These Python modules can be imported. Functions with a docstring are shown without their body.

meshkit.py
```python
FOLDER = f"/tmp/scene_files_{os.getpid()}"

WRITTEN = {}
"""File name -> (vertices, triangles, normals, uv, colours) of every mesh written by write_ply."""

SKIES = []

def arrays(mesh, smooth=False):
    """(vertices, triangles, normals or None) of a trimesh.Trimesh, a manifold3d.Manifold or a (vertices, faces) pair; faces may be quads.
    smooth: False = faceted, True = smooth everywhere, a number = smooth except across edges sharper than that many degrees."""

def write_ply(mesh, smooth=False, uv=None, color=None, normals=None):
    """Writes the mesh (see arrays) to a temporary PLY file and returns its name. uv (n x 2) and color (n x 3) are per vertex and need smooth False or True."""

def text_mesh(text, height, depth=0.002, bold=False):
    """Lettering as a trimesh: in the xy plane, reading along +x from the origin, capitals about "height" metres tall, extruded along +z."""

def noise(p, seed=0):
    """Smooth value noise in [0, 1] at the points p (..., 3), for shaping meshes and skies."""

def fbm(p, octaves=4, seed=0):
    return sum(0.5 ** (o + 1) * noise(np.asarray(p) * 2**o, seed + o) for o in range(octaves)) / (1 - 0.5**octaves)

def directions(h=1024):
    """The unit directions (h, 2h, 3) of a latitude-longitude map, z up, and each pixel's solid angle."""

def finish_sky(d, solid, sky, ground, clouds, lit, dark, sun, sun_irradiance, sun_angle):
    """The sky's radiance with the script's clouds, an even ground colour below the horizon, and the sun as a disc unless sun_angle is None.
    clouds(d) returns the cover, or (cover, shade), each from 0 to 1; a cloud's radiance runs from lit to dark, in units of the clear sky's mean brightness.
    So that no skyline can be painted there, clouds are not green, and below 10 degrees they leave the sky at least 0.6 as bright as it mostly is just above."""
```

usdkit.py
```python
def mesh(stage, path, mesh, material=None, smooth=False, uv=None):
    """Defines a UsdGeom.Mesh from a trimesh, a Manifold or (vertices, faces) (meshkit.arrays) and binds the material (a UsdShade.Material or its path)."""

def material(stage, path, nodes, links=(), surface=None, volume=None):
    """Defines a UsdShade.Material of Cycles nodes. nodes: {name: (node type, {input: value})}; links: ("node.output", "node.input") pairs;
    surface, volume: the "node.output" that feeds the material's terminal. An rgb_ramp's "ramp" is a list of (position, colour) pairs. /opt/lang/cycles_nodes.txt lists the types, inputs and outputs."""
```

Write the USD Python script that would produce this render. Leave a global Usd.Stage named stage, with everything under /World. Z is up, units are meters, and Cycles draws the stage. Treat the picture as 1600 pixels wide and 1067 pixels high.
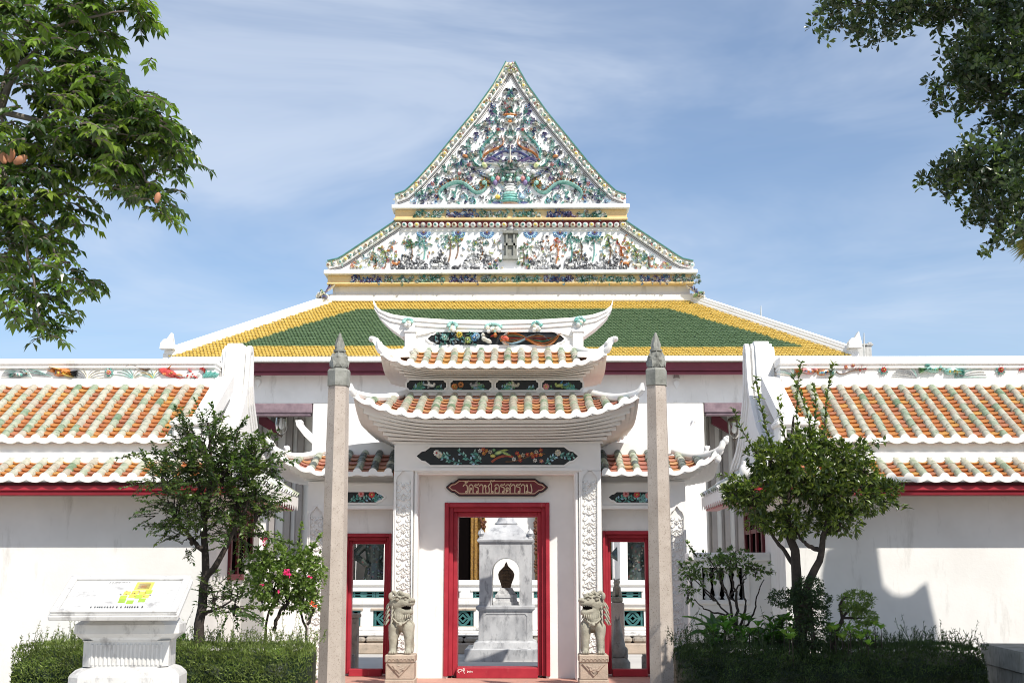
import math, random
import numpy as np, trimesh, manifold3d
import shapely
from shapely.geometry import Polygon, LineString, Point
from shapely import union_all, affinity
import usdkit, meshkit
from pxr import Usd, UsdGeom, UsdLux, UsdShade, Gf, Sdf, Vt

stage = Usd.Stage.CreateInMemory()
UsdGeom.SetStageUpAxis(stage, 'Z'); UsdGeom.SetStageMetersPerUnit(stage, 1.0)
UsdGeom.Xform.Define(stage, '/World'); UsdGeom.Scope.Define(stage, '/World/Looks')

# ------------------------------------------------------------ camera, sky, sun, exposure
CAM = np.array([0.44, -20.0, 1.55]); FPX = 2000.0
PITCH = math.atan((900 - 533.5) / FPX); YAW = math.atan(20 / FPX)
EXPOSURE = 0.21
SUN_AZ, SUN_EL = math.radians(145), math.radians(48.5)     # azimuth from +y towards +x
SUN = np.array([math.sin(SUN_AZ) * math.cos(SUN_EL), math.cos(SUN_AZ) * math.cos(SUN_EL), math.sin(SUN_EL)])
SKY_STRENGTH, SUN_INT = 0.130, 1.22
cf = np.array([-math.sin(YAW) * math.cos(PITCH), math.cos(YAW) * math.cos(PITCH), math.sin(PITCH)])
cr = np.array([math.cos(YAW), math.sin(YAW), 0.0]); cu = np.cross(cr, cf)
cam = UsdGeom.Camera.Define(stage, '/World/camera')
cam.CreateHorizontalApertureAttr(36.0); cam.CreateVerticalApertureAttr(36.0 * 1067 / 1600)
cam.CreateFocalLengthAttr(36.0 * FPX / 1600); cam.CreateExposureAttr(EXPOSURE)
M = Gf.Matrix4d(*cr, 0, *cu, 0, *(-cf), 0, *CAM, 1)
cam.AddTransformOp().Set(M)

def P(px, py, Y):
    """the point at depth Y that the photograph shows at pixel (px, py): used to measure real positions and sizes"""
    d = cf * FPX + cr * (px - 800.0) - cu * (py - 533.5)
    return CAM + d * ((Y - CAM[1]) / d[1])
def PX(px, Y, py=900): return P(px, py, Y)[0]
def PZ(py, Y, px=800): return P(px, py, Y)[2]
def PPX(Y, py=900): return P(801, py, Y)[0] - P(800, py, Y)[0]

dome = UsdLux.DomeLight.Define(stage, '/World/sky'); dome.CreateIntensityAttr(1.0)
dome.GetPrim().SetCustomDataByKey('kind', 'structure')
sky = usdkit.material(stage, '/World/Looks/sky_look', {
    'sky': ('sky_texture', dict(sky_type='single_scattering', sun_disc=False, sun_elevation=SUN_EL, sun_rotation=SUN_AZ, altitude=0.0, air_density=1.0, aerosol_density=0.9, ozone_density=2.4)),
    'tc': ('texture_coordinate', {}), 'mp': ('mapping', dict(scale=(1.3, 1.3, 4.2), rotation=(0.10, 0.16, 0.4), location=(2.3, 0.2, 2.7))),
    'n1': ('noise_texture', dict(scale=2.3, detail=7.0, roughness=0.55, distortion=0.5)),
    'r1': ('rgb_ramp', dict(ramp=[(0.0, (0, 0, 0)), (0.36, (0.12,) * 3), (0.50, (0.27,) * 3), (0.64, (0.52,) * 3), (0.8, (0.66,) * 3), (1.0, (0.7,) * 3)])),
    'mixc': ('mix_color', dict(blend_type='mix', b=(5.5, 6.0, 6.8), use_clamp=False, use_clamp_result=False)),
    'tone': ('mix_color', dict(blend_type='multiply', fac=1.0, b=(0.93, 0.98, 1.02), use_clamp=False)),
    'bg': ('background_shader', dict(strength=SKY_STRENGTH))},
    [('tc.generated', 'mp.vector'), ('mp.vector', 'n1.vector'), ('n1.fac', 'r1.fac'), ('r1.color', 'mixc.fac'), ('sky.color', 'tone.a'), ('tone.result', 'mixc.a'), ('mixc.result', 'bg.color')],
    surface='bg.background')
UsdShade.MaterialBindingAPI.Apply(dome.GetPrim()).Bind(sky)
sun = UsdLux.DistantLight.Define(stage, '/World/sun')
sun.CreateIntensityAttr(SUN_INT); sun.CreateNormalizeAttr(True); sun.CreateAngleAttr(0.53); sun.CreateColorAttr(Gf.Vec3f(1.0, 0.95, 0.87))
sz = SUN; sx = np.cross([0, 0, 1.0], sz); sx /= np.linalg.norm(sx); sy = np.cross(sz, sx)
sun.AddTransformOp().Set(Gf.Matrix4d(*sx, 0, *sy, 0, *sz, 0, 0, 0, 0, 1))

# ------------------------------------------------------------ helpers
R = random.Random(7); RN = np.random.default_rng(7)
COUNT, LOC = {}, {}
def numbered(parent, name):
    k = (parent, name); n = COUNT.get(k, 0); COUNT[k] = n + 1
    return name if n == 0 else f'{name}_{n:03d}'
def thing(name, label, cat, loc=(0, 0, 0), group=None):
    path = '/World/' + numbered('/World', name)
    x = UsdGeom.Xform.Define(stage, path); x.AddTranslateOp().Set(Gf.Vec3d(*map(float, loc)))
    LOC[path] = np.array(loc, float); tagp(x.GetPrim(), label, cat, group); return path
def tagp(p, label=None, cat=None, group=None, kind=None):
    for k, v in (('label', label), ('category', cat), ('group', group), ('kind', kind)):
        if v: p.SetCustomDataByKey(k, v)
def copy_thing(src, name, label, cat, loc, group=None):
    path = '/World/' + numbered('/World', name)
    x = UsdGeom.Xform.Define(stage, path); x.GetPrim().GetReferences().AddInternalReference(src); x.GetPrim().SetInstanceable(True)
    UsdGeom.XformCommonAPI(x).SetTranslate(Gf.Vec3d(*map(float, loc))); tagp(x.GetPrim(), label, cat, group); return path

class MB:
    """collects shapes of one mesh: triangles with a colour of their own"""
    def __init__(s): s.v, s.f, s.c, s.n = [], [], [], 0
    def add(s, v, f, col=(.8, .8, .8)):
        v = np.asarray(v, float).reshape(-1, 3); f = np.asarray(f, int)
        if f.size and f.shape[1] == 4: f = np.vstack([f[:, [0, 1, 2]], f[:, [0, 2, 3]]])
        s.v.append(v); s.f.append(f + s.n); s.c.append(np.broadcast_to(np.asarray(col, float), (len(v), 3))); s.n += len(v); return s
    def tm(s, m, col=(.8, .8, .8)): return s.add(m.vertices, m.faces, col)
    def get(s): return np.vstack(s.v), np.vstack(s.f), np.vstack(s.c)
    def box(s, x0, x1, y0, y1, z0, z1, col=(.8, .8, .8), ch=0.0):
        x0, x1 = min(x0, x1), max(x0, x1); y0, y1 = min(y0, y1), max(y0, y1); z0, z1 = min(z0, z1), max(z0, z1)
        if ch:
            c = min(ch, (x1 - x0) / 3, (y1 - y0) / 3, (z1 - z0) / 3)
            pts = [(x, y, z) for X in ((x0, x0 + c), (x1, x1 - c)) for Yy in ((y0, y0 + c), (y1, y1 - c)) for Z in ((z0, z0 + c), (z1, z1 - c))
                   for x, y, z in ((X[0], Yy[1], Z[1]), (X[1], Yy[0], Z[1]), (X[1], Yy[1], Z[0]))]
            h = manifold3d.Manifold.hull_points(np.array(pts)).to_mesh()
            return s.add(h.vert_properties[:, :3], h.tri_verts, col)
        v = [(x, y, z) for x in (x0, x1) for y in (y0, y1) for z in (z0, z1)]
        f = [(0, 1, 3, 2), (4, 6, 7, 5), (0, 4, 5, 1), (2, 3, 7, 6), (0, 2, 6, 4), (1, 5, 7, 3)]
        return s.add(v, f, col)
    def prism(s, poly, axis, a, b, col=(.8, .8, .8)):
        """extrudes a 2D outline (shapely polygon or points) along axis from a to b: 'y' -> outline in (x, z), 'x' -> (y, z), 'z' -> (x, y)"""
        if not isinstance(poly, shapely.geometry.base.BaseGeometry): poly = Polygon(poly)
        poly = poly if poly.is_valid else poly.buffer(0)
        for g in getattr(poly, 'geoms', [poly]):
            if g.is_empty or g.area < 1e-9: continue
            m = trimesh.creation.extrude_polygon(g, 1.0, engine='earcut'); u, w, t = m.vertices.T; t = a + (b - a) * t
            v = {'y': np.c_[u, t, w], 'x': np.c_[t, u, w], 'z': np.c_[u, w, t]}[axis]
            f = m.faces if (b > a) ^ (axis == 'y') else m.faces[:, ::-1]
            s.add(v, f, col)
        return s
    def tube(s, pts, rad, sides=8, col=(.8, .8, .8), cap=True):
        p = np.asarray(pts, float); t = np.gradient(p, axis=0); t /= np.linalg.norm(t, axis=1, keepdims=True) + 1e-12
        ref = np.array([0, 0, 1.0]) if abs(t[len(t) // 2][2]) < .9 else np.array([1.0, 0, 0])
        a = np.cross(t, ref); a /= np.linalg.norm(a, axis=1, keepdims=True) + 1e-12; b = np.cross(t, a)
        r = np.broadcast_to(rad, (len(p),)); an = np.arange(sides) * 2 * np.pi / sides
        v = p[:, None] + r[:, None, None] * (np.cos(an)[None, :, None] * a[:, None] + np.sin(an)[None, :, None] * b[:, None])
        i, j = np.meshgrid(np.arange(len(p) - 1), np.arange(sides), indexing='ij')
        q = np.stack([i * sides + j, i * sides + (j + 1) % sides, (i + 1) * sides + (j + 1) % sides, (i + 1) * sides + j], -1).reshape(-1, 4)
        s.add(v.reshape(-1, 3), q, col)
        if cap:
            for k in (0, len(p) - 1):
                ring = v[k]; c = p[k]; n = len(ring)
                s.add(np.vstack([ring, c]), [(n, (j + 1) % n, j) if k == 0 else (n, j, (j + 1) % n) for j in range(n)][:] if k else [(n, j, (j + 1) % n) for j in range(n)], col)
        return s
    def grid(s, pts, col=(.8, .8, .8), flip=False, closed=False):
        """pts (n, m, 3) as a sheet"""
        p = np.asarray(pts, float); n, m = p.shape[:2]; mm = m if closed else m - 1
        i, j = np.meshgrid(np.arange(n - 1), np.arange(mm), indexing='ij')
        q = np.stack([i * m + j, i * m + (j + 1) % m, (i + 1) * m + (j + 1) % m, (i + 1) * m + j], -1).reshape(-1, 4)
        return s.add(p.reshape(-1, 3), q[:, ::-1] if flip else q, col)
    def lathe(s, prof, centre, sides=16, col=(.8, .8, .8), turn=0.0, sq=None):
        """prof: (radius, z) rows; sides=4 turns it into a square moulded block"""
        prof = np.asarray(prof, float); an = turn + np.arange(sides) * 2 * np.pi / sides; c = np.asarray(centre, float)
        v = np.stack([c[0] + prof[:, :1] * np.cos(an), c[1] + prof[:, :1] * np.sin(an), c[2] + prof[:, 1:] + 0 * an], -1)
        return s.grid(v, col, closed=True)
    def loops(s, rects, col=(.8, .8, .8), cap=True):
        """stacked rectangles (x0, x1, y0, y1, z), bottom to top, joined into a moulded block"""
        L = np.array([[(a, c, z), (b, c, z), (b, d, z), (a, d, z)] for a, b, c, d, z in rects], float)
        s.grid(L, col, closed=True)
        if cap:
            s.add(L[-1], [(0, 1, 2, 3)], col); s.add(L[0], [(3, 2, 1, 0)], col)
        return s
    def ball(s, c, r, col=(.8, .8, .8), sub=1):
        m = trimesh.creation.icosphere(sub, 1.0); return s.add(m.vertices * np.broadcast_to(r, (3,)) + c, m.faces, col)

def part(parent, name, mb, mat, smooth=False, label=None, kind=None, tint=None):
    """one Mesh prim under parent (a path)"""
    path = parent + '/' + numbered(parent, name); root = '/'.join(path.split('/')[:3]); loc = LOC.get(root, np.zeros(3))
    if isinstance(mb, MB): v, f, c = mb.get()
    else: v, f = mb; c = None
    v = v - loc
    if isinstance(smooth, (int, float)) and not isinstance(smooth, bool): m = usdkit.mesh(stage, path, (v, f), MAT[mat], smooth=smooth); c = None
    else: m = usdkit.mesh(stage, path, (v, f), MAT[mat], smooth=smooth)
    if mat in TINTED and c is not None:
        pv = UsdGeom.PrimvarsAPI(m).CreatePrimvar('tint', Sdf.ValueTypeNames.Color3fArray, 'vertex'); pv.Set(Vt.Vec3fArray.FromNumpy(c.astype(np.float32)))
    tagp(m.GetPrim(), label, None, None, kind); return path
def single(name, mb, mat, label, cat=None, group=None, kind=None, smooth=False):
    p = part('/World', name, mb, mat, smooth); tagp(stage.GetPrimAtPath(p), label, cat, group, kind); return p

# ------------------------------------------------------------ materials
MAT, TINTED = {}, set()
def mat(name, nodes, links, surface='p.BSDF'):
    MAT[name] = usdkit.material(stage, '/World/Looks/' + name, nodes, links, surface=surface); return MAT[name]
def surf(name, col, col2=None, scale=4.0, rough=0.6, bump=0.0, bscale=40.0, spec=0.4, lo=0.35, hi=0.65, detail=5.0, stain=None, coat=0.0, bdist=0.01, stretch=(1, 1, 1)):
    """a base colour broken up by noise, optional stains of a third colour, fine relief"""
    col2 = col if col2 is None else col2
    n = {'g': ('geometry', {}), 'm': ('mapping', dict(scale=stretch)), 'n': ('noise_texture', dict(scale=scale, detail=detail, roughness=0.62)), 'r': ('rgb_ramp', dict(ramp=[(lo, col), (hi, col2)])),
         'p': ('principled_bsdf', dict(roughness=rough, specular_ior_level=spec, coat_weight=coat, coat_roughness=0.12))}
    l = [('g.position', 'm.vector'), ('m.vector', 'n.vector'), ('n.fac', 'r.fac')]; out = 'r.color'
    if stain:
        sc, ss, s0, s1, st = stain
        n |= {'sm': ('mapping', dict(scale=st)), 'sn': ('noise_texture', dict(scale=ss, detail=8.0, roughness=0.7)), 'sr': ('rgb_ramp', dict(ramp=[(s0, (0, 0, 0)), (s1, (1, 1, 1))])), 'sx': ('mix_color', dict(blend_type='mix', b=sc))}
        l += [('g.position', 'sm.vector'), ('sm.vector', 'sn.vector'), ('sn.fac', 'sr.fac'), ('sr.color', 'sx.fac'), ('r.color', 'sx.a')]; out = 'sx.result'
    l.append((out, 'p.base_color'))
    if bump:
        n |= {'bn': ('noise_texture', dict(scale=bscale, detail=4.0, roughness=0.6)), 'b': ('bump', dict(strength=bump, distance=bdist))}
        l += [('g.position', 'bn.vector'), ('bn.fac', 'b.height'), ('b.normal', 'p.normal')]
    return mat(name, n, l)
def tinted(name, rough=0.4, spec=0.5, leaf=0.0, vary=0.25, scale=9.0, coat=0.0):
    """base colour from the mesh's own tint, broken up a little; leaf > 0 lets light through"""
    TINTED.add(name)
    n = {'a': ('attribute', dict(attribute='tint')), 'g': ('geometry', {}), 'n': ('noise_texture', dict(scale=scale, detail=4.0)), 'mr': ('map_range', dict(from_min=.3, from_max=.7, to_min=1 - vary, to_max=1 + vary)),
         'mv': ('vector_math', dict(math_type='scale')), 'p': ('principled_bsdf', dict(roughness=rough, specular_ior_level=spec, coat_weight=coat, coat_roughness=0.1))}
    l = [('g.position', 'n.vector'), ('n.fac', 'mr.value'), ('mr.result', 'mv.scale'), ('a.color', 'mv.vector1'), ('mv.vector', 'p.base_color')]
    if not leaf: return mat(name, n, l)
    n |= {'t': ('translucent_bsdf', {}), 'tb': ('vector_math', dict(math_type='multiply', vector2=(1.5, 1.75, 0.5))), 'mx': ('mix_closure', dict(fac=leaf))}
    return mat(name, n, l + [('mv.vector', 'tb.vector1'), ('tb.vector', 't.color'), ('p.BSDF', 'mx.closure1'), ('t.BSDF', 'mx.closure2')], surface='mx.closure')
W = (.80, .79, .77)
surf('plaster', (.82, .80, .765), (.74, .72, .685), scale=1.3, rough=.75, bump=.15, bscale=25, spec=.25, stain=((.47, .45, .41), 2.4, .57, .80, (1.5, 1.5, .30)))
surf('plaster_clean', (.83, .81, .775), (.77, .75, .715), scale=1.8, rough=.7, bump=.1, bscale=30, spec=.25)
surf('plaster_worn', (.80, .79, .77), (.70, .69, .67), scale=3.0, rough=.8, bump=.25, bscale=30, spec=.2, stain=((.16, .15, .13), 3.6, .56, .70, (1, 1, .8)))
surf('plaster_streaked', (.82, .81, .79), (.76, .75, .73), scale=2.0, rough=.8, spec=.2, stain=((.36, .34, .32), 7.0, .60, .72, (1, 1, 1)))
surf('grey_paint', (.34, .31, .295), (.29, .265, .25), scale=2, rough=.6)
surf('red_paint', (.38, .030, .045), (.30, .020, .034), scale=3.5, rough=.55, bump=.2, bscale=14, spec=.25, stain=((.42, .12, .11), 6, .60, .74, (1, 1, .3)))
surf('dark_red', (.13, .012, .020), (.09, .010, .015), scale=3, rough=.5)
surf('fascia_red', (.42, .024, .042), (.35, .02, .034), scale=2, rough=.45)
surf('maroon', (.16, .028, .048), (.12, .022, .036), scale=1.4, rough=.6)
surf('faded_purple', (.26, .19, .21), (.17, .12, .14), scale=5, rough=.8)
surf('granite', (.50, .435, .38), (.40, .34, .29), scale=3, rough=.8, bump=.5, bscale=90, spec=.2, stain=((.20, .16, .13), 60, .56, .64, (1, 1, 1)), bdist=.006)
surf('grey_stone', (.31, .31, .28), (.20, .20, .175), scale=6, rough=.85, bump=.6, bscale=45, spec=.2, stain=((.09, .09, .08), 7, .56, .72, (1, 1, 1)), bdist=.01)
surf('lion_stone', (.41, .385, .31), (.29, .275, .22), scale=7, rough=.85, bump=.6, bscale=50, spec=.2, stain=((.13, .12, .095), 9, .56, .74, (1, 1, .7)), bdist=.01)
surf('sandstone', (.47, .38, .30), (.36, .30, .24), scale=6, rough=.85, bump=.6, bscale=40, spec=.2, stain=((.13, .12, .10), 5, .56, .74, (1, 1, 1)), bdist=.012)
surf('marble_grey', (.50, .505, .51), (.36, .365, .375), scale=2.2, rough=.35, spec=.45, lo=.40, hi=.62, detail=9, stain=((.24, .245, .255), 5.0, .52, .64, (1.6, 1.6, .6)), stretch=(1.5, 1.5, 1))
surf('marble_white', (.66, .65, .63), (.55, .54, .52), scale=3.0, rough=.4, spec=.4, detail=9, stain=((.34, .33, .32), 5.0, .53, .66, (1.4, 1.4, .7)))
surf('dark_bronze', (.17, .11, .065), (.085, .055, .035), scale=14, rough=.45, bump=.8, bscale=60)
surf('black_lacquer', (.014, .016, .017), (.020, .022, .022), scale=5, rough=.45, spec=.3)
surf('plaque_red', (.16, .012, .018), (.13, .010, .016), scale=5, rough=.5)
surf('gold_letter', (.62, .46, .30), (.56, .40, .26), scale=20, rough=.45)
surf('gold_carving', (.36, .20, .035), (.17, .08, .02), scale=22, rough=.32, bump=1.0, bscale=55, bdist=.02)
surf('brown_carving', (.15, .055, .018), (.07, .02, .012), scale=18, rough=.4, bump=1.0, bscale=40, bdist=.03)
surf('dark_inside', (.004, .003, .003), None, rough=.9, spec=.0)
surf('teal_glaze', (.035, .12, .125), (.055, .165, .16), scale=8, rough=.25, coat=.5)
surf('yellow_band', (.72, .54, .27), (.66, .47, .22), scale=3, rough=.55)
surf('tile_yellow', (.66, .49, .14), (.55, .39, .09), scale=5, rough=.36, spec=.5, stain=((.36, .20, .03), 9, .6, .72, (1, 1, 1)))
surf('tile_green', (.105, .165, .080), (.135, .20, .105), scale=5, rough=.36, spec=.5, stain=((.05, .085, .05), 9, .55, .70, (1, 1, 1)))
for k, (a, b) in enumerate([((.50, .475, .38), (.36, .365, .28)), ((.44, .45, .34), (.25, .31, .21)), ((.47, .42, .33), (.34, .31, .24)), ((.34, .38, .27), (.17, .25, .15)), ((.09, .17, .085), (.22, .29, .18))]):
    surf(f'barrel_glaze_{k}', a, b, scale=13, rough=.34, spec=.5, bump=.15, bscale=60, stain=((.16, .19, .12), 14, .55, .68, (1, 1, 1)))
for k, (a, b) in enumerate([((.46, .175, .055), (.37, .125, .045)), ((.50, .22, .06), (.42, .16, .05)), ((.44, .175, .085), (.36, .14, .075)), ((.52, .28, .07), (.45, .21, .055))]):
    surf(f'pan_glaze_{k}', a, b, scale=9, rough=.40, spec=.5, stain=((.20, .08, .04), 9, .56, .72, (1, 1, 1)))
for k, (a, b) in enumerate([((.42, .17, .11), (.34, .12, .08)), ((.50, .23, .13), (.40, .17, .10)), ((.56, .31, .13), (.48, .23, .10))]):
    surf(f'pan_brown_{k}', a, b, scale=9, rough=.42, spec=.5)
for k, (a, b) in enumerate([((.11, .125, .105), (.06, .075, .065)), ((.42, .42, .34), (.20, .23, .17)), ((.16, .18, .14), (.09, .11, .09))]):
    surf(f'barrel_dark_{k}', a, b, scale=12, rough=.36, spec=.5)
surf('bark', (.055, .042, .034), (.030, .023, .019), scale=12, rough=.9, bump=.8, bscale=30, bdist=.02)
surf('bark_grey', (.20, .17, .14), (.12, .10, .085), scale=8, rough=.9, bump=.7, bscale=25, bdist=.02)
surf('fruit_brown', (.42, .19, .10), (.34, .15, .08), scale=12, rough=.7, bump=.3, bscale=60)
surf('floor_red', (.50, .27, .21), (.43, .22, .17), scale=2.0, rough=.7, bump=.15, bscale=30, stain=((.34, .22, .18), 3, .52, .72, (1, 1, 1)))
surf('paving', (.48, .44, .38), (.40, .37, .32), scale=1.2, rough=.85, bump=.3, bscale=20)
surf('court_floor', (.52, .50, .46), (.44, .42, .39), scale=1.0, rough=.8, bump=.2, bscale=20)
surf('soil', (.14, .10, .07), (.09, .065, .045), scale=6, rough=1.0, bump=.8, bscale=20, bdist=.03)
surf('lamp_metal', (.10, .075, .055), None, rough=.5)
surf('white_paint', (.82, .82, .80), None, rough=.6)
surf('lamp_bulb', (.80, .80, .78), None, rough=.25)
surf('far_concrete', (.60, .59, .57), (.42, .41, .39), scale=1.4, rough=.9, stain=((.20, .19, .18), 2.5, .5, .66, (1, 1, .25)))
tinted('porcelain', rough=.28, spec=.5, vary=.35, scale=14, coat=.3)
tinted('map_print', rough=.5, vary=.12)
tinted('leaf_gloss', rough=.28, spec=.6, leaf=.34, vary=.3, scale=3)
tinted('leaf_matt', rough=.5, spec=.35, leaf=.30, vary=.35, scale=4)
tinted('flower', rough=.6, spec=.2, leaf=.25, vary=.15)
mat('lamp_glass', {'t': ('transparent_bsdf', {}), 'g': ('glossy_bsdf', dict(roughness=.03)), 'f': ('fresnel', dict(IOR=1.45)), 'mx': ('mix_closure', {})},
    [('f.fac', 'mx.fac'), ('t.BSDF', 'mx.closure1'), ('g.BSDF', 'mx.closure2')], surface='mx.closure')
# ------------------------------------------------------------ ground
g = MB(); g.add([(-400, -400, -.06), (400, -400, -.06), (400, 400, -.06), (-400, 400, -.06)], [(0, 1, 2, 3)])
single('ground', g, 'paving', None, kind='structure')
g = MB(); g.box(-2.75, 2.95, -1.95, 1.5, -.25, 0.0, ch=.02)
single('gate_platform', g, 'floor_red', None, kind='structure')
g = MB(); g.add([(-14, 1.5, -.02), (14, 1.5, -.02), (14, 11, -.02), (-14, 11, -.02)], [(0, 1, 2, 3)])
single('courtyard_floor', g, 'court_floor', None, kind='structure')

# ------------------------------------------------------------ relief work (ceramic inlay standing out of a wall)
PAL = dict(teal=(.14, .38, .33), teal2=(.30, .52, .46), green=(.18, .34, .17), deep=(.08, .22, .18), navy=(.10, .11, .26), purple=(.23, .17, .33), blue=(.13, .30, .52), lblue=(.36, .54, .66), orange=(.56, .21, .06),
           red=(.52, .06, .05), pink=(.60, .25, .24), yellow=(.68, .50, .10), lime=(.42, .50, .16), grey=(.36, .36, .36), black=(.07, .07, .075), white=(.72, .71, .67), cream=(.60, .56, .44), brown=(.20, .11, .06))
def pal(n): return PAL[n] if isinstance(n, str) else n
class Relief:
    HS = 1.0
    """relief on the plane y = Y, drawn in the photograph's pixel grid at that depth; h is how far it stands out in metres"""
    def __init__(s, Y): s.Y, s.mb = Y, MB(); s.o = P(800, 500, Y); s.k = (P(801, 500, Y) - s.o)[0]; s.kz = (P(800, 501, Y) - s.o)[2]
    def w(s, q, h):
        q = np.asarray(q, float); d = cf * FPX + cr * (q[:, :1] - 800.0) - cu * (q[:, 1:2] - 533.5); o = CAM + d * ((s.Y - CAM[1]) / d[:, 1:2]); o[:, 1] = s.Y - h * Relief.HS; return o
    def dome(s, x, y, rx, ry=None, ang=0, h=.05, col='white', n=8, col2=None, base=0.0):
        ry = ry or rx; t = np.arange(n) * 2 * math.pi / n; ca, sa = math.cos(ang), math.sin(ang)
        def ring(k): return np.c_[x + k * (rx * np.cos(t) * ca - ry * np.sin(t) * sa), y + k * (rx * np.cos(t) * sa + ry * np.sin(t) * ca)]
        v = np.vstack([s.w(ring(1), base), s.w(ring(.72), base + h * .75), s.w([(x, y)], base + h)])
        f = [(i, n + i, n + (i + 1) % n) for i in range(n)] + [(i, n + (i + 1) % n, (i + 1) % n) for i in range(n)] + [(n + i, 2 * n, n + (i + 1) % n) for i in range(n)]
        c = np.tile(pal(col), (2 * n + 1, 1)); 
        if col2 is not None: c[-1] = pal(col2); c[n:2 * n] = (np.array(pal(col)) + np.array(pal(col2))) / 2
        s.mb.add(v, f, c)
    def strip(s, pts, wd, h=.05, col='teal', col2=None, base=0.0):
        p = np.asarray(pts, float); t = np.gradient(p, axis=0); t /= np.linalg.norm(t, axis=1, keepdims=True) + 1e-9; nn = np.c_[-t[:, 1], t[:, 0]]
        wd = np.broadcast_to(wd, (len(p),))[:, None]; n = len(p)
        v = np.vstack([s.w(p + nn * wd, base), s.w(p, base + h), s.w(p - nn * wd, base)]); f = []
        for i in range(n - 1): f += [(i, n + i, n + i + 1), (i, n + i + 1, i + 1), (n + i, 2 * n + i, 2 * n + i + 1), (n + i, 2 * n + i + 1, n + i + 1)]
        c = np.tile(pal(col), (3 * n, 1))
        if col2 is not None: c[n:2 * n] = pal(col2)
        s.mb.add(v, f, c)
    def leaf(s, x, y, ang, L, wd, h=.04, col='teal', col2=None, base=0.0):
        q = np.linspace(0, 1, 5); s.strip(np.c_[x + math.cos(ang) * L * q, y + math.sin(ang) * L * q], wd * np.array([.15, .8, 1, .65, .05]), h, col, col2, base)
    def scroll(s, x, y, r, ang, turn, wd, h=.06, col='teal', col2=None, dirn=1, base=0.0):
        q = np.linspace(0, 1, 12); a = ang + dirn * q * turn; rr = r * (1 - .8 * q); cx, cy = x - r * math.cos(ang), y - r * math.sin(ang)
        s.strip(np.c_[cx + rr * np.cos(a), cy + rr * np.sin(a)], wd * (1 - .55 * q), h, col, col2, base)
    def flower(s, x, y, r, n=7, h=.05, col='pink', mid='yellow', base=0.0):
        for k in range(n):
            a = k * 2 * math.pi / n + .3; s.dome(x + .6 * r * math.cos(a), y + .6 * r * math.sin(a), r * .42, r * .30, a, h, col, 6, base=base)
        s.dome(x, y, r * .32, None, 0, h * 1.5, mid, 6, base=base)
    def curve(s, pts, n=16):
        p = np.asarray(pts, float); d = np.r_[0, np.cumsum(np.linalg.norm(np.diff(p, axis=0), axis=1))]; u = np.linspace(0, d[-1], n)
        from scipy.interpolate import CubicSpline
        return CubicSpline(d, p, axis=0)(u) if len(p) > 2 else np.c_[np.interp(u, d, p[:, 0]), np.interp(u, d, p[:, 1])]
def mirror(pts, c): return [(2 * c - a, b) for a, b in pts]
def in_poly(poly, x, y): return poly.contains(Point(x, y))

# ------------------------------------------------------------ main hall behind the courtyard
HE, HT, HG, HW = 16.0, 20.5, 20.3, 16.75      # depths: eave front, roof top, gable, front wall
HC = 797.5
hall = thing('ordination_hall', 'large white hall with green and yellow tiled roof and ceramic covered gable', 'temple hall', (PX(HC, HG), HW, 0))
zt = PZ(470, HT); ze = PZ(556, HE)
eL, eR = PX(262, HE, 556), PX(1335, HE, 556); tL, tR = PX(520, HT, 470), PX(1078, HT, 470)
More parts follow.
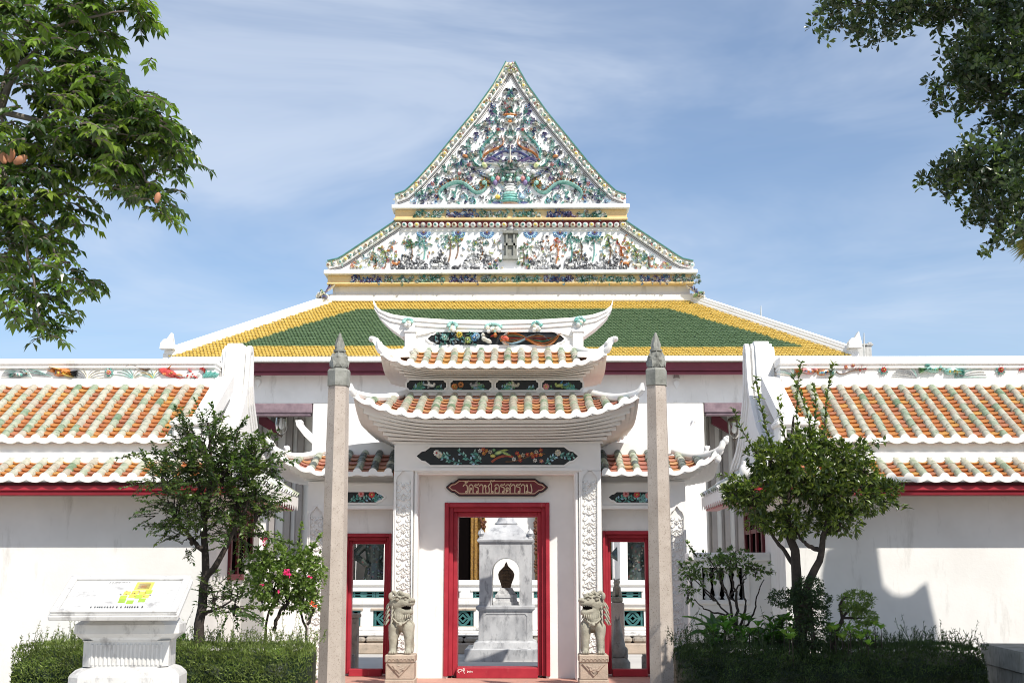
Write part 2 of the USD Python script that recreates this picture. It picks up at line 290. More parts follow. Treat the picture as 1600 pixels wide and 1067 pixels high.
# roof body: a closed slab of the hip roof (front slope, sides, rear)
HB = HT + 22
rb = MB(); o = .10
rb.add([(eL, HE, ze - o), (eR, HE, ze - o), (tR, HT, zt - o), (tL, HT, zt - o), (eL, HB + 4.5, ze - o), (eR, HB + 4.5, ze - o), (tR, HB, zt - o), (tL, HB, zt - o)],
       [(0, 1, 2, 3), (1, 5, 6, 2), (4, 0, 3, 7), (5, 4, 7, 6), (3, 2, 6, 7)])
roof = part(hall, 'hip_roof', rb, 'tile_green')
# glazed tiles of the front slope, each a little plate with a pointed nose
slope = np.array([0, HT - HE, zt - ze]); SL = np.linalg.norm(slope); slope /= SL; nrm = np.cross([1, 0, 0], slope)
rows = 36; dl = SL / rows; tw = .105
grn = [P(x, y, HE + .5)[[0]] for x, y in ()]
def hall_px(X, u):
    y = HE + (HT - HE) * u; z = ze + (zt - ze) * u; d = np.array([X, y, z]) - CAM; return 800 + FPX * (d @ cr) / (d @ cf), 533.5 - FPX * (d @ cu) / (d @ cf)
green_poly = Polygon([(360, 543), (556, 484.5), (1047, 484.5), (1257, 543)])
T = {'tile_yellow': [], 'tile_green': []}
for r in range(rows):
    u = (r + .0) / rows; xl, xr = eL + (tL - eL) * u, eR + (tR - eR) * u
    n = int((xr - xl) / tw); off = (r % 2) * tw / 2
    for i in range(n):
        X = xl + off + i * tw
        if X + tw > xr: continue
        a, b = hall_px(X + tw / 2, u)
        T['tile_green' if green_poly.contains(Point(a, b)) else 'tile_yellow'].append((X, u))
for k, lst in T.items():
    a = np.array(lst); n = len(a); base = np.c_[a[:, 0], HE + (HT - HE) * a[:, 1], ze + (zt - ze) * a[:, 1]]
    jit = RN.uniform(-.008, .008, n)
    def at(dx, ds, dn): return base + np.array([dx, 0, 0]) + slope * ds + (nrm * (dn + jit[:, None]))
    V = np.stack([at(.004, dl * 1.1, .0), at(tw - .004, dl * 1.1, .0), at(tw - .004, .02, .036), at(tw / 2, -.035, .045), at(.004, .02, .036), at(tw - .004, .02, .0), at(tw / 2, -.035, .0), at(.004, .02, .0)], 1)
    F = np.array([(0, 4, 3), (0, 3, 1), (1, 3, 2), (2, 3, 6), (2, 6, 5), (3, 4, 7), (3, 7, 6)])[:, ::-1]
    # orientation: outward is +nrm
    v0 = V[0]; fn = np.cross(v0[F[0][1]] - v0[F[0][0]], v0[F[0][2]] - v0[F[0][0]])
    if fn @ nrm < 0: F = F[:, ::-1]
    m = MB(); m.add(V.reshape(-1, 3), (F[None] + 8 * np.arange(n)[:, None, None]).reshape(-1, 3))
    part(roof, 'roof_tile', m, k, kind='stuff', label=('yellow' if 'yellow' in k else 'green') + ' glazed pointed roof tiles')
# white ridges along the hips, rising end ornaments, top band
for s_, (xa, xb) in enumerate(((eL, tL), (eR, tR))):
    m = MB(); a = np.array([xa, HE, ze]); b = np.array([xb, HT, zt]); sg = 1 if s_ == 0 else -1
    for w0, w1, h0, h1 in ((-.17, .17, -.05, .08), (-.13, .13, .082, .17), (-.09, .09, .172, .235)):
        sec = lambda p: [p + np.array([w0 * .8, -w0 * .0, h0]), p + np.array([w1 * .8, 0, h0]), p + np.array([w1 * .8, 0, h1]), p + np.array([w0 * .8, 0, h1])]
        q = [sec(a + (b - a) * t) for t in np.linspace(0, 1, 8)]; m.grid(q, closed=True, flip=False); m.add(q[0], [(0, 1, 2, 3)]); m.add(q[-1], [(3, 2, 1, 0)])
    part(hall, 'hip_ridge', m, 'plaster_streaked')
    m = MB(); c = a + np.array([0, -.05, .25])
    out = [(.1, -.05), (.5, -.05), (.48, .12), (.42, .42), (.30, .24), (.20, .22), (.12, .12)]
    m.prism([(c[0] + (px - .3) * sg * -1 * -1, c[2] + pz) for px, pz in (out if s_ == 0 else [(.6 - p, q) for p, q in out])], 'y', c[1] - .12, c[1] + .12)
    part(hall, 'hip_end_ornament', m, 'plaster_worn')
m = MB(); m.box(tL - .25, tR + .25, HT - .18, HT + .3, PZ(472, HT), PZ(461, HT), ch=.03); m.box(tL, tR, HT - .05, HT + .3, PZ(461, HT), PZ(445, HT))
part(hall, 'gable_plinth', m, 'plaster')
# gutter board, fascia and soffit below the tiles
m = MB(); m.box(eL + .1, eR - .1, HE - .06, HE + .14, ze - .15, ze - .015, ch=.01); part(hall, 'gutter_board', m, 'white_paint')
m = MB(); m.box(eL + .3, eR - .3, HE + .16, HE + .3, ze - .40, ze - .161); m.box(eL + .35, eR - .35, HE + .22, HE + .36, ze - .50, ze - .402, ch=.02); part(hall, 'fascia', m, 'maroon')
m = MB(); m.box(eL + .4, eR - .4, HE + .36, HW + .4, ze - .42, ze - .36); part(hall, 'soffit', m, 'maroon')
# porch wall: upper band, openings with faded lintels, piers, inner wall with pilasters
HZ0 = 1.0; zo = PZ(630, HW, 440)
xs = dict(l0=PX(390, HW, 700), l1=PX(487, HW, 700), r0=PX(1101, HW, 700), r1=PX(1200, HW, 700))
m = MB(); m.box(eL + 1.0, eR - 1.0, HW, HW + .45, zo, ze - .42); part(hall, 'wall', m, 'plaster')
for a, b in ((xs['l1'], PX(640, HW, 700)), (PX(955, HW, 700), xs['r0']), (xs['l0'] - 1.1, xs['l0']), (xs['r1'], xs['r1'] + 1.1)):
    m = MB(); m.box(a, b, HW + .003, HW + .448, HZ0, zo - .002, ch=.02); part(hall, 'pier', m, 'plaster_clean')
m = MB(); m.box(PX(640, HW, 700) + .002, PX(955, HW, 700) - .002, HW + 2.2, HW + 2.5, HZ0, zo); part(hall, 'porch_wall', m, 'plaster_clean')
for a, b in ((xs['l0'], xs['l1']), (xs['r0'], xs['r1'])):
    m = MB(); m.box(a + .02, b - .02, HW - .02, HW + .3, zo - .28, zo - .004, ch=.02); m.box(a + .06, b - .06, HW + .02, HW + .3, zo - .36, zo - .283, ch=.02); part(hall, 'lintel', m, 'faded_purple')
for a, b in ((eL + 1.2, PX(640, HW, 700)), (PX(955, HW, 700), eR - 1.2)): m = MB(); m.box(a, b, HW + 2.2, HW + 2.5, HZ0, zo + .5); part(hall, 'porch_wall', m, 'plaster_clean')
for px in (404, 428, 452, 470, 1112, 1132, 1152, 1170):
    m = MB(); x = PX(px, HW + 2.1, 700); m.box(x - .07, x + .10, HW + 2.02, HW + 2.2, HZ0, zo + .5, ch=.015); m.box(x - .13, x - .075, HW + 2.12, HW + 2.2, HZ0, zo + .5); part(hall, 'pilaster', m, 'grey_paint')
for x0_, x1_ in ((PX(398, HW + 1.9), PX(430, HW + 1.9)), (PX(1118, HW + 1.9), PX(1150, HW + 1.9))):   # shutter brackets under the porch roof
    m = MB(); z = PZ(655, HW + 1.9); m.prism([(x0_, z - .15), (x1_, z - .5), (x1_, z - .25), (x0_, z + .25)], 'y', HW + 1.7, HW + 1.9); part(hall, 'shutter', m, 'maroon')
# doors of the hall behind the courtyard: dark opening between carved gilt frames
DY = HW + 2.1
for a, b, f0, f1, in_left in ((644, 735, 622, 758, False), (859, 950, 836, 971, True)):
    z0, z1 = 1.05, 5.0
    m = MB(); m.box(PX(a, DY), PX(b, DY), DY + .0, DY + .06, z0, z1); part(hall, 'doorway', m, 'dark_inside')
    for p0, p1, mt in ((f0, a, 'brown_carving' if not in_left else 'gold_carving'), (b, f1, 'gold_carving' if not in_left else 'brown_carving')):
        m = MB(); u0, u1 = PX(p0, DY), PX(p1, DY); n = 4
        for i in range(n): m.box(u0 + (u1 - u0) * i / n + .004, u0 + (u1 - u0) * (i + 1) / n - .004, DY - .10 - .05 * (i % 2), DY + .04, z0, z1, ch=.015)
        fr = part(hall, 'door_frame', m, 'gold_carving')
        rl = MB(); zz = z0
        side = (u1 - .16, u1) if p0 == b else (u0, u0 + .16)
        while zz < 4.2:
            for k in range(3): rl.ball((R.uniform(*side), DY - .16, zz + R.uniform(0, .1)), (R.uniform(.03, .06), .05, R.uniform(.04, .08)), sub=1)
            zz += .09
        part(fr, 'carving', rl, 'brown_carving', smooth=True)
# --- the gable
Gy = HG
def poly_px(pts, Y): return [tuple(P(a, b, Y)[[0, 2]]) for a, b in pts]
def rake_up(k): # outline of the upper triangle, left side, from base to apex; k shifts inwards in pixels
    pts = np.array([(617, 323), (617, 304.5), (633, 299), (651, 282), (676, 254), (706, 217), (740, 176), (770, 134), (783, 111), (790, 98)], float); return pts
UL = rake_up(0); UR = np.array(mirror(UL, HC))[::-1]
m = MB(); m.prism(poly_px(np.vstack([UL, UR]), Gy), 'y', Gy - .02, Gy + .5); upper = part(hall, 'gable', m, 'plaster_streaked', label='tall triangular gable with dragons, birds and vases in ceramic')
LLp = np.array([(512, 426), (512, 408), (530, 404), (560, 384), (590, 364), (617, 346)], float); LRp = np.array(mirror(LLp, HC))[::-1]
m = MB(); m.prism(poly_px(np.vstack([LLp, LRp]), Gy), 'y', Gy - .02, Gy + .5); lower = part(hall, 'gable', m, 'plaster_streaked', label='wide lower gable with a ceramic landscape of rocks, trees and animals')
m = MB()  # roof body behind the gable
m.prism(poly_px(np.vstack([UL[1:] + [3, 3], UR[:-1] + [-3, 3], [(975, 345), (1070, 412), (1078, 470), (517, 470), (525, 412), (620, 345)]]), Gy), 'y', Gy + .5, HB - .5); part(hall, 'gable_roof', m, 'tile_green')
for y0, y1, x0_, x1_, out, mt, nm in ((323, 329, 613, 983, .30, 'plaster_streaked', 'ledge'), (329, 343, 618, 979, .12, 'yellow_band', 'flower_band'), (343, 346.4, 616, 980, .22, 'yellow_band', 'moulding'),
                                       (425, 431, 508, 1088, .34, 'plaster_streaked', 'ledge'), (431, 443, 513, 1083, .14, 'yellow_band', 'flower_band'), (443, 446, 512, 1084, .22, 'yellow_band', 'moulding')):
    m = MB(); zz = sorted((PZ(y0, Gy), PZ(y1, Gy))); m.box(PX(x0_, Gy, y0), PX(x1_, Gy, y0), Gy - out, Gy + .45, zz[0] + .002, zz[1], ch=.02)
    b = part(hall, nm, m, mt)
    if nm == 'flower_band':
        rl = Relief(Gy - out); step = 51 if y0 < 400 else 50; c = HC - step * 5.5; k = 0
        while c < x1_ - 10:
            if c > x0_ + 12:
                cols = [['teal', 'teal2', 'white', 'deep'], ['purple', 'navy', 'white', 'blue'], ['teal2', 'grey', 'white', 'deep']][k % 3]
                for t in range(62):
                    x = c + R.uniform(-22.5, 22.5); y = (y0 + y1) / 2 + R.uniform(-4.8, 4.8)
                    if t % 5 == 0: rl.flower(x, y, R.uniform(2.4, 3.4), 5, .08, R.choice(cols), 'white')
                    elif t % 2: rl.scroll(x, y, R.uniform(2, 3.6), R.uniform(0, 6.3), R.uniform(3, 5), 1.1, .10, R.choice(cols), dirn=R.choice((-1, 1)))
                    else: rl.leaf(x, y, R.uniform(0, 6.3), R.uniform(3, 6), 1.3, .09, R.choice(cols))
            c += step; k += 1
        part(b, 'ceramic_flowers', rl.mb, 'porcelain', kind='stuff')
def inset_line(pts, d):
    p = np.asarray(pts, float); t = np.gradient(p, axis=0); t /= np.linalg.norm(t, axis=1, keepdims=True); return p + np.c_[-t[:, 1], t[:, 0]] * d
def band(parent, pts, d0, d1, h, name, mt, lab=None):
    a, b = inset_line(pts, d0), inset_line(pts, d1); m = MB()
    A0 = np.array([P(x, y, Gy) for x, y in a]); B0 = np.array([P(x, y, Gy) for x, y in b]); A1, B1 = A0.copy(), B0.copy()
    A0[:, 1] = B0[:, 1] = Gy + .1; A1[:, 1] = B1[:, 1] = Gy - h
    m.grid(np.stack([A0, A1, B1, B0], 1)); n = len(a)
    for i in (0, n - 1): m.add([A0[i], A1[i], B1[i], B0[i]], [(0, 1, 2, 3)])
    return part(parent, name, m, mt, label=lab)
def resample(pts, step):
    p = np.asarray(pts, float); d = np.r_[0, np.cumsum(np.linalg.norm(np.diff(p, axis=0), axis=1))]; n = max(2, int(round(d[-1] / step)) + 1); u = np.linspace(0, d[-1], n)
    return np.c_[np.interp(u, d, p[:, 0]), np.interp(u, d, p[:, 1])]
surf('teal_edge', (.045, .17, .15), (.08, .24, .20), scale=12, rough=.35)
surf('rake_ground', (.56, .60, .50), (.64, .58, .42), scale=9, rough=.45, stain=((.50, .20, .17), 11, .58, .64, (1, 1, 1)))
surf('thin_line', (.09, .075, .07), None, rough=.6)
def rosette(parent, x, y, r, Y, k):
    rl = Relief(Y); a, b = [('cream', 'brown'), ('white', 'grey'), ('cream', 'deep'), ('cream', 'yellow'), ('white', 'deep'), ('grey', 'cream'), ('white', 'teal2')][k % 7]
    rl.dome(x, y, r, None, 0, .09, a, 10); rl.dome(x, y, r * .55, None, 0, .06, b, 7, base=.07)
    part(parent, 'rosette', rl.mb, 'porcelain')
k = 0
for nm, pts, cnt in (('upper', UL[1:], 1), ('upper', UR[:-1], -1), ('lower', LLp[1:], 1), ('lower', LRp[:-1], -1)):
    par = upper if nm == 'upper' else lower
    pp = resample(pts, 8)
    fine = pp
    band(par, fine, 0, 1.4, .15, 'border_edge', 'teal_edge'); bb = band(par, fine, 1.4, 11.0, .10, 'border_band', 'rake_ground'); band(par, fine, 11.0, 12.4, .13, 'border_edge', 'plaster_clean')
    band(par, fine, 13.6, 14.4, .035, 'border_line', 'thin_line'); band(par, fine, 15.8, 16.4, .035, 'border_line', 'thin_line')
    cl = inset_line(pts, 6.3); cc = resample(cl, 9.6); rl = Relief(Gy - .10)
    for i, (x, y) in enumerate(cc):
        if 0 < i < len(cc) - 1 or nm == 'lower': rosette(par, x, y, 3.9 if i % 3 else 4.3, Gy - .10, k); k += 1
    for (x, y) in resample(cl, 1.6):
        c = R.choice(['teal', 'teal2', 'cream', 'pink', 'pink', 'white', 'deep', 'white', 'yellow'])
        rl.leaf(x + R.uniform(-3.6, 3.6), y + R.uniform(-3.6, 3.6), R.uniform(0, 6.3), R.uniform(2.2, 4), 1.1, .06, c)
    part(bb, 'ceramic_flowers', rl.mb, 'porcelain', kind='stuff')
# beam of rosettes between the gables and the disc at the apex
m = MB(); m.box(PX(619, Gy), PX(976, Gy), Gy - .12, Gy + .1, PZ(356, Gy), PZ(346.8, Gy)); beam = part(hall, 'rosette_beam', m, 'plaque_red')
for i in range(37): rosette(beam, 622 + i * 9.75, 351.4, 4.4, Gy - .12, i * 3 + (i % 2)); 
m = MB(); m.box(PX(619, Gy), PX(976, Gy), Gy - .06, Gy + .1, PZ(361, Gy), PZ(356.2, Gy)); part(hall, 'moulding', m, 'plaster_clean')
rl = Relief(Gy - .12); rl.dome(HC + .5, 108, 7.5, None, 0, .12, 'cream', 12); 
for a in range(9): rl.dome(HC + .5 + 4.8 * math.cos(a * .7), 108 + 4.8 * math.sin(a * .7), 1.9, 1.3, a * .7, .06, 'lime' if a % 2 else 'grey', 6, base=.1)
rl.dome(HC + .5, 108, 2.4, None, 0, .12, 'brown', 8, base=.09); part(upper, 'apex_disc', rl.mb, 'porcelain')
Relief.HS = .75
# --- ceramic figures of the upper gable
il = [(a, b) for a, b in inset_line(UL[1:], 17.5) if a < HC - 1 and b < 321]; inner = Polygon([(645, 321.5)] + il + [(HC, 128)] + mirror(il, HC)[::-1] + [(950, 321.5)]).buffer(0)
used = []
def fig(parent, name, draw, both=True, lab=None):
    for s_ in ((1, -1) if both else (1,)):
        rl = Relief(Gy - .02); draw(rl, (lambda pts: pts) if s_ == 1 else (lambda pts: mirror(pts, HC)), s_); part(parent, name, rl.mb, 'porcelain', label=lab)
def dragon(rl, f, s_):
    body = rl.curve(f([(692, 312), (686, 302), (698, 290), (718, 285), (732, 292), (744, 301), (757, 296), (760, 288)]), 26)
    rl.strip(body, np.interp(np.linspace(0, 1, 26), [0, .2, .7, 1], [1.5, 3.6, 3.4, 2.4]), .20, 'teal', 'teal2')
    for i in range(1, 25):
        t = body[i + 1] - body[i - 1]; a = math.atan2(t[1], t[0]) - s_ * 1.57; rl.leaf(body[i][0] + 2.5 * math.cos(a), body[i][1] + 2.5 * math.sin(a), a, 4.2, 1.1, .10, 'orange')
    hx, hy = f([(757, 287)])[0]; rl.dome(hx, hy, 5.2, 4.2, 0, .25, 'teal2', 8)
    for k in range(12): a = k * .524; rl.leaf(hx + 4 * math.cos(a), hy + 4 * math.sin(a), a, 4.6, 1.1, .14, 'yellow' if k % 2 else 'orange')
    rl.dome(hx + s_ * 1.5, hy - 1, 1.2, None, 0, .30, 'black', 6)
    for x, y in f([(706, 300), (738, 310), (725, 304), (714, 316)]):
        rl.strip(rl.curve([(x, y), (x + s_ * 5, y + 5), (x + s_ * 2, y + 10)], 8), [1.6] * 8, .12, 'teal')
        for q in range(3): rl.leaf(x + s_ * 2, y + 10, .5 + q * .8, 4, .8, .08, 'navy')
fig(upper, 'dragon', dragon)
def phoenix(rl, f, s_):
    for i, (c, pts) in enumerate((('orange', [(752, 252), (760, 240), (772, 234), (783, 229), (784, 214)]), ('grey', [(754, 250), (757, 236), (768, 226), (780, 222)]), ('teal', [(753, 248), (753, 232), (764, 218), (776, 205)]), ('purple', [(756, 254), (770, 248), (782, 252), (790, 250)]), ('cream', [(757, 257), (772, 257), (784, 262)]), ('navy', [(757, 251), (774, 243), (789, 237), (796, 240)]))):
        rl.strip(rl.curve(f(pts), 12), np.interp(np.linspace(0, 1, 12), [0, .6, 1], [2.0, 2.4, .5]), .14, c, 'white' if c == 'cream' else None)
    x, y = f([(757, 259)])[0]; rl.dome(x, y, 6.5, 4.6, s_ * .8, .2, 'cream', 10, 'lime')
    for q in range(4): rl.strip(rl.curve(f([(752, 262), (745 - q * 2.5, 258 + q * 2.5), (739 - q, 250 + q * 6)]), 8), np.interp(np.linspace(0, 1, 8), [0, .5, 1], [1, 2.2, .3]), .16, ['teal', 'green', 'grey', 'purple'][q])
    x, y = f([(762, 270)])[0]; rl.dome(x, y, 4.4, 5.6, s_ * .7, .22, 'grey', 9, 'white'); x, y = f([(768, 276)])[0]; rl.dome(x, y, 3, 2.2, 0, .2, 'white', 7, 'grey')
    rl.strip(rl.curve(f([(738, 262), (750, 274), (768, 282)]), 8), [1.0] * 8, .1, 'black'); rl.strip(rl.curve(f([(744, 270), (758, 277), (778, 276)]), 8), [.9] * 8, .1, 'grey')
fig(upper, 'phoenix', phoenix)
def vase(rl, f, s_):
    for y, w_, c in ((322, 13, 'navy'), (319, 17, 'brown'), (315, 22, 'deep'), (311, 13, 'teal'), (307, 13, 'teal'), (303, 13, 'teal2'), (298, 9, 'white'), (294, 11, 'white'), (290, 9, 'grey'), (283, 4, 'white'), (279, 5, 'grey'), (275, 8, 'teal2'), (270, 12, 'grey'), (264, 14, 'grey')):
        rl.dome(797, y, w_, 3.2, 0, .18, c, 10)
    for k in range(60): rl.leaf(797 + R.gauss(0, 9), 264 + R.gauss(0, 7), R.uniform(0, 6.3), R.uniform(3, 6), 1.2, .26, R.choice(['teal', 'green', 'grey', 'white', 'deep']))
    rl.strip([(797, 256), (797, 240), (797, 226)], [3, 2.6, .6], .18, 'white', 'cream')
    for x in (778, 816): rl.dome(x, 308, 5, 4, 0, .15, 'yellow' if x < 790 else 'lblue', 8)
    for x in (769, 825): rl.leaf(x, 317, 0 if x < 790 else 3.14, 14, 2, .1, 'navy')
fig(upper, 'flower_vase', vase, both=False)
def crown_vase(rl, f, s_):
    rl.dome(797, 180, 12, 2.4, 0, .16, 'orange', 9); rl.dome(797, 184, 8, 3, 0, .18, 'lblue', 9)
    for k in range(26): rl.leaf(797 + R.gauss(0, 6), 170 + R.gauss(0, 6), R.uniform(0, 6.3), R.uniform(3, 6), 1.2, .18, R.choice(['teal', 'teal2', 'white', 'grey', 'pink']))
    for s2 in (1, -1):
        rl.scroll(797 + s2 * 3, 190, 7, 1.57 - s2 * 1.57, 5, 1.3, .14, 'cream', dirn=-s2); rl.scroll(797 + s2 * 4, 205, 13, 1.57 - s2 * 1.2, 3, 2.6, .18, 'grey', 'white', dirn=-s2)
    rl.dome(797, 191, 4, 2.5, 0, .15, 'orange', 7); rl.dome(797, 216, 4, 3, 0, .15, 'white', 7)
    for k in range(9): rl.leaf(797, 140 + 1.5 * k, 1.57 + (-1) ** k * (1.1 - .06 * k), 4 + k * .9, 2, .13, ['navy', 'teal', 'teal2'][k % 3])
fig(upper, 'flower_basket', crown_vase, both=False)
def fruit(rl, f, s_):
    for (x, y), c in zip(f([(770, 281), (778, 280), (786, 281), (774, 286)]), ('teal', 'pink', 'teal2', 'purple')): rl.dome(x, y, 4.2, 5, 0, .2, c, 8)
    for (x, y) in f([(766, 275), (790, 275), (778, 271)]): rl.leaf(x, y, R.uniform(0, 6), 6, 2, .14, 'green')
fig(upper, 'peach_cluster', fruit)
def bird(rl, f, s_):
    x, y = f([(727, 245)])[0]; rl.dome(x, y, 6, 3, s_ * .3, .18, 'brown', 8, 'orange')
    for k in range(6): rl.leaf(*f([(722 - k, 250 + k)])[0], (0.6 + k * .4) if s_ > 0 else 3.14 - (.6 + k * .4), 9, 1.6, .14, ['lblue', 'teal', 'navy'][k % 3])
    rl.leaf(*f([(727, 243)])[0], -1.2 if s_ > 0 else -1.9, 8, 1.6, .15, 'navy')
fig(upper, 'bird', bird)
figs = union_all([Polygon([(683, 280), (770, 280), (770, 322), (683, 322)]), Polygon([(740, 205), (796, 205), (796, 284), (736, 284)]), Polygon([(770, 232), (798, 232), (798, 322), (770, 322)]), Polygon([(780, 135), (798, 135), (798, 225), (780, 225)]), Point(724, 250).buffer(11)])
rl = Relief(Gy - .02); dots = []
for t in range(6000):
    x, y = R.uniform(645, 797.5), R.uniform(132, 321)
    if not inner.buffer(-2.5).contains(Point(x, y)): continue
    free = not figs.contains(Point(x, y)); need = 8.4 if free else 12
    if any((x - a) ** 2 + (y - b) ** 2 < need ** 2 for a, b in dots): continue
    dots.append((x, y)); cols = R.choice([['teal', 'deep', 'teal2'], ['grey', 'black', 'white'], ['purple', 'navy', 'lblue'], ['grey', 'teal', 'cream'], ['navy', 'grey', 'teal2']])
    q = R.random(); st = R.getstate()
    for s_ in (1, -1):
        R.setstate(st); X = x if s_ == 1 else 2 * HC - x; fl = (lambda a: a) if s_ == 1 else (lambda a: math.pi - a)
        a0 = R.uniform(0, 6.3)
        for j in range(3): rl.scroll(X + s_ * R.uniform(-4, 4), y + R.uniform(-4, 4), R.uniform(2.6, 4.6), fl(a0 + j * 2.1), R.uniform(3.2, 5.4), R.uniform(.8, 1.3), .09, R.choice(cols), dirn=s_ * R.choice((1, -1)))
        for j in range(3): rl.leaf(X + s_ * R.uniform(-4, 4), y + R.uniform(-4, 4), fl(R.uniform(0, 6.3)), R.uniform(3, 6), R.uniform(.8, 1.3), .08, R.choice(cols))
        if q < .3: rl.flower(X, y, 3.2, 6, .14, R.choice(['white', 'cream', 'lblue', 'pink']), 'red' if q < .1 else 'grey')
for k in range(1500):
    x, y = R.uniform(645, 797.5), R.uniform(134, 321)
    if not inner.buffer(-1).contains(Point(x, y)): continue
    c = R.choice(['grey', 'grey', 'teal', 'cream', 'black', 'navy', 'teal2']); a = R.uniform(0, 6.3); L = R.uniform(2, 4)
    rl.leaf(x, y, a, L, .75, .06, c); rl.leaf(2 * HC - x, y, math.pi - a, L, .75, .06, c)
part(upper, 'scrollwork', rl.mb, 'porcelain', kind='stuff')
Relief.HS = .5
# --- lower gable: landscape with rocks, trees, animals and blue flowers
for i, x in enumerate((662, 716, 761, 829, 875, 929)):
    rl = Relief(Gy - .02)
    for ring, (rr, c) in enumerate(((9.5, 'blue'), (6.5, 'lblue'), (3.5, 'navy'))):
        for k in range(10): a = math.pi * (k / 9); rl.dome(x + rr * math.cos(a), 364 + rr * .8 * math.sin(a), 2.1, 1.5, a, .08 + .03 * ring, c, 6)
    rl.dome(x, 364, 2.4, None, 0, .2, 'brown', 6); part(lower, 'blue_flower', rl.mb, 'porcelain')
rl = Relief(Gy - .02)
def rockery(x0, x1, y0, y1, n, cols):
    for t in range(n):
        x = R.uniform(x0, x1); c = R.choice(cols); k = abs(x - (x0 + x1) / 2) / (x1 - x0) * 2; top = y0 + (y1 - y0) * (.55 * k * k + R.uniform(0, .4)); y = R.uniform(top, y1)
        if t % 3 == 0: q = rl.curve([(x, min(y1, y + 9)), (x + R.uniform(-2, 2), y + 3), (x + R.uniform(-3, 3), y)], 6); rl.strip(q, np.array([2.2, 2.2, 2.0, 1.7, 1.2, .5]), R.uniform(.08, .16), c, R.choice([c, 'grey', 'white']))
        else: rl.dome(x, min(y, y1 - 2), R.uniform(1.8, 3.6), R.uniform(1.4, 2.8), R.uniform(0, 3), R.uniform(.10, .20), c, 7, R.choice([c, c, 'grey']) if c == 'black' else R.choice([c, 'grey', 'white']))
rl = Relief(Gy - .02)
for x0, x1, y0, y1, n in ((724, 772, 370, 423, 120), (826, 868, 362, 423, 110)): rl = Relief(Gy - .02); rockery(x0, x1, y0, y1, n, ['black', 'grey', 'grey', 'white']); part(lower, 'rockery', rl.mb, 'porcelain', kind='stuff', label='pale grey ceramic rockery')
for x0, x1, y0, y1, n in ((612, 668, 396, 423, 120), (672, 702, 388, 423, 70), (880, 925, 384, 423, 90), (926, 980, 394, 423, 100), (618, 640, 390, 420, 14)): rl = Relief(Gy - .02); rockery(x0, x1, y0, y1, n, ['black', 'black', 'grey']); part(lower, 'rockery', rl.mb, 'porcelain', kind='stuff', label='black ceramic rockery')
for tr in ((660, 398, 372, 'teal'), (700, 398, 366, 'teal2'), (712, 392, 368, 'lime'), (640, 400, 374, 'green'), (868, 400, 376, 'orange'), (890, 398, 368, 'teal'), (905, 396, 372, 'teal2'), (925, 398, 366, 'teal'), (950, 400, 372, 'lime'), (968, 404, 380, 'orange'), (600, 408, 390, 'lime'), (584, 412, 398, 'teal2'), (992, 408, 390, 'lime'), (1010, 412, 398, 'teal2'), (750, 394, 374, 'grey'), (815, 404, 384, 'green')):
    rl = Relief(Gy - .02); x, yb, yt, c = tr
    rl.strip(rl.curve([(x, yb + 12), (x + 4, (yb + yt) / 2 + 4), (x - 1, yt)], 9), np.linspace(1.6, .6, 9), .13, 'brown' if c not in ('teal', 'orange') else c)
    for k in range(26):
        a, b = x + R.gauss(0, 6), yt + 6 + R.gauss(0, 6)
        if b < 367: b = 367 + R.random() * 4
        rl.leaf(a, b, R.uniform(0, 6.3), R.uniform(3, 6), 1.4, .14, R.choice([c, c, 'white', 'deep' if c != 'orange' else 'red']))
    part(lower, 'ceramic_tree', rl.mb, 'porcelain')
for ax, ay, c, s_ in ((680, 418, 'white', 1), (712, 421, 'black', 1), (745, 420, 'grey', -1), (868, 421, 'black', 1), (892, 418, 'white', -1), (938, 420, 'grey', 1), (978, 415, 'orange', -1), (997, 418, 'cream', 1), (617, 416, 'orange', 1)):
    rl = Relief(Gy - .02); rl.dome(ax, ay - 3.5, 6.2, 2.7, 0, .2, c, 9); rl.dome(ax + s_ * 7, ay - 5.5, 2.3, 1.8, 0, .2, c, 7)
    for dx in (-4.5, -2, 2.5, 4.5): rl.strip([(ax + dx, ay - 2), (ax + dx, ay + 2.5)], [.9, .7], .12, c)
    rl.leaf(ax + s_ * 7, ay - 7, -1.2, 2.5, .6, .1, c); rl.leaf(ax - s_ * 6, ay - 4, 1.8, 3, .5, .1, c); part(lower, 'ceramic_animal', rl.mb, 'porcelain')
rl = Relief(Gy - .02)
for k in range(420):
    x = R.choice([R.uniform(545, 620), R.uniform(975, 1050), R.uniform(600, 990), R.uniform(600, 990)]); lo_y = 372 + max(0, (617 - x), (x - 978)) * .62
    y = R.uniform(lo_y, 420) if (x < 620 or x > 975) else R.uniform(372, 404)
    c = R.choice(['teal2', 'cream', 'pink', 'white', 'grey', 'grey', 'lblue', 'lime', 'cream', 'orange'])
    if lo_y < 416: (rl.flower(x, y, 2.6, 5, .12, c, 'yellow') if k % 4 == 0 else rl.leaf(x, y, R.uniform(0, 6.3), R.uniform(4, 7), 1.2, .10, c))
part(lower, 'ceramic_flowers', rl.mb, 'porcelain', kind='stuff')
rl = Relief(Gy - .02)   # little tower in the middle
m = MB()
for a, b, c, d, h in ((787, 808, 366, 404, .12), (790, 793, 368, 402, .2), (802, 805, 368, 402, .2), (787, 808, 382, 386, .2), (785, 810, 402, 407, .22), (785, 810, 363, 367, .24)):
    m.box(PX(a, Gy), PX(b, Gy), Gy - h, Gy, PZ(d, Gy), PZ(c, Gy))
part(lower, 'tower', m, 'grey_stone')
rl.dome(797.5, 358, 7, 5, 0, .3, 'grey', 9)
for yy in (376, 394): 
    for k in range(5): rl.dome(794 + k * 1.8, yy + R.uniform(-3, 3), 1.4, 3, 0, .14, R.choice(['black', 'red', 'white', 'brown']), 6)
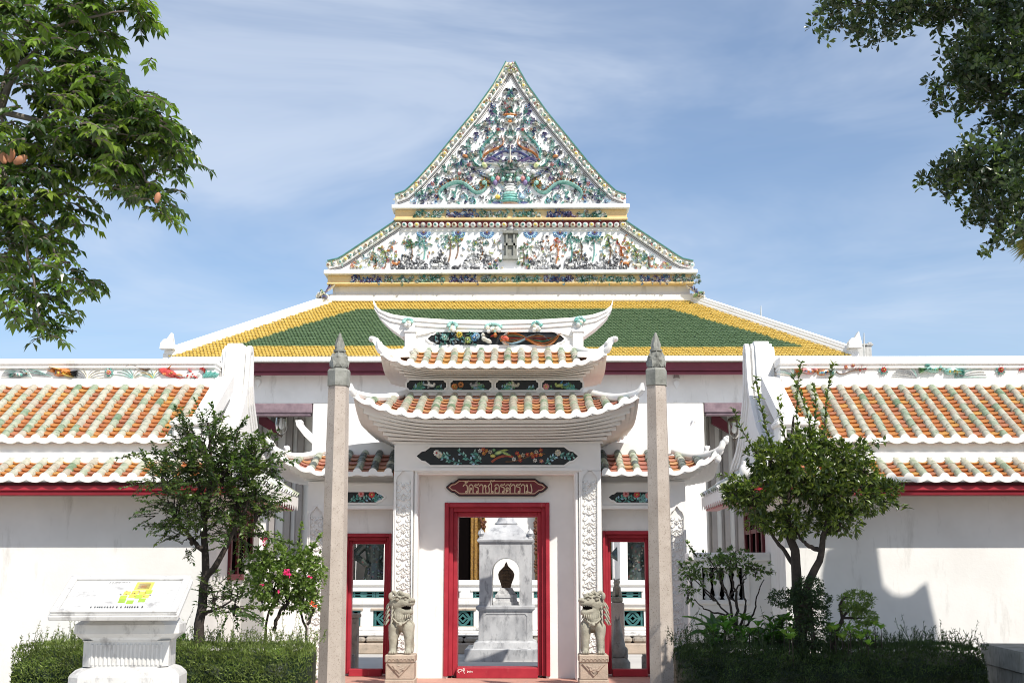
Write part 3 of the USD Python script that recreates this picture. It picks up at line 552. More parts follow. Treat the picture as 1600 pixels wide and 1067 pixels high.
for k in range(24): rl.flower(797 + R.choice((-1, 1)) * R.uniform(12, 32), R.uniform(400, 420), 2.6, 6, .2, R.choice(['teal', 'navy', 'pink', 'deep', 'white']), 'yellow')
part(lower, 'tower_flowers', rl.mb, 'porcelain', kind='stuff')
Relief.HS = 1.0
# ceramic heads at the gable's feet
for s_ in (1, -1):
    rl = Relief(HT - .3); f = (lambda x: x) if s_ == 1 else (lambda x: 2 * HC - x)
    for k in range(30): rl.dome(f(502 + R.gauss(0, 4.5)), 461 + R.gauss(0, 3), R.uniform(1.5, 2.6), None, 0, R.uniform(.1, .3), R.choice(['grey', 'cream', 'green', 'white', 'navy']), 7)
    for k in range(8): rl.leaf(f(507 + k), 458 - k * .6, (-.9 if s_ > 0 else -2.2) + R.uniform(-.3, .3), R.uniform(9, 15), 1.6, .12, R.choice(['purple', 'lblue', 'grey', 'white']))
    m = MB(); m.box(PX(f(496), HT - .3, 466), PX(f(514), HT - .3, 466), HT - .3, HT, PZ(472, HT), PZ(464, HT), ch=.03)
    part(hall, 'ridge_beast', rl.mb, 'porcelain'); part(hall, 'beast_base', m, 'plaster_worn')
# lightning rods
for px, y0, y1 in ((1189, 500, 478), (1350, 545, 520)):
    m = MB(); a = P(px, y0, 25.0); b = P(px, y1, 25.0); m.tube([a - [0, 0, .6], (a + b) / 2, b], [.035, .025, .012], 6); single('lightning_rod', m, 'far_concrete', f'thin lightning rod standing on the hall roof {"slope" if px < 1300 else "end beside the grey stump"}', 'lightning rod')
m = MB(); a = P(1333, 545, 26.0); b = P(1362, 545, 26.0); m.box(a[0], b[0], 26, 26.5, PZ(565, 26), PZ(541, 26), ch=.02); m.box(a[0] - .06, b[0] + .06, 25.95, 26.55, PZ(541, 26), PZ(538, 26), ch=.02); m.box(b[0] - .12, b[0], 25.95, 26.1, PZ(538, 26), PZ(536, 26))
for k in range(5): m.box(a[0] + .05 + k * .1, a[0] + .1 + k * .1, 25.97, 26.5, PZ(541, 26), PZ(538.6, 26) - .002)
single('water_tank', m, 'far_concrete', 'stained grey concrete tank rising behind the right end of the hall roof', 'water tank')
# ------------------------------------------------------------ tiled roofs in the Chinese manner
def lift_at(x, xl, xr, hl, hr, lift, ll):
    d = 9.0
    if hl: d = min(d, x - xl)
    if hr: d = min(d, xr - x)
    return lift * max(0.0, 1 - max(d, 0) / ll) ** 2
def barrel(parent, pts, up, r, seg, mats, w):
    """half-round glazed tiles overlapping down one rib; pts run from the eave upwards"""
    p = np.asarray(pts, float); d = np.r_[0, np.cumsum(np.linalg.norm(np.diff(p, axis=0), axis=1))]; n = max(1, int(round(d[-1] / seg))); u = np.linspace(0, d[-1], n + 1)
    q = np.stack([np.interp(u, d, p[:, k]) for k in range(3)], 1); an = np.linspace(0, math.pi, 7)
    for i in range(n):
        a, b = q[i], q[i + 1]; t = (b - a) / np.linalg.norm(b - a); sd = np.cross(t, up); sd /= np.linalg.norm(sd); nu = np.cross(sd, t)
        jit = R.uniform(-.009, .009); rings = []
        g0 = .022 if i == 0 else -.012
        for c, rr in ((a + t * g0, r * .80), (a + t * g0, r * 1.05), (b, r * .95)):
            rings.append(c + sd * jit + rr * (np.cos(an)[:, None] * sd + np.sin(an)[:, None] * nu))
        m = MB(); m.grid(np.array(rings), flip=True); part(parent, 'barrel_tile', m, R.choices(mats, w)[0], smooth=35)
def pan(parent, l0, l1, r0, r1, rows, mats, w, sag=.018, lip=.027):
    """flat tiles between two ribs: left rib line l0 (eave) to l1 (top), right rib line r0 to r1"""
    l0, l1, r0, r1 = (np.asarray(a, float) for a in (l0, l1, r0, r1))
    for j in range(rows):
        a, b, a2 = j / rows, min(1.0, (j + 1.25) / rows), min(1.0, (j + .35) / rows); y = R.uniform(-.007, .007)
        A, B, C, D, A2, B2 = l0 + (l1 - l0) * a, r0 + (r1 - r0) * a, l0 + (l1 - l0) * b, r0 + (r1 - r0) * b, l0 + (l1 - l0) * a2, r0 + (r1 - r0) * a2; v = []
        for (p_, q_, dz) in ((C, D, -.012), (A, B, lip + y), (A, B, lip + y - .014), (A2, B2, -.03)):
            for t in (0, .25, .5, .75, 1): v.append(p_ + (q_ - p_) * t + [0, 0, dz - sag * 4 * t * (1 - t)])
        f = [(q_ + 5 + k, q_ + 6 + k, q_ + 1 + k, q_ + k) for q_ in (0, 5, 10) for k in range(4)]
        m = MB(); m.add(v, f); part(parent, 'pan_tile', m, R.choices(mats, w)[0])
BT = [f'barrel_glaze_{k}' for k in range(5)]; BW = [.40, .26, .22, .08, .04]
PT = [f'pan_glaze_{k}' for k in range(4)]; PW = [.35, .3, .2, .15]
PB = ['pan_brown_0', 'pan_brown_1', 'pan_brown_2', 'pan_glaze_2']; PBW = [.2, .32, .32, .16]
BD = ['barrel_dark_0', 'barrel_dark_1', 'barrel_dark_2']; BDW = [.5, .15, .35]
def ch_roof(owner, name, xl, xr, hl, hr, Yf, Yt, z0, z1, lift, ll, inset, spacing, r, rows, seg, bt, bw, pt, pw, back, trim='plaster_clean', x_off=0.0, slab='pan_brown_1', curve=1.0, band=.0):
    """one tier: eave at (Yf, z0) rising to (Yt, z1); hipped, upturned ends where hl / hr. Returns the path of its roof part."""
    def zf(x, u): return z0 + lift_at(x, xl, xr, hl, hr, lift, ll) * (1 - u) + (z1 - z0) * u ** curve
    def umax(x):
        u = 1.0
        if hl: u = min(u, max(.06, (x - xl) / inset))
        if hr: u = min(u, max(.06, (xr - x) / inset))
        return u
    def pt3(x, u): return np.array([x, Yf + (Yt - Yf) * u, zf(x, u)])
    X = np.linspace(xl, xr, 61); m = MB()
    m.grid([[pt3(x, umax(x) * t) - [0, 0, .045] for x in X] for t in (0, .33, .66, 1)])
    m.grid([[pt3(x, umax(x) * t) - [0, 0, .052] for x in X] for t in (0, 1)], flip=True)
    m.grid([[pt3(x, 0) - [0, 0, .052] for x in X], [pt3(x, 0) - [0, 0, .045] for x in X]])
    if back: # rear slope and hipped sides, plain
        Yb = 2 * Yt - Yf + back
        m.grid([[np.array([x, Yb - (Yt - Yf) * umax(x) * t, zf(x, umax(x) * t) - .045]) for x in X] for t in (0, 1)], flip=True)
        for h, xe, sg in ((hl, xl, 1), (hr, xr, -1)):
            if h:
                a, b, c, d = pt3(xe, 0), pt3(xe + sg * inset, 1), pt3(xe + sg * inset, 1), pt3(xe, 0); c[1] += back; d[1] = Yb
                m.add([a - [0, 0, .05], b - [0, 0, .05], c - [0, 0, .05], d - [0, 0, .05]], [(0, 1, 2, 3)] if sg < 0 else [(3, 2, 1, 0)])
    rp = part(owner, name, m, slab)
    n = int(math.floor((xr - xl) / spacing)); x0 = (xl + xr) / 2 - n * spacing / 2 + x_off; ribs = [x0 + i * spacing for i in range(n + 1) if xl + r * .8 <= x0 + i * spacing <= xr - r * .8]
    for x in ribs:
        um = umax(x); pts = [pt3(x, um * t * (.95 if band and um > .98 else 1)) for t in np.linspace(0, 1, 6)]; barrel(rp, pts, np.array([0, -.3, 1.0]), r, seg, bt, bw)
    lines = [xl] + ribs + [xr]
    for a, b in zip(lines[:-1], lines[1:]):
        if b - a < r * 1.4: continue
        um = min(umax(a + .001), umax(b - .001)) if (hl and a < xl + inset) or (hr and b > xr - inset) else 1.0
        um = max(um, .12); nr = max(1, int(round(rows * um))); e = r * .7
        la, lb = (a + (e if a != xl else 0)), (b - (e if b != xr else 0))
        pan(rp, pt3(la, 0), pt3(la, um), pt3(lb, 0), pt3(lb, um), nr, pt, pw)
    # drip edge: a white band hanging in scallops under the pans and rising round each rib's end
    xs_ = np.arange(xl, xr + 1e-6, spacing / 12); top, bot = [], []
    for x in xs_:
        ph = ((x - x0) / spacing) % 1.0; dd = min(ph, 1 - ph) * spacing; z = zf(x, 0); arch = math.sqrt(max(0, (r * 1.06) ** 2 - dd * dd)) if dd < r * 1.06 else 0
        top.append([x, Yf - .02, z + (arch + .005 if arch else .012)]); bot.append([x, Yf - .02, z - .024 - .037 * math.sin(ph * math.pi) ** .8])
    top, bot = np.array(top), np.array(bot); tb, bb = top + [0, .05, 0], bot + [0, .05, 0]; m = MB()
    m.grid([top, bot], flip=True); m.grid([tb, top], flip=True); m.grid([bot, bb], flip=True); m.grid([bb, tb], flip=True); m.grid([[pt3(x, 0) + [0, -.004, .0] for x in X], [pt3(x, 0) + [0, -.004, -.052] for x in X]], flip=True); part(rp, 'drip_edge', m, trim)
    if band:
        bx0, bx1 = xl + (inset if hl else 0), xr - (inset if hr else 0); X2 = np.linspace(bx0, bx1, 12); m = MB()
        m.grid([[pt3(x, 1 - band) + [0, 0, -.02] for x in X2], [pt3(x, 1 - band) + [0, -.004, .035] for x in X2], [pt3(x, 1.0) + [0, .0, .045] for x in X2], [pt3(x, 1.0) + [0, .03, .045] for x in X2]]); part(rp, 'roof_band', m, trim)
    m = MB() # white hip ridges curling up, and the head band where the tiles meet the wall
    for h, xe, sg in ((hl, xl, 1), (hr, xr, -1)):
        if h:
            q = [pt3(xe + sg * inset * t, min(1, t)) + [0, 0, .03] for t in np.linspace(1, 0, 9)]; k = q[-1]
            q += [k + np.array([-sg * .035, -.03, .05]), k + np.array([-sg * .045, -.05, .14])]
            m = MB(); m.tube(q, np.r_[np.full(9, r * .95), r * .8, r * .35], 8); part(rp, 'hip_ridge', m, trim, smooth=40)
    return rp, pt3, ribs
def hull(owner, xl, xr, hl, hr, Yf, z0, lift, ll, wl, wr, Yw, zw, mt='plaster_clean', name='soffit', K=9, yb=1.3, bulge=.75, step=.10):
    """the boat-shaped stepped soffit from the eave down to the wall head"""
    m = MB(); prev = None; seq = []
    for k in range(K + 1):
        t = k / K; s_ = t
        x0_, x1_ = xl + (wl - xl) * s_, xr + (wr - xr) * s_; y0_ = Yf + .012 + (Yw - Yf - .012) * s_; z = z0 - .045 + (zw - z0 + .045) * t ** bulge
        L = []
        lf = lift * (1 - t) ** 1.3
        if hl:
            for y in np.linspace(yb, y0_, 9)[:-1]: L.append((x0_, y, z + lf * max(0, 1 - (y - y0_) / ll) ** 2))
        for x in np.linspace(x0_, x1_, 49): L.append((x, y0_, z + lift_at(x, x0_, x1_, hl, hr, lf, ll)))
        if hr:
            for y in np.linspace(y0_, yb, 9)[1:]: L.append((x1_, y, z + lf * max(0, 1 - (y - y0_) / ll) ** 2))
        L = np.array(L)
        if prev is not None:  # under the strake, a narrow channel, then the next strake's face
            q = L.copy(); q[:, 2] = prev[:, 2] + .006; e = L[:, :2] - prev[:, :2]; e /= np.linalg.norm(e, axis=1, keepdims=True) + 1e-9
            i1, i2, i3 = q.copy(), q.copy(), q.copy(); i1[:, :2] += e * .07; i2[:, :2] += e * .07; i2[:, 2] -= .014; i3[:, 2] -= .014; seq += [q, i1, i2, i3]
            L[:, 2] = np.minimum(L[:, 2], i3[:, 2] - .004)
        seq.append(L); prev = L
    return part(owner, name, m.grid(np.array(seq), flip=False), mt)

# ------------------------------------------------------------ the gate
gate = thing('temple_gate', 'white plastered gate with red doorways under stacked upturned tiled roofs', 'temple gate', (0, 0, 0))
X0, X1 = PX(613, 0), PX(941, 0); RY = .42; TH = 1.15
RYp = lambda px, py=900: P(px, py, RY)
def gx(px, Y=0.0): return PX(px, Y)
# central walls
dl, dr, dt = PX(700, RY), PX(853, RY), PZ(791, RY)
m = MB(); m.box(gx(651), dl, RY, TH, 0, PZ(735, 0)); m.box(dr, gx(899), RY, TH, 0, PZ(735, 0)); m.box(dl, dr, RY + .002, TH - .002, dt, PZ(735, 0) - .002); part(gate, 'wall', m, 'plaster')
m = MB(); m.box(X0, X1, -.0, TH + .01, PZ(735, 0), PZ(690, 0), ch=.01); m.box(gx(641), gx(911), -.025, .05, PZ(735.5, 0), PZ(731, 0)); part(gate, 'frieze', m, 'plaster_clean')
m = MB(); m.box(gx(648), gx(904), .05, RY, PZ(741, .05), PZ(735, 0) - .003, ch=.01); m.box(gx(646), gx(906), .0, .05, PZ(737.6, .0), PZ(735, 0) - .003); part(gate, 'moulding', m, 'plaster_clean')
def arch_strip(Y, xa, xb, yt, yb):  # pointed-head panel outline (px)
    c = (xa + xb) / 2; k = xb - xa
    q = [(xa, yb), (xa, yt + .75 * k), (xa + .12 * k, yt + .45 * k), (xa + .33 * k, yt + .28 * k), (c, yt), (xb - .33 * k, yt + .28 * k), (xb - .12 * k, yt + .45 * k), (xb, yt + .75 * k), (xb, yb)]
    return [tuple(P(a, b, Y)[[0, 2]]) for a, b in q]
def pilaster(xa, xb, sa, sb, Y, yt, depth, ztop, strip_top):
    m = MB(); xa_, xb_ = PX(xa, Y), PX(xb, Y); hole = Polygon(arch_strip(Y, sa, sb, strip_top, 1060)).buffer(.012)
    outer = shapely.geometry.box(xa_, 0.0, xb_, ztop)
    m.prism(outer.difference(hole), 'y', Y, Y + .035); m.box(xa_ + .001, xb_ - .001, Y + .03, Y + depth, 0, ztop - .001)
    e = hole.buffer(.022).difference(hole); m.prism(e.intersection(outer), 'y', Y - .012, Y + .02)
    pp = part(gate, 'pilaster', m, 'plaster_clean')
    rl = Relief(Y + .03); c = (sa + sb) / 2; w_ = (sb - sa) * .5; y = strip_top + (sb - sa) * .9; k = 0
    while y < 1050:
        rl.scroll(c - w_ * .35, y, w_ * .42, 0, 4.6, 1.35, .022, 'white', dirn=1); rl.scroll(c + w_ * .35, y, w_ * .42, math.pi, 4.6, 1.35, .022, 'white', dirn=-1)
        if k % 3 == 0: rl.flower(c, y + 6, w_ * .42, 7, .025, 'white', 'white')
        else:
            for q in range(4): rl.leaf(c, y + 6, .5 + q * .7 + (0 if k % 2 else 3.14), w_ * .8, 1.25, .022, 'white')
        rl.dome(c - w_ * .7, y + 7, 1.2, 2, .4, .02, 'white', 6); rl.dome(c + w_ * .7, y + 7, 1.2, 2, -.4, .02, 'white', 6)
        y += 11.5; k += 1
    part(pp, 'carving', rl.mb, 'plaster_clean', kind='stuff', smooth=False); return pp
pilaster(613, 644, 620, 641, 0.0, 735, .5, PZ(735, 0) - .004, 735); pilaster(906, 941, 911, 932, 0.0, 735, .5, PZ(735, 0) - .004, 733)
for a, b in ((644.2, 651.5), (898.5, 905.8)):
    m = MB(); m.box(gx(a), gx(b), .045, .6, 0, PZ(735, 0) - .004, ch=.012); m.box(gx((a + b) / 2 - 1.6), gx((a + b) / 2 + 1.6), .02, .05, 0, PZ(735, 0) - .006); part(gate, 'jamb_moulding', m, 'plaster_clean')
def door(xa, xb, yt, ia, ib, it, Y, sill_y0, sill_y1, deep=.7):
    m = MB(); n = 3; z0 = .03
    fr = []
    for k in range(n):
        f0, f1 = k / n, (k + 1) / n
        a0, a1 = xa + (ia - xa) * f0, xa + (ia - xa) * f1; b0, b1 = xb + (ib - xb) * f0, xb + (ib - xb) * f1; t0, t1 = yt + (it - yt) * f0, yt + (it - yt) * f1
        y_ = Y - .03 + .075 * k; ye = Y + deep - .1 + (.02 * k)
        q = [PX(v, Y) for v in (a0, a1, b0, b1)]; zt0, zt1 = PZ(t0, Y), PZ(t1, Y)
        if k == n - 1: q[1] = PX(ia, Y)
        m.box(q[0], q[1], y_, ye, z0, zt0, ch=.008); m.box(q[2], q[3], y_, ye, z0, zt0, ch=.008) if False else m.box(q[3], q[2], y_, ye, z0, zt0, ch=.008)
        m.box(q[1] + .001, q[3] - .001, y_ + .001, ye - .001, zt1, zt0 - .001, ch=.008)
    fp = part(gate, 'door_frame', m, 'red_paint')
    m = MB(); m.box(PX(ia, Y) + .002, PX(ib, Y) - .002, Y - .03, Y + deep - .2, .0, PZ(sill_y0, Y - .03), ch=.01); sl = part(gate, 'door_sill', m, 'red_paint')
    return fp, sl
fp, sl = door(694, 859, 785, 714, 840, 806, RY, 1043, 1054, .62)
rl = Relief(RY - .032)   # scrawl of white paint on the sill
for pts in ([(718, 1051), (718.5, 1045), (721, 1045.5), (720.5, 1048), (718.5, 1048.5)], [(723.5, 1045.5), (723, 1047.5), (726, 1047.2), (726, 1045.3), (725.6, 1052)], [(730, 1047), (731, 1050), (732, 1048), (733.5, 1050), (734.5, 1047.2), (735.5, 1050), (737, 1048), (738, 1050)]):
    rl.strip(rl.curve(pts, 14), [.45] * 14, .004, 'white')
part(sl, 'scrawl', rl.mb, 'map_print')
# plaque with gilt letters
def ogee(xa, xb, ya, yb, Y, grow=0.0, tip=.30):
    h = yb - ya; c = (ya + yb) / 2; t = h * .78
    q = [(xa, c), (xa + t * .35, ya + h * .26), (xa + t * .62, ya + h * .22), (xa + t, ya), (xb - t, ya), (xb - t * .62, ya + h * .22), (xb - t * .35, ya + h * .26), (xb, c), (xb - t * .35, yb - h * .26), (xb - t * .62, yb - h * .22), (xb - t, yb), (xa + t, yb), (xa + t * .62, yb - h * .22), (xa + t * .35, yb - h * .26)]
    return Polygon([tuple(P(a, b, Y)[[0, 2]]) for a, b in q]).buffer(grow)
PY = RY - .06
og = ogee(699, 854, 749.5, 773, PY)
m = MB(); m.prism(og, 'y', PY - .02, RY + .01); plaque = part(gate, 'name_plaque', m, 'plaque_red')
m = MB(); m.prism(og.buffer(.02).difference(og.buffer(.004)), 'y', PY - .015, RY + .01); part(plaque, 'black_border', m, 'black_lacquer')
m = MB(); m.prism(og.buffer(-.014).difference(og.buffer(-.026)), 'y', PY - .026, PY - .01); part(plaque, 'gilt_line', m, 'gold_letter')
def arcpts(cx, cy, r, a0=0, a1=6.3, n=11): return [(cx + r * math.cos(a0 + (a1 - a0) * i / (n - 1)), cy + r * math.sin(a0 + (a1 - a0) * i / (n - 1))) for i in range(n)]
GLY = {
 'wo': (.66, [arcpts(.43, .13, .10), [(.54, .13), (.56, .40), (.55, .70), (.46, .92), (.30, 1.0), (.13, .94), (.04, .80)]]),
 'do': (.74, [arcpts(.32, .50, .10), [(.25, .42), (.20, .22), (.14, 0), (.07, .30), (.07, .66), (.16, .90), (.34, 1.0), (.52, .92), (.60, .70), (.61, 0)]]),
 'ro': (.62, [arcpts(.37, .12, .10), [(.48, .12), (.50, .45), (.46, .64), (.30, .70), (.10, .76), (.03, .88), (.14, 1.0), (.32, .93), (.46, .96), (.54, 1.08)]]),
 'aa': (.58, [[(.03, .80), (.10, .93), (.26, 1.0), (.40, .92), (.46, .74), (.46, 0)]]),
 'cho': (.76, [arcpts(.13, .84, .09), [(.22, .86), (.27, .72), (.16, .56), (.22, .38), (.22, .03), (.60, .03), (.60, .66), (.52, .80)], [(.50, .80), (.60, .90), (.72, 1.06)]]),
 'o': (.52, [arcpts(.26, .12, .10), [(.16, .12), (.15, .50), (.16, 1.02), (.06, 1.22), (.02, 1.38), (.14, 1.48), (.30, 1.36), (.42, 1.38), (.50, 1.50)]]),
 'or': (.72, [arcpts(.22, .56, .10), [(.12, .54), (.08, .30), (.10, .04), (.34, 0), (.56, .04), (.61, .40), (.58, .80), (.44, .98), (.24, 1.0), (.06, .84)]]),
 'so': (.74, [arcpts(.24, .30, .10), [(.15, .26), (.08, .40), (.12, .58), (.30, .62), (.50, .46), (.58, .36)], [(.16, .28), (.10, .0)], [(.60, 0), (.61, .62), (.54, .88), (.32, 1.0), (.12, .92), (.05, .80)], [(.50, .88), (.60, .96), (.70, 1.10)]]),
 'mo': (.80, [arcpts(.13, .88, .09), [(.22, .90), (.23, .50), (.23, .12)], arcpts(.13, .12, .09), [(.22, .14), (.44, .10), (.62, .02), (.62, 1.0)]]),
}
adv = 0; z0_ = PZ(770.2, PY); H = PZ(756.8, PY) - z0_; tx = PX(722.5, PY); strokes = []
seqn = ['wo', 'do', 'ro', 'aa', 'cho', 'o', 'or', 'ro', 'so', 'aa', 'ro', 'aa', 'mo']; tot = sum(GLY[k][0] for k in seqn); sxx = (PX(832, PY) - tx) / tot
for i, k in enumerate(seqn):
    w_, st = GLY[k]; poly = []
    sts = list(st)
    if i == 0: sts += [arcpts(.34, 1.24, .07), [(.40, 1.20), (.52, 1.24), (.66, 1.42)]]
    for s_ in sts:
        from scipy.interpolate import CubicSpline
        a = np.array(s_, float)
        if len(a) > 3 and len(a) != 11: dd = np.r_[0, np.cumsum(np.linalg.norm(np.diff(a, axis=0), axis=1))]; a = .5 * CubicSpline(dd, a)(np.linspace(0, dd[-1], 16)) + .5 * np.c_[np.interp(np.linspace(0, dd[-1], 16), dd, a[:, 0]), np.interp(np.linspace(0, dd[-1], 16), dd, a[:, 1])]
        poly.append(LineString([(tx + (adv + x) * sxx, z0_ + y * H) for x, y in a]).buffer(H * .058, quad_segs=3))
    gm = MB(); gm.prism(union_all(poly).simplify(.0006), 'y', PY - .030, PY - .019); part(plaque, 'letter', gm, 'gold_letter'); adv += w_
# vent slots above the plaque
m = MB(); m.box(gx(735, RY), gx(845, RY), RY - .012, RY + .01, PZ(743.5, RY), PZ(736.5, RY)); vt = part(gate, 'vent', m, 'plaster_clean')
m = MB(); m.box(gx(735, RY), gx(845, RY), RY - .03, RY - .012, PZ(737.6, RY), PZ(736.4, RY)); m.box(gx(740, RY), gx(840, RY), RY - .024, RY - .012, PZ(740.8, RY), PZ(739.8, RY)); part(vt, 'slot', m, 'grey_paint')
# black panels with inlaid flowers
def panel(xa, xb, ya, yb, Y, ends=True, parent=gate, name='flower_panel'):
    og = ogee(xa, xb, ya, yb, Y) if ends else Polygon([tuple(P(a, b, Y)[[0, 2]]) for a, b in ((xa + 4, ya), (xb - 4, ya), (xb - 2.5, ya + 2.5), (xb, ya + 4), (xb, yb - 4), (xb - 2.5, yb - 2.5), (xb - 4, yb), (xa + 4, yb), (xa + 2.5, yb - 2.5), (xa, yb - 4), (xa, ya + 4), (xa + 2.5, ya + 2.5))])
    m = MB(); m.prism(og, 'y', Y - .004, Y + .03); pp = part(parent, name, m, 'black_lacquer')
    m = MB(); m.prism(og.buffer(.028).difference(og), 'y', Y - .022, Y + .03); part(pp, 'rim', m, 'plaster_clean'); return pp, Relief(Y - .004)
def spray(rl, x, y, L, ang, fl, col='teal2', n=10):
    q = rl.curve([(x, y), (x + L * .5 * math.cos(ang) - 1, y + L * .5 * math.sin(ang) + 1.5), (x + L * math.cos(ang), y + L * math.sin(ang))], 10); rl.strip(q, [.6] * 10, .012, 'teal')
    for i in range(n):
        k = q[1 + int(i * 8 / n)]; a = ang + (1 if i % 2 else -1) * R.uniform(.6, 1.1); rl.leaf(k[0] + 1.5 * math.cos(a), k[1] + 1.5 * math.sin(a), a, R.uniform(4.5, 6), 1.5, .014, R.choice([col, 'teal', 'lblue', col]))
    if fl: rl.flower(q[-1][0], q[-1][1], 5.5, 9, .02, fl[0], fl[1])
rl0 = None
pp, rl = panel(651, 903, 698.5, 726.5, -.004)
for x, y, L, a, fl in ((722, 724, 38, 3.5, ('cream', 'grey')), (748, 726, 40, 3.75, None), (704, 711, 22, 3.3, ('white', 'red')), (852, 724, 26, -.7, ('cream', 'white')), (873, 710, 24, .05, None), (752, 722, 20, -2.2, None)): spray(rl, x, y, L, a, fl)
rl.strip(rl.curve([(768, 722), (780, 714), (795, 712), (802, 714)], 12), [1.6] * 12, .02, 'red', 'brown'); rl.strip(rl.curve([(790, 721), (808, 719), (826, 713), (852, 709)], 12), [.8] * 12, .014, 'brown')
rl.dome(779, 707, 7, 3.5, -.3, .03, 'green', 8, 'lime'); rl.dome(772, 703, 2.8, None, 0, .03, 'green', 7); rl.leaf(783, 705, .45, 20, 2.4, .02, 'green', 'lime'); rl.leaf(781, 704, -.1, 14, 1.6, .02, 'lime'); rl.dome(770, 712, 4.5, 3, 0, .025, 'yellow', 7, 'lime')
for x, y, c in ((750, 704, 'white'), (756, 708, 'orange'), (755, 702, 'red'), (766, 706, 'cream'), (803, 717, 'white'), (808, 708, 'red'), (812, 713, 'orange'), (817, 711, 'cream'), (813, 719, 'red'), (824, 710, 'red'), (831, 709, 'orange'), (833, 713, 'red'), (838, 706, 'cream'), (838, 711, 'red'), (836, 719, 'white'), (845, 703, 'red'), (845, 710, 'orange'), (846, 720, 'pink'), (760, 704, 'orange')): rl.flower(x, y, 3.6, 6, .02, c, 'brown' if c in ('white', 'cream') else 'yellow')
part(pp, 'inlay', rl.mb, 'porcelain')
# --- wings
WY = .55; WR = .78
wz = PZ(752, WY)
for sg, o_, i_, (p0, p1), (s0, s1), pa, dd in ((-1, 478, 613, (478, 509), (486, 504), (520, 600), (532, 611, 833, 548, 599, 849)), (1, 1074, 941, (1043, 1074), (1048, 1067), (951, 1034), (942, 1024, 829, 955, 1010, 846))):
    xa, xb, yt, ia, ib, it = dd; a, b = sorted((PX(o_, WY), PX(i_, WY))); wa, wb = sorted((PX(p1 if sg < 0 else p0, WY), PX(i_, WY)))
    da, db, dz = PX(xa + 3, WR), PX(xb - 3, WR), PZ(yt + 3, WR)
    m = MB(); m.box(wa, da, WR, TH, 0, PZ(793, WY)); m.box(db, wb, WR, TH, 0, PZ(793, WY)); m.box(da, db, WR + .002, TH - .002, dz, PZ(793, WY) - .002); part(gate, 'wall', m, 'plaster')
    m = MB(); m.box(wa + .001, wb - .001, WY + .01, TH + .006, PZ(793, WY) + .001, wz, ch=.01); m.box(wa, wb, WY - .02, WY + .1, PZ(795, WY), PZ(789, WY), ch=.008); part(gate, 'frieze', m, 'plaster_clean')
    pilaster(p0, p1, s0, s1, WY - .1, 785, .6, wz - .005, 792)
    door(xa, xb, yt, ia, ib, it, WR, 1045, 1054, .36)
    pp, rl = panel(pa[0], pa[1], 768.5, 785, WY + .006)
    f = (lambda x: x) if sg < 0 else (lambda x: x)
    c0 = 566 if sg < 0 else 980
    for x, y, L, an, fl in ((c0 - 20, 784, 22, -.6, ('pink', 'red')), (c0 - 6, 784, 24, -.5, ('red', 'yellow')), (c0 + 12, 775, 18, .0, None), (c0 + 14, 782, 12, -.4, None)): spray(rl, x, y, L, an, fl, n=8)
    if sg > 0: spray(rl, c0 + 22, 783, 14, -.7, ('pink', 'white'))
    part(pp, 'inlay', rl.mb, 'porcelain')
    # wing roof, hipped at the outer end only
    hl, hr = sg < 0, sg > 0; Yf, Yt_ = .08, 1.0; xo = PX(424 if sg < 0 else 1130, Yf); xi = PX(612.5 if sg < 0 else 941.5, .2)
    xl, xr = (xo, xi) if sg < 0 else (xi, xo); z0 = PZ(738, Yf); z1 = PZ(707, Yt_)
    ch_roof(gate, 'tiled_roof', xl, xr, hl, hr, Yf, Yt_, z0, z1, .32, .85, .62, .245, .062, 5, .15, BD + BT[:2], BDW + [.15, .2], PB, [.4, .3, .2, .1], .4)
    w0, w1 = (PX(478, WY), xi) if sg < 0 else (xi, PX(1074, WY))
    hull(gate, xl, xr, hl, hr, Yf, z0, .32, .85, w0, w1, WY - .0, wz - .02, yb=1.6, K=7)
    # ridge block with its curl
    m = MB(); ym = Yt_ + .12
    f = (lambda q: q) if sg < 0 else (lambda q: 776.5 * 2 - q)
    out = [(f(a_), b_) for a_, b_ in ((616, 712), (616, 690), (560, 695), (534, 699), (505, 690), (487, 677), (474, 664), (471, 658), (464, 658), (466, 667), (478, 683), (492, 696), (500, 708), (520, 713))]
    m.prism(poly_px(out, ym), 'y', ym - .16, ym + .16); m.ball(P(f(469), 661, ym), (.055, .17, .055), sub=2)
    part(gate, 'ridge_curl', m, 'plaster_clean')
    m = MB()
    for (a_, b_), rr in zip(((432, 716), (428, 704), (424, 694), (419, 688), (417, 684)), (.06, .055, .05, .05, .03)): m.ball(P(f(a_), b_, Yf + .05), (rr, .07, rr * 1.3), sub=2)
    for (a_, b_), rr in zip(((452, 718), (450, 708), (449, 701), (446, 699)), (.05, .045, .045, .025)): m.ball(P(f(a_), b_, Yf + .3), (rr, .06, rr * 1.2), sub=2)
    part(gate, 'eave_curl', m, 'plaster_clean', smooth=True)
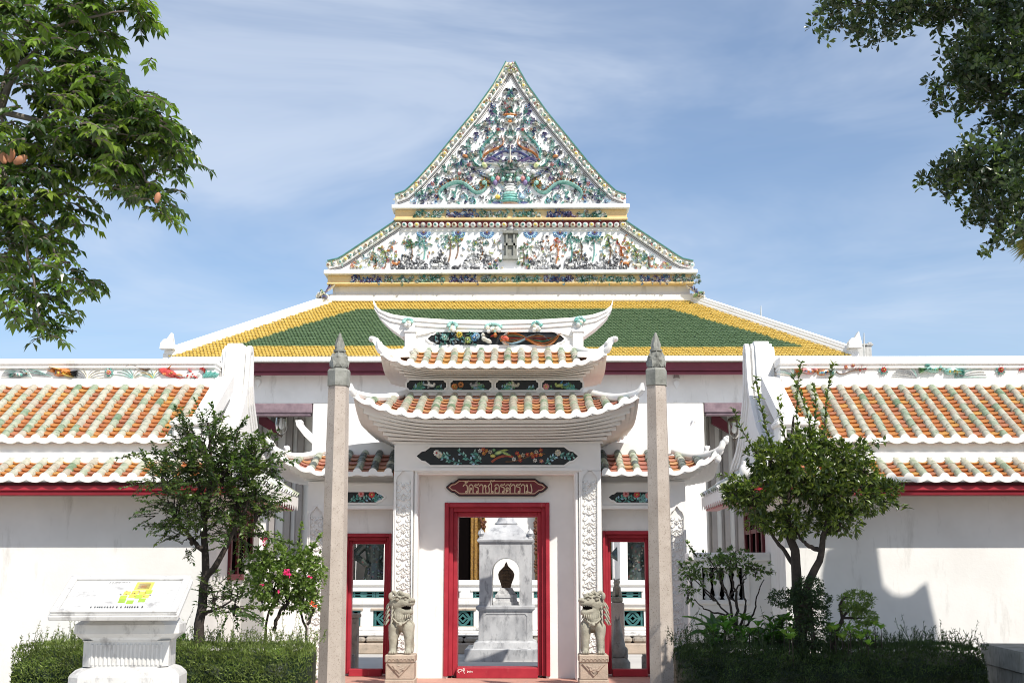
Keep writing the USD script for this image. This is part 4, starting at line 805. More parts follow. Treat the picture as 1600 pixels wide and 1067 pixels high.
# --- tier one
Yf, Yt_ = -.95, .55
xl, xr = PX(546, Yf), PX(1004, Yf); z0 = PZ(648, Yf); z1 = PZ(617, Yt_)
tier1, pt1, ribs1 = ch_roof(gate, 'tiled_roof', xl, xr, True, True, Yf, Yt_, z0, z1, .30, 1.15, .66, .2375, .066, 7, .19, BT, BW, PB, PBW, -.25, x_off=.01, band=.14)
tagp(stage.GetPrimAtPath(tier1), 'wide lower roof tier over the main doorway'); hull(gate, xl, xr, True, True, Yf, z0, .30, 1.15, X0 - .03, X1 + .03, -.02, PZ(693, 0), K=8, yb=1.6)
m = MB(); AY = .55; m.box(PX(631, AY), PX(914, AY), AY + .003, 1.55, PZ(640, AY), PZ(588, AY)); part(gate, 'attic_wall', m, 'plaster_clean')
for i, (a, b) in enumerate(((636, 697), (704, 768), (775, 841), (847, 910))):
    pp, rl = panel(a, b, 594.5, 609.5, AY - .003, ends=False, name='bird_panel'); c = (a + b) / 2
    for k in range(3): spray(rl, a + 8 + k * 3 if i % 2 == 0 else b - 8 - k * 3, 608, 16, -.5 if i % 2 == 0 else -2.6, None, 'green', 7)
    spray(rl, b - 18 if i % 2 == 0 else a + 18, 607, 12, -.2 if i % 2 == 0 else -2.9, ('orange' if i == 1 else 'pink', 'yellow') if i in (1, 3) else None, 'green' if i != 1 else 'brown', 6)
    bx = c + (6 if i < 2 else -4); bc = ['white', 'grey', 'cream', 'lime'][i]; d = 1 if i % 2 == 0 else -1
    rl.dome(bx, 602, 7, 2.8, d * .15, .03, bc, 9); rl.dome(bx + d * 6, 600, 2.2, None, 0, .03, bc, 7); rl.leaf(bx - d * 3, 602, 3.14 + .2 if d > 0 else -.2, 11, 1.6, .025, bc if i != 3 else 'blue'); rl.leaf(bx, 601, -2.2 if d > 0 else -.9, 8, 1.8, .035, bc if i != 3 else 'blue'); rl.leaf(bx - d, 603, 2.4 if d > 0 else .7, 6, 1.4, .03, bc)
    if i == 1: rl.flower(720, 601, 5, 10, .025, 'orange', 'brown')
    part(pp, 'inlay', rl.mb, 'porcelain')
# --- tier two
Yf2, Yt2 = -.10, .85
xl, xr = PX(588, Yf2), PX(953, Yf2); z0 = PZ(570, Yf2); z1 = PZ(546, Yt2)
tier2, pt2, ribs2 = ch_roof(gate, 'tiled_roof', xl, xr, True, True, Yf2, Yt2, z0, z1, .20, .8, .50, .2175, .06, 4, .16, BT, [.3, .3, .25, .10, .05], PT, [.1, .3, .2, .4], .7, band=.2)
tagp(stage.GetPrimAtPath(tier2), 'small topmost roof tier under the boat shaped ridge'); hull(gate, xl, xr, True, True, Yf2, z0, .20, .8, PX(633, AY), PX(912, AY), AY, PZ(592, AY), K=6, yb=1.7)
for sg in (-1, 1):
    f = (lambda q: q) if sg < 0 else (lambda q: 771 * 2 - q); m = MB(); ym = Yf2 + .12
    out = [(f(a), b) for a, b in ((578, 528), (584, 527), (592, 530), (597, 538), (608, 546), (626, 551), (640, 551), (640, 559), (620, 560), (604, 556), (593, 549), (586, 540), (582, 533))]
    m.prism(poly_px(out, ym), 'y', ym - .10, ym + .16); m.ball(P(f(581), 530, ym - .03), (.05, .12, .045), sub=2); m.ball(P(f(594), 537, ym - .06), (.035, .1, .035), sub=2); part(gate, 'eave_curl', m, 'plaster_clean')
RYc = 1.0
m = MB(); m.box(PX(640, RYc), PX(903, RYc), RYc - .185, RYc + .2, PZ(556, RYc), PZ(508, RYc)); m.box(PX(630, RYc), PX(912, RYc), RYc - .23, RYc + .24, PZ(551, RYc), PZ(542, RYc), ch=.02)
ridge = part(gate, 'ridge_wall', m, 'plaster_clean')
for a, b in ((629, 646), (897, 914)):
    m = MB()
    for g_, ya, yb in ((-2, 558, 546), (0, 546, 524), (-2, 524, 519), (1.5, 519, 512)): m.box(PX(a + g_, RYc), PX(b - g_, RYc), RYc - .27 - g_ * -.01, RYc + .26, PZ(ya, RYc) + .002, PZ(yb, RYc), ch=.012)
    part(gate, 'ridge_post', m, 'plaster_clean')
bo = RYc - .02; cx = 771
def both(pts): return pts + [(2 * cx - a, b) for a, b in pts[::-1]]
top = [(585, 471), (589, 482), (599, 490), (618, 496), (650, 500.5), (700, 503.5), (cx, 504.5)]
for (low, d, g_) in (([(cx, 511), (690, 509), (640, 505), (610, 499), (594, 491), (586, 480)], .24, 0), ([(cx, 517), (690, 515.5), (642, 512), (612, 506), (595, 497), (587, 487)], .222, 4.5), ([(cx, 522), (680, 522), (642, 530), (630, 529), (612, 516), (600, 505), (592, 496)], .20, 9)):
    tp = [(a + (2 if g_ else 0), b + g_) for a, b in top]; out = tp[:-1] + [(2 * cx - a, b) for a, b in tp[::-1]] + [(2 * cx - a, b) for a, b in low[::-1]][:-1] + low
    m = MB(); m.prism(poly_px(out, bo), 'y', bo - d, bo + d); part(gate, 'ridge_boat', m, 'plaster_clean')
for x, y, n in ((637, 504, 7), (707, 510, 7), (771, 512, 13), (839, 509, 7), (906, 502, 7)):
    rl = Relief(bo - .24)
    for k in range(n): rl.mb.ball(P(x + R.uniform(-1, 1) * (4.5 if n < 9 else 9), y + 2 + R.uniform(-2.5, 4), bo - .27 - R.uniform(0, .03)), .036, pal(R.choice(['white', 'cream', 'white', 'teal2'])), sub=2)
    for k in range(n): a = -3.1 + 3.1 * k / (n - 1); rl.mb.ball(P(x + (6 if n < 9 else 11) * math.cos(a), y - 1 + 5 * math.sin(a), bo - .26), (.036, .03, .026), pal(R.choice(['teal', 'teal2', 'teal2'])), sub=2)
    part(gate, 'ceramic_fruit', rl.mb, 'porcelain', smooth=True)
pp, rl = panel(668, 882, 519, 540, RYc - .187, name='phoenix_panel')
for k in range(70):
    x, y = R.uniform(680, 742), R.uniform(521, 539); rl.leaf(x, y, R.uniform(0, 6.3), R.uniform(4, 7), 1.4, R.uniform(.04, .1), R.choice(['teal2', 'white', 'lblue', 'grey', 'teal']))
for x, y, c in ((718, 524, 'yellow'), (731, 532, 'lime'), (745, 526, 'lblue'), (741, 529, 'blue'), (695, 528, 'teal2')): rl.flower(x, y, 5.5, 9, .12, c, 'lime' if c == 'yellow' else 'white')
for x, y, r_ in ((757, 530, 6), (763, 533, 6.5), (755, 524, 4)): rl.dome(x, y, r_, 4, .4, .1, 'white', 8, 'cream')
for k, c in enumerate(('orange', 'cream', 'teal', 'red', 'grey', 'orange', 'lblue')): rl.strip(rl.curve([(782, 530 + k % 3), (806, 522 + 2.3 * k), (836, 537 - 2.2 * k), (876 - 3 * k, 521 + 2.2 * k)], 18), np.interp(np.linspace(0, 1, 18), [0, .4, .9, 1], [1.4, 2.0, 1.6, .3]), .10, c, 'orange' if c == 'cream' else None)
rl.dome(789, 530, 9, 6, .3, .14, 'orange', 9, 'red'); rl.dome(774, 524, 3.5, None, 0, .14, 'orange', 8); rl.leaf(772, 524, 2.7, 6, 1, .12, 'red'); rl.leaf(786, 527, -.7, 12, 3, .15, 'grey', 'white'); rl.leaf(784, 534, .5, 13, 3, .15, 'white', 'orange')
part(pp, 'inlay', rl.mb, 'porcelain')
# ------------------------------------------------------------ galleries either side
def gallery(sg, label):
    """sg -1: left of the gate, +1: right. Built from its inner end outwards."""
    g_ = thing('gallery_building', label, 'gallery', (sg * 3.7, -3.6, 0)); Xs = lambda a: sg * a if sg < 0 else a + .09
    far = 12.0
    def bx(m, a, b, *r, **k): return m.box(*sorted((Xs(a), Xs(b))), *r, **k)
    GE, GW, GU, GB, GT = -4.1, -3.56, -3.50, -3.58, -2.0      # lower eave, wall, lower-roof top, upper eave, ridge
    ref = 150 if sg < 0 else 1480
    z_e, z_lt, z_ue, z_ut, z_rt = PZ(746, GE, ref), PZ(719, GU, ref), PZ(688, GB, ref), PZ(601, GT, ref), PZ(561 if sg < 0 else 557, GT, ref)
    m = MB(); bx(m, 3.64, far, GW, GW + .3, -.1, z_e); bx(m, 3.64, 3.94, GW + .302, -.9, -.1, z_e); part(g_, 'wall', m, 'plaster')
    m = MB(); bx(m, 3.3, far, GE + .10, GE + .22, PZ(760, GE, ref), PZ(749, GE, ref)); part(g_, 'eave_board', m, 'dark_red')
    m = MB(); zf1, zf0 = PZ(758, GE + .06, ref), PZ(773, GE + .06, ref); bx(m, 3.3, far, GE + .04, GE + .26, zf0 + .05, zf1, ch=.012); bx(m, 3.34, far, GE + .07, GE + .30, zf0, zf0 + .048, ch=.012)
    bx(m, 3.12, 3.298, GE + .04, .0, zf0 + .05, zf1, ch=.012); bx(m, 3.15, 3.338, GE + .07, -.0, zf0, zf0 + .048, ch=.012); part(g_, 'fascia', m, 'fascia_red')
    m = MB(); bx(m, 3.3, far, GE + .36, GW, zf0 + .06, zf0 + .09); bx(m, 3.3, 3.64, GE + .4, -.1, zf0 + .062, zf0 + .092); part(g_, 'soffit', m, 'plaster_clean')
    # lower skirt roof
    sp = .2185; xa, xb = sorted((Xs(3.10), Xs(8.4)))
    lr, ptl, _ = ch_roof(g_, 'tiled_roof', xa, xb, sg > 0, sg < 0, GE, GU, z_e, z_lt, 0.03, .5, .50, sp, .055, 5, .22, BT, BW, PT, PW, 0, band=.12)
    # its return along the inner end
    m = MB(); q = []
    for y in np.linspace(GE, .1, 40): q.append([(Xs(3.10), y, z_e - .05), (Xs(3.62), y + .0, z_lt + .02)])
    m.grid(q, flip=sg < 0); q = [[(Xs(3.10), y, z_e - .17 - .035 * math.cos(y * 2 * math.pi / .19)), (Xs(3.10), y, z_e + .015 + .03 * math.cos(y * 2 * math.pi / .19))] for y in np.arange(GE, .1, .02)]
    m.grid(q, flip=sg > 0); q = [[(a + (Xs(3.14) - Xs(3.10)), b, c) for a, b, c in r] for r in q]; m.grid(q, flip=sg < 0)
    sk = part(g_, 'eave', m, 'plaster_clean')
    for y in np.arange(GE + .1, .05, .19): barrel(sk, [(Xs(3.08), y, z_e), (Xs(3.62), y, z_lt + .07)], np.array([-sg, 0, 1.0]), .058, .27, ['plaster_worn', BT[0], BT[1]], [.6, .2, .2])
    m = MB(); m.tube([(Xs(3.08), GE - .02, z_e + .03), (Xs(3.35), GE + .28, (z_e + z_lt) / 2 + .05), (Xs(3.62), GU + .02, z_lt + .12)], [.07, .075, .08], 8); m.ball((Xs(3.06), GE - .04, z_e + .08), (.06, .06, .09), sub=2); part(g_, 'hip_ridge', m, 'plaster_clean', smooth=40)
    # band between the tiers and the upper roof
    m = MB(); bx(m, 3.6, far, GU, GU + .2, z_lt - .03, z_ue - .03); bx(m, 3.6, far, GU - .05, GU + .02, z_lt + .02, z_lt + .10, ch=.015); part(g_, 'band', m, 'plaster')
    m = MB(); q = []
    for tq in (0, .5, 1): yy, zq = GB - .06 + (GT - GB + .06) * tq, z_ue + .02 + (z_ut - z_ue) * tq; q.append([(Xs(3.70), yy, zq - .12), (Xs(3.96), yy, zq - .12), (Xs(3.96), yy, zq + .085), (Xs(3.70), yy, zq + .12)])
    m.grid(np.array(q, float), closed=True, flip=sg > 0); m.add(q[0], [(0, 1, 2, 3)]); part(g_, 'verge', m, 'plaster_clean')
    xa, xb = sorted((Xs(3.90), Xs(8.5)))
    ur, ptu, _ = ch_roof(g_, 'tiled_roof', xa, xb, False, False, GB, GT, z_ue + .02, z_ut, 0, 1, .5, .2165, .055, 14, .175, BT, BW, PT, PW, 0, band=.05)
    m = MB(); m.grid([[(Xs(3.98), 2 * GT - GB + .3, z_ue - .1), (Xs(8.5), 2 * GT - GB + .3, z_ue - .1)], [(Xs(3.98), GT + .3, z_ut - .05), (Xs(8.5), GT + .3, z_ut - .05)]], flip=sg > 0); part(g_, 'roof_slope', m, 'pan_glaze_0')
    m = MB(); bx(m, 8.5, far, GB, GT + .3, z_ue - .3, z_ut - .02); part(g_, 'roof_slope', m, 'pan_glaze_0')
    # ridge wall with cap
    m = MB(); bx(m, 3.98, far, GT, GT + .28, z_ut - .1, z_rt - .09); bx(m, 3.98, far, GT - .05, GT + .0, z_ut - .02, PZ(592, GT, ref), ch=.01)
    rw = part(g_, 'ridge_wall', m, 'plaster_clean')
    m = MB(); bx(m, 3.96, far, GT - .05, GT + .40, PZ(571, GT, ref), z_rt, ch=.02); bx(m, 3.97, far, GT - .03, GT + .34, PZ(576, GT, ref), PZ(571, GT, ref) - .003, ch=.01); part(g_, 'ridge_cap', m, 'plaster')
    # gable end wall, flaring down in mouldings
    prof = [(-.06, 4.93), (-.13, 4.85), (-.17, 4.62), (-.20, 4.38), (-.30, 4.15), (-.44, 3.98), (-.60, 3.80), (-.78, 3.62), (-1.05, 3.46), (-1.45, 3.32), (-1.62, 3.22), (-1.62, 2.9)]
    yc = -1.5; zc = (z_rt - 4.66)
    full = [(yc + a, b + zc) for a, b in prof] + [(yc - a, b + zc) for a, b in prof[::-1]]
    m = MB(); body = Polygon(full); a0, a1 = sorted((Xs(3.62), Xs(3.99))); b0, b1 = sorted((Xs(3.70), Xs(3.91)))
    m.prism(body.buffer(-.045), 'x', a0, a1); m.prism(body, 'x', *sorted((Xs(3.655), Xs(3.955)))); m.prism(body.buffer(.035), 'x', b0, b1); gw = part(g_, 'gable_wall', m, 'plaster_clean', smooth=30)
    for k, (d, t) in enumerate(((.05, .055), (.11, .035), (.19, .02))):
        ring = body.buffer(-d + .05).difference(body.buffer(-d - .03)) ; m = MB(); a, b = sorted((Xs(3.62) , Xs(3.62 - t)))
        ring = ring.intersection(shapely.geometry.box(-9, z_lt + .15, 9, 9)); m.prism(ring, 'x', a, b); part(gw, 'moulding', m, 'plaster_clean', smooth=30)
    m = MB(); bx(m, 3.60, 4.10, GB - .06, GB + .3, z_lt + .1, z_ue + .30, ch=.03); bx(m, 3.57, 4.13, GB - .10, GB + .3, z_ue + .18, z_ue + .25, ch=.02); part(g_, 'gable_foot', m, 'plaster_clean')
    # end wall's red window
    m = MB(); y0, y1 = -2.22, -.75; zA, zB = 1.5, 2.55; bx(m, 3.60, 3.642, y0, y1, zA, zA + .08); bx(m, 3.60, 3.642, y0, y1, zB - .12, zB)
    for y in (y0, -1.78, -1.30, y1 - .1): bx(m, 3.60, 3.642, y, y + .09, zA + .08, zB - .12)
    for k in range(7): bx(m, 3.61, 3.64, y0 + .12 + k * .2, y0 + .16 + k * .2, zB - .34, zB - .122)
    bx(m, 3.605, 3.642, y0 + .09, y1 - .1, zB - .40, zB - .342)
    wf = part(g_, 'window_frame', m, 'dark_red'); m = MB(); bx(m, 3.632, 3.644, y0 + .05, y1 - .05, zA + .02, zB - .05); part(wf, 'window_opening', m, 'dark_inside')
    # low wall between the gallery's corner and the gate
    LY = -2.55 if sg > 0 else -1.3; zt_ = PZ(863, LY, 1140) if sg > 0 else PZ(872, LY, 420); xi = 2.55 if sg > 0 else 2.7
    m = MB(); w0, w1 = 2.72, 3.28; h0, h1 = zt_ - .62, zt_ - .20
    bx(m, xi, w0, LY, LY + .22, 0, zt_ - .11); bx(m, w1, 3.638, LY, LY + .22, 0, zt_ - .11); bx(m, w0, w1, LY + .001, LY + .219, 0, h0); bx(m, w0, w1, LY + .001, LY + .219, h1, zt_ - .111)
    lw = part(g_, 'low_wall', m, 'plaster'); m = MB(); bx(m, xi - .02, 3.637, LY - .05, LY + .27, zt_ - .11, zt_, ch=.015); part(lw, 'coping', m, 'plaster' if sg < 0 else 'plaster_worn')
    m = MB(); 
    for a, b, c, d in ((w0 - .07, w1 + .07, h1, h1 + .06), (w0 - .07, w1 + .07, h0 - .06, h0), (w0 - .07, w0, h0, h1), (w1, w1 + .07, h0, h1)): bx(m, a, b, LY - .03, LY + .05, c, d, ch=.01)
    part(lw, 'opening_frame', m, 'plaster_clean'); m = MB(); bx(m, w0, w1, LY + .16, LY + .2, h0, h1); part(lw, 'recess_back', m, 'dark_inside')
    for k in range(4):
        m = MB(); m.lathe([(.03, 0), (.05, .03), (.03, .06), (.055, .17), (.045, .26), (.025, .33), (.05, .38), (.03, .42)], (Xs(w0 + .08 + k * .13), LY + .09, h0), 10); part(lw, 'baluster', m, 'plaster_clean', smooth=40)
    return g_, rw, GT, lw
gl, rwl, GT, lwl = gallery(-1, 'left gallery with orange tiles and painted red fish and yellow bird on its ridge')
gr, rwr, GT, lwr = gallery(1, 'right gallery with orange tiles and painted green birds and red blossoms on its ridge')
# ceramic pictures on the ridges
def grass(rl, x, y, n, L, cols, up=-1.57, spread=1.2, w_=.9):
    for k in range(n):
        a = up + spread * (k / (n - 1) - .5) * 2; q = rl.curve([(x, y), (x + L * .5 * math.cos(a), y + L * .42 * math.sin(a)), (x + L * math.cos(a) * 1.15, y + L * .55 * math.sin(a))], 8); rl.strip(q, np.linspace(w_, .2, 8), .012, R.choice(cols))
def fowl(rl, x, y, d, body, wing, tail, s_=1.0):
    rl.dome(x, y, 14 * s_, 6.5 * s_, .15 * d, .06, body, 12); rl.dome(x + d * 15 * s_, y - 3 * s_, 4 * s_, 3.4 * s_, 0, .06, body, 8); rl.leaf(x + d * 18 * s_, y - 3 * s_, 0 if d > 0 else 3.14, 5 * s_, 1, .04, 'orange')
    for k in range(5): rl.leaf(x - d * (4 - k) * s_, y - 2 * s_ + k, (2.7 + k * .15) if d > 0 else (.44 - k * .15), 14 * s_, 2.2 * s_, .075, wing if k % 2 else body)
    for k in range(4): rl.leaf(x - d * 10 * s_, y, (3.3 - k * .22) if d > 0 else (-.16 + k * .22), 16 * s_, 2 * s_, .05, tail)
    for k in range(4): rl.dome(x + d * (k * 4 - 4) * s_, y + 1, 2.4, 3, 0, .075, tail if k % 2 else wing, 6)
def koi(rl, x, y, d, c1, c2, ang=0.0, s_=1.0):
    rl.dome(x, y, 15 * s_, 6 * s_, ang, .06, c1, 12); rl.leaf(x - d * 12 * s_ * math.cos(ang), y - d * 12 * s_ * math.sin(ang), ang + (3.4 if d > 0 else .3), 12 * s_, 3, .05, c1); rl.leaf(x - d * 12 * s_ * math.cos(ang), y - d * 12 * s_ * math.sin(ang), ang + (2.8 if d > 0 else -.3), 12 * s_, 3, .05, c2)
    for k in range(6): rl.dome(x + R.uniform(-9, 9) * s_, y + R.uniform(-3, 3) * s_, 2.4, 1.8, 0, .075, c2, 6)
    rl.leaf(x, y - 5 * s_, -2.4 if d > 0 else -.7, 8 * s_, 2, .05, c2)
GRY = ['grey', 'teal2', 'white', 'cream']
def pic(par, name, draw): rl = Relief(GT - .004); draw(rl); part(par, name, rl.mb, 'porcelain')
def flr(x, y, r, c): return lambda rl: ([rl.leaf(x, y, k * .785 + .4, r * 1.7, 2.2, .03, 'teal2' if k % 2 else 'teal') for k in range(8)], rl.flower(x, y, r, 8, .06, c, 'yellow'))
pic(rwl, 'ceramic_grass', lambda rl: (grass(rl, 50, 590, 9, 42, GRY, -2.6, .5), grass(rl, 80, 588, 5, 60, ['teal2', 'grey'], -2.9, .18)))
pic(rwl, 'ceramic_bird', lambda rl: (fowl(rl, 97, 582, -1, 'orange', 'yellow', 'black'), rl.leaf(99, 579, -2.9, 22, 2.4, .08, 'yellow', 'orange'), rl.leaf(95, 584, .25, 22, 2.4, .08, 'yellow')))
pic(rwl, 'ceramic_grass', lambda rl: grass(rl, 136, 594, 11, 34, GRY, -1.5, 1.25)); pic(rwl, 'ceramic_flower', flr(171, 582, 4.5, 'pink'))
pic(rwl, 'ceramic_grass', lambda rl: grass(rl, 208, 592, 8, 30, GRY, -1.6, 1.1)); pic(rwl, 'ceramic_bird', lambda rl: fowl(rl, 30, 585, 1, 'grey', 'white', 'teal', .6))
pic(rwl, 'ceramic_branch', lambda rl: (rl.strip(rl.curve([(196, 574), (214, 573), (226, 578), (234, 576)], 12), [1.1] * 12, .03, 'brown'), grass(rl, 240, 592, 7, 26, ['teal2', 'yellow', 'grey'], -1.7, 1.0)))
pic(rwl, 'ceramic_fish', lambda rl: koi(rl, 262, 582, -1, 'red', 'orange', .35, 1.05)); pic(rwl, 'ceramic_fish', lambda rl: koi(rl, 300, 587, 1, 'white', 'red', -.2, .95))
pic(rwl, 'ceramic_flower', lambda rl: [rl.leaf(312 + k * 2, 577, -.4 + k * .5, 8, 2, .04, 'red') for k in range(5)]); pic(rwl, 'ceramic_leaf', lambda rl: [rl.leaf(318 + k * 4, 591 - k, -1.2 + .3 * k, 14, 4, .04, 'teal') for k in range(4)])
pic(rwr, 'ceramic_grass', lambda rl: grass(rl, 1240, 588, 6, 26, GRY, -2.2, .7)); pic(rwr, 'ceramic_bird', lambda rl: fowl(rl, 1262, 580, 1, 'pink', 'lblue', 'orange', .8)); pic(rwr, 'ceramic_bird', lambda rl: fowl(rl, 1286, 582, -1, 'orange', 'blue', 'teal2', .7))
pic(rwr, 'ceramic_branch', lambda rl: (rl.strip(rl.curve([(1306, 580), (1318, 584), (1328, 580), (1346, 577), (1354, 573)], 14), [.9] * 14, .03, 'brown'), [rl.flower(x, y, 3.6, 5, .05, 'red', 'yellow') for x, y in ((1321, 574), (1332, 571))], [rl.leaf(1336 + k * 3, 577 - k % 2 * 2, -1.2 + k % 3, 4, 1.2, .04, 'red') for k in range(6)]))
pic(rwr, 'ceramic_flower', flr(1380, 578, 5, 'red')); pic(rwr, 'ceramic_grass', lambda rl: grass(rl, 1432, 590, 9, 34, ['grey', 'teal2', 'white'], -2.35, .7))
pic(rwr, 'ceramic_bird', lambda rl: (fowl(rl, 1456, 577, 1, 'teal2', 'teal', 'green', .85), rl.dome(1448, 571, 5, 3, 0, .06, 'deep', 8))); pic(rwr, 'ceramic_bird', lambda rl: fowl(rl, 1486, 580, -1, 'teal2', 'yellow', 'teal', .85))
pic(rwr, 'ceramic_grass', lambda rl: grass(rl, 1492, 590, 9, 44, ['grey', 'teal2', 'white'], -.75, .7)); pic(rwr, 'ceramic_flower', flr(1563, 578, 5, 'red')); pic(rwr, 'ceramic_branch', lambda rl: [rl.leaf(1592 + k * 3, 580 - k * 2, -1 + k * .5, 6, 1.6, .04, 'red') for k in range(4)])

# ------------------------------------------------------------ granite posts
PYp = -3.4
def post(name, label, x, y):
    p = thing(name, label, 'stone pillar', (x, y, 0), 'granite pillars before the gate')
    zs = PZ(604, PYp, 526); zf = PZ(520, PYp, 526); k = PPX(PYp)
    m = MB(); n = 6; m.lathe([(.182, -.06), (.172, .35), (.150, zs - .9), (.138, zs - .02), (.133, zs)], (x, y, 0), n, turn=math.pi / 6 - .19); part(p, 'shaft', m, 'granite')
    m = MB(); m.lathe([(.133, zs), (.150, zs + .004), (.152, zs + .20), (.138, zs + .225), (.127, zs + .232)], (x, y, 0), n, turn=math.pi / 6 - .19); part(p, 'cap', m, 'grey_stone')
    z = zs + .232; H_ = zf - z; pk = .90
    pr = [(.09, 0), (.118, .02), (.132, .08), (.136, .13), (.128, .19), (.100, .25), (.075, .29), (.072, .305), (.092, .31), (.092, .345), (.068, .35), (.062, .40), (.049, .48), (.034, .57), (.016, .645), (.0, .66)]
    m = MB(); m.lathe([(a * pk, z + b * H_ / .66) for a, b in pr], (x, y, 0), 18)
    for row, (zz, rr, nn, hh) in enumerate([(q0, q1 * pk, q2, q3) for q0, q1, q2, q3 in ((.09, .131, 6, .11), (.19, .122, 6, .09), (.40, .060, 6, .10), (.48, .046, 5, .08))]):
        for i in range(nn):
            a = (i + .5 * (row % 2)) * 2 * math.pi / nn; c = np.array([x + rr * math.cos(a), y + rr * math.sin(a), z + zz * H_ / .66]); t = np.array([-math.sin(a), math.cos(a), 0]); o_ = np.array([math.cos(a), math.sin(a), 0])
            w_ = rr * .42; m.add([c + t * w_ - o_ * .008, c - t * w_ - o_ * .008, c + [0, 0, hh] - o_ * rr * .25, c - [0, 0, hh * .6] + o_ * .0, c + o_ * .016 + [0, 0, hh * .2]], [(3, 0, 4), (0, 2, 4), (2, 1, 4), (1, 3, 4)])
    part(p, 'lotus_finial', m, 'grey_stone', smooth=35); return p
p1_ = post('stone_pillar', 'tall granite pillar left of the gate, before the left doorway', PX(522, PYp), PYp)
copy_thing(p1_, 'stone_pillar', 'tall granite pillar right of the gate, before the right doorway', 'stone pillar', (PX(1032, PYp), PYp, 0), 'granite pillars before the gate')

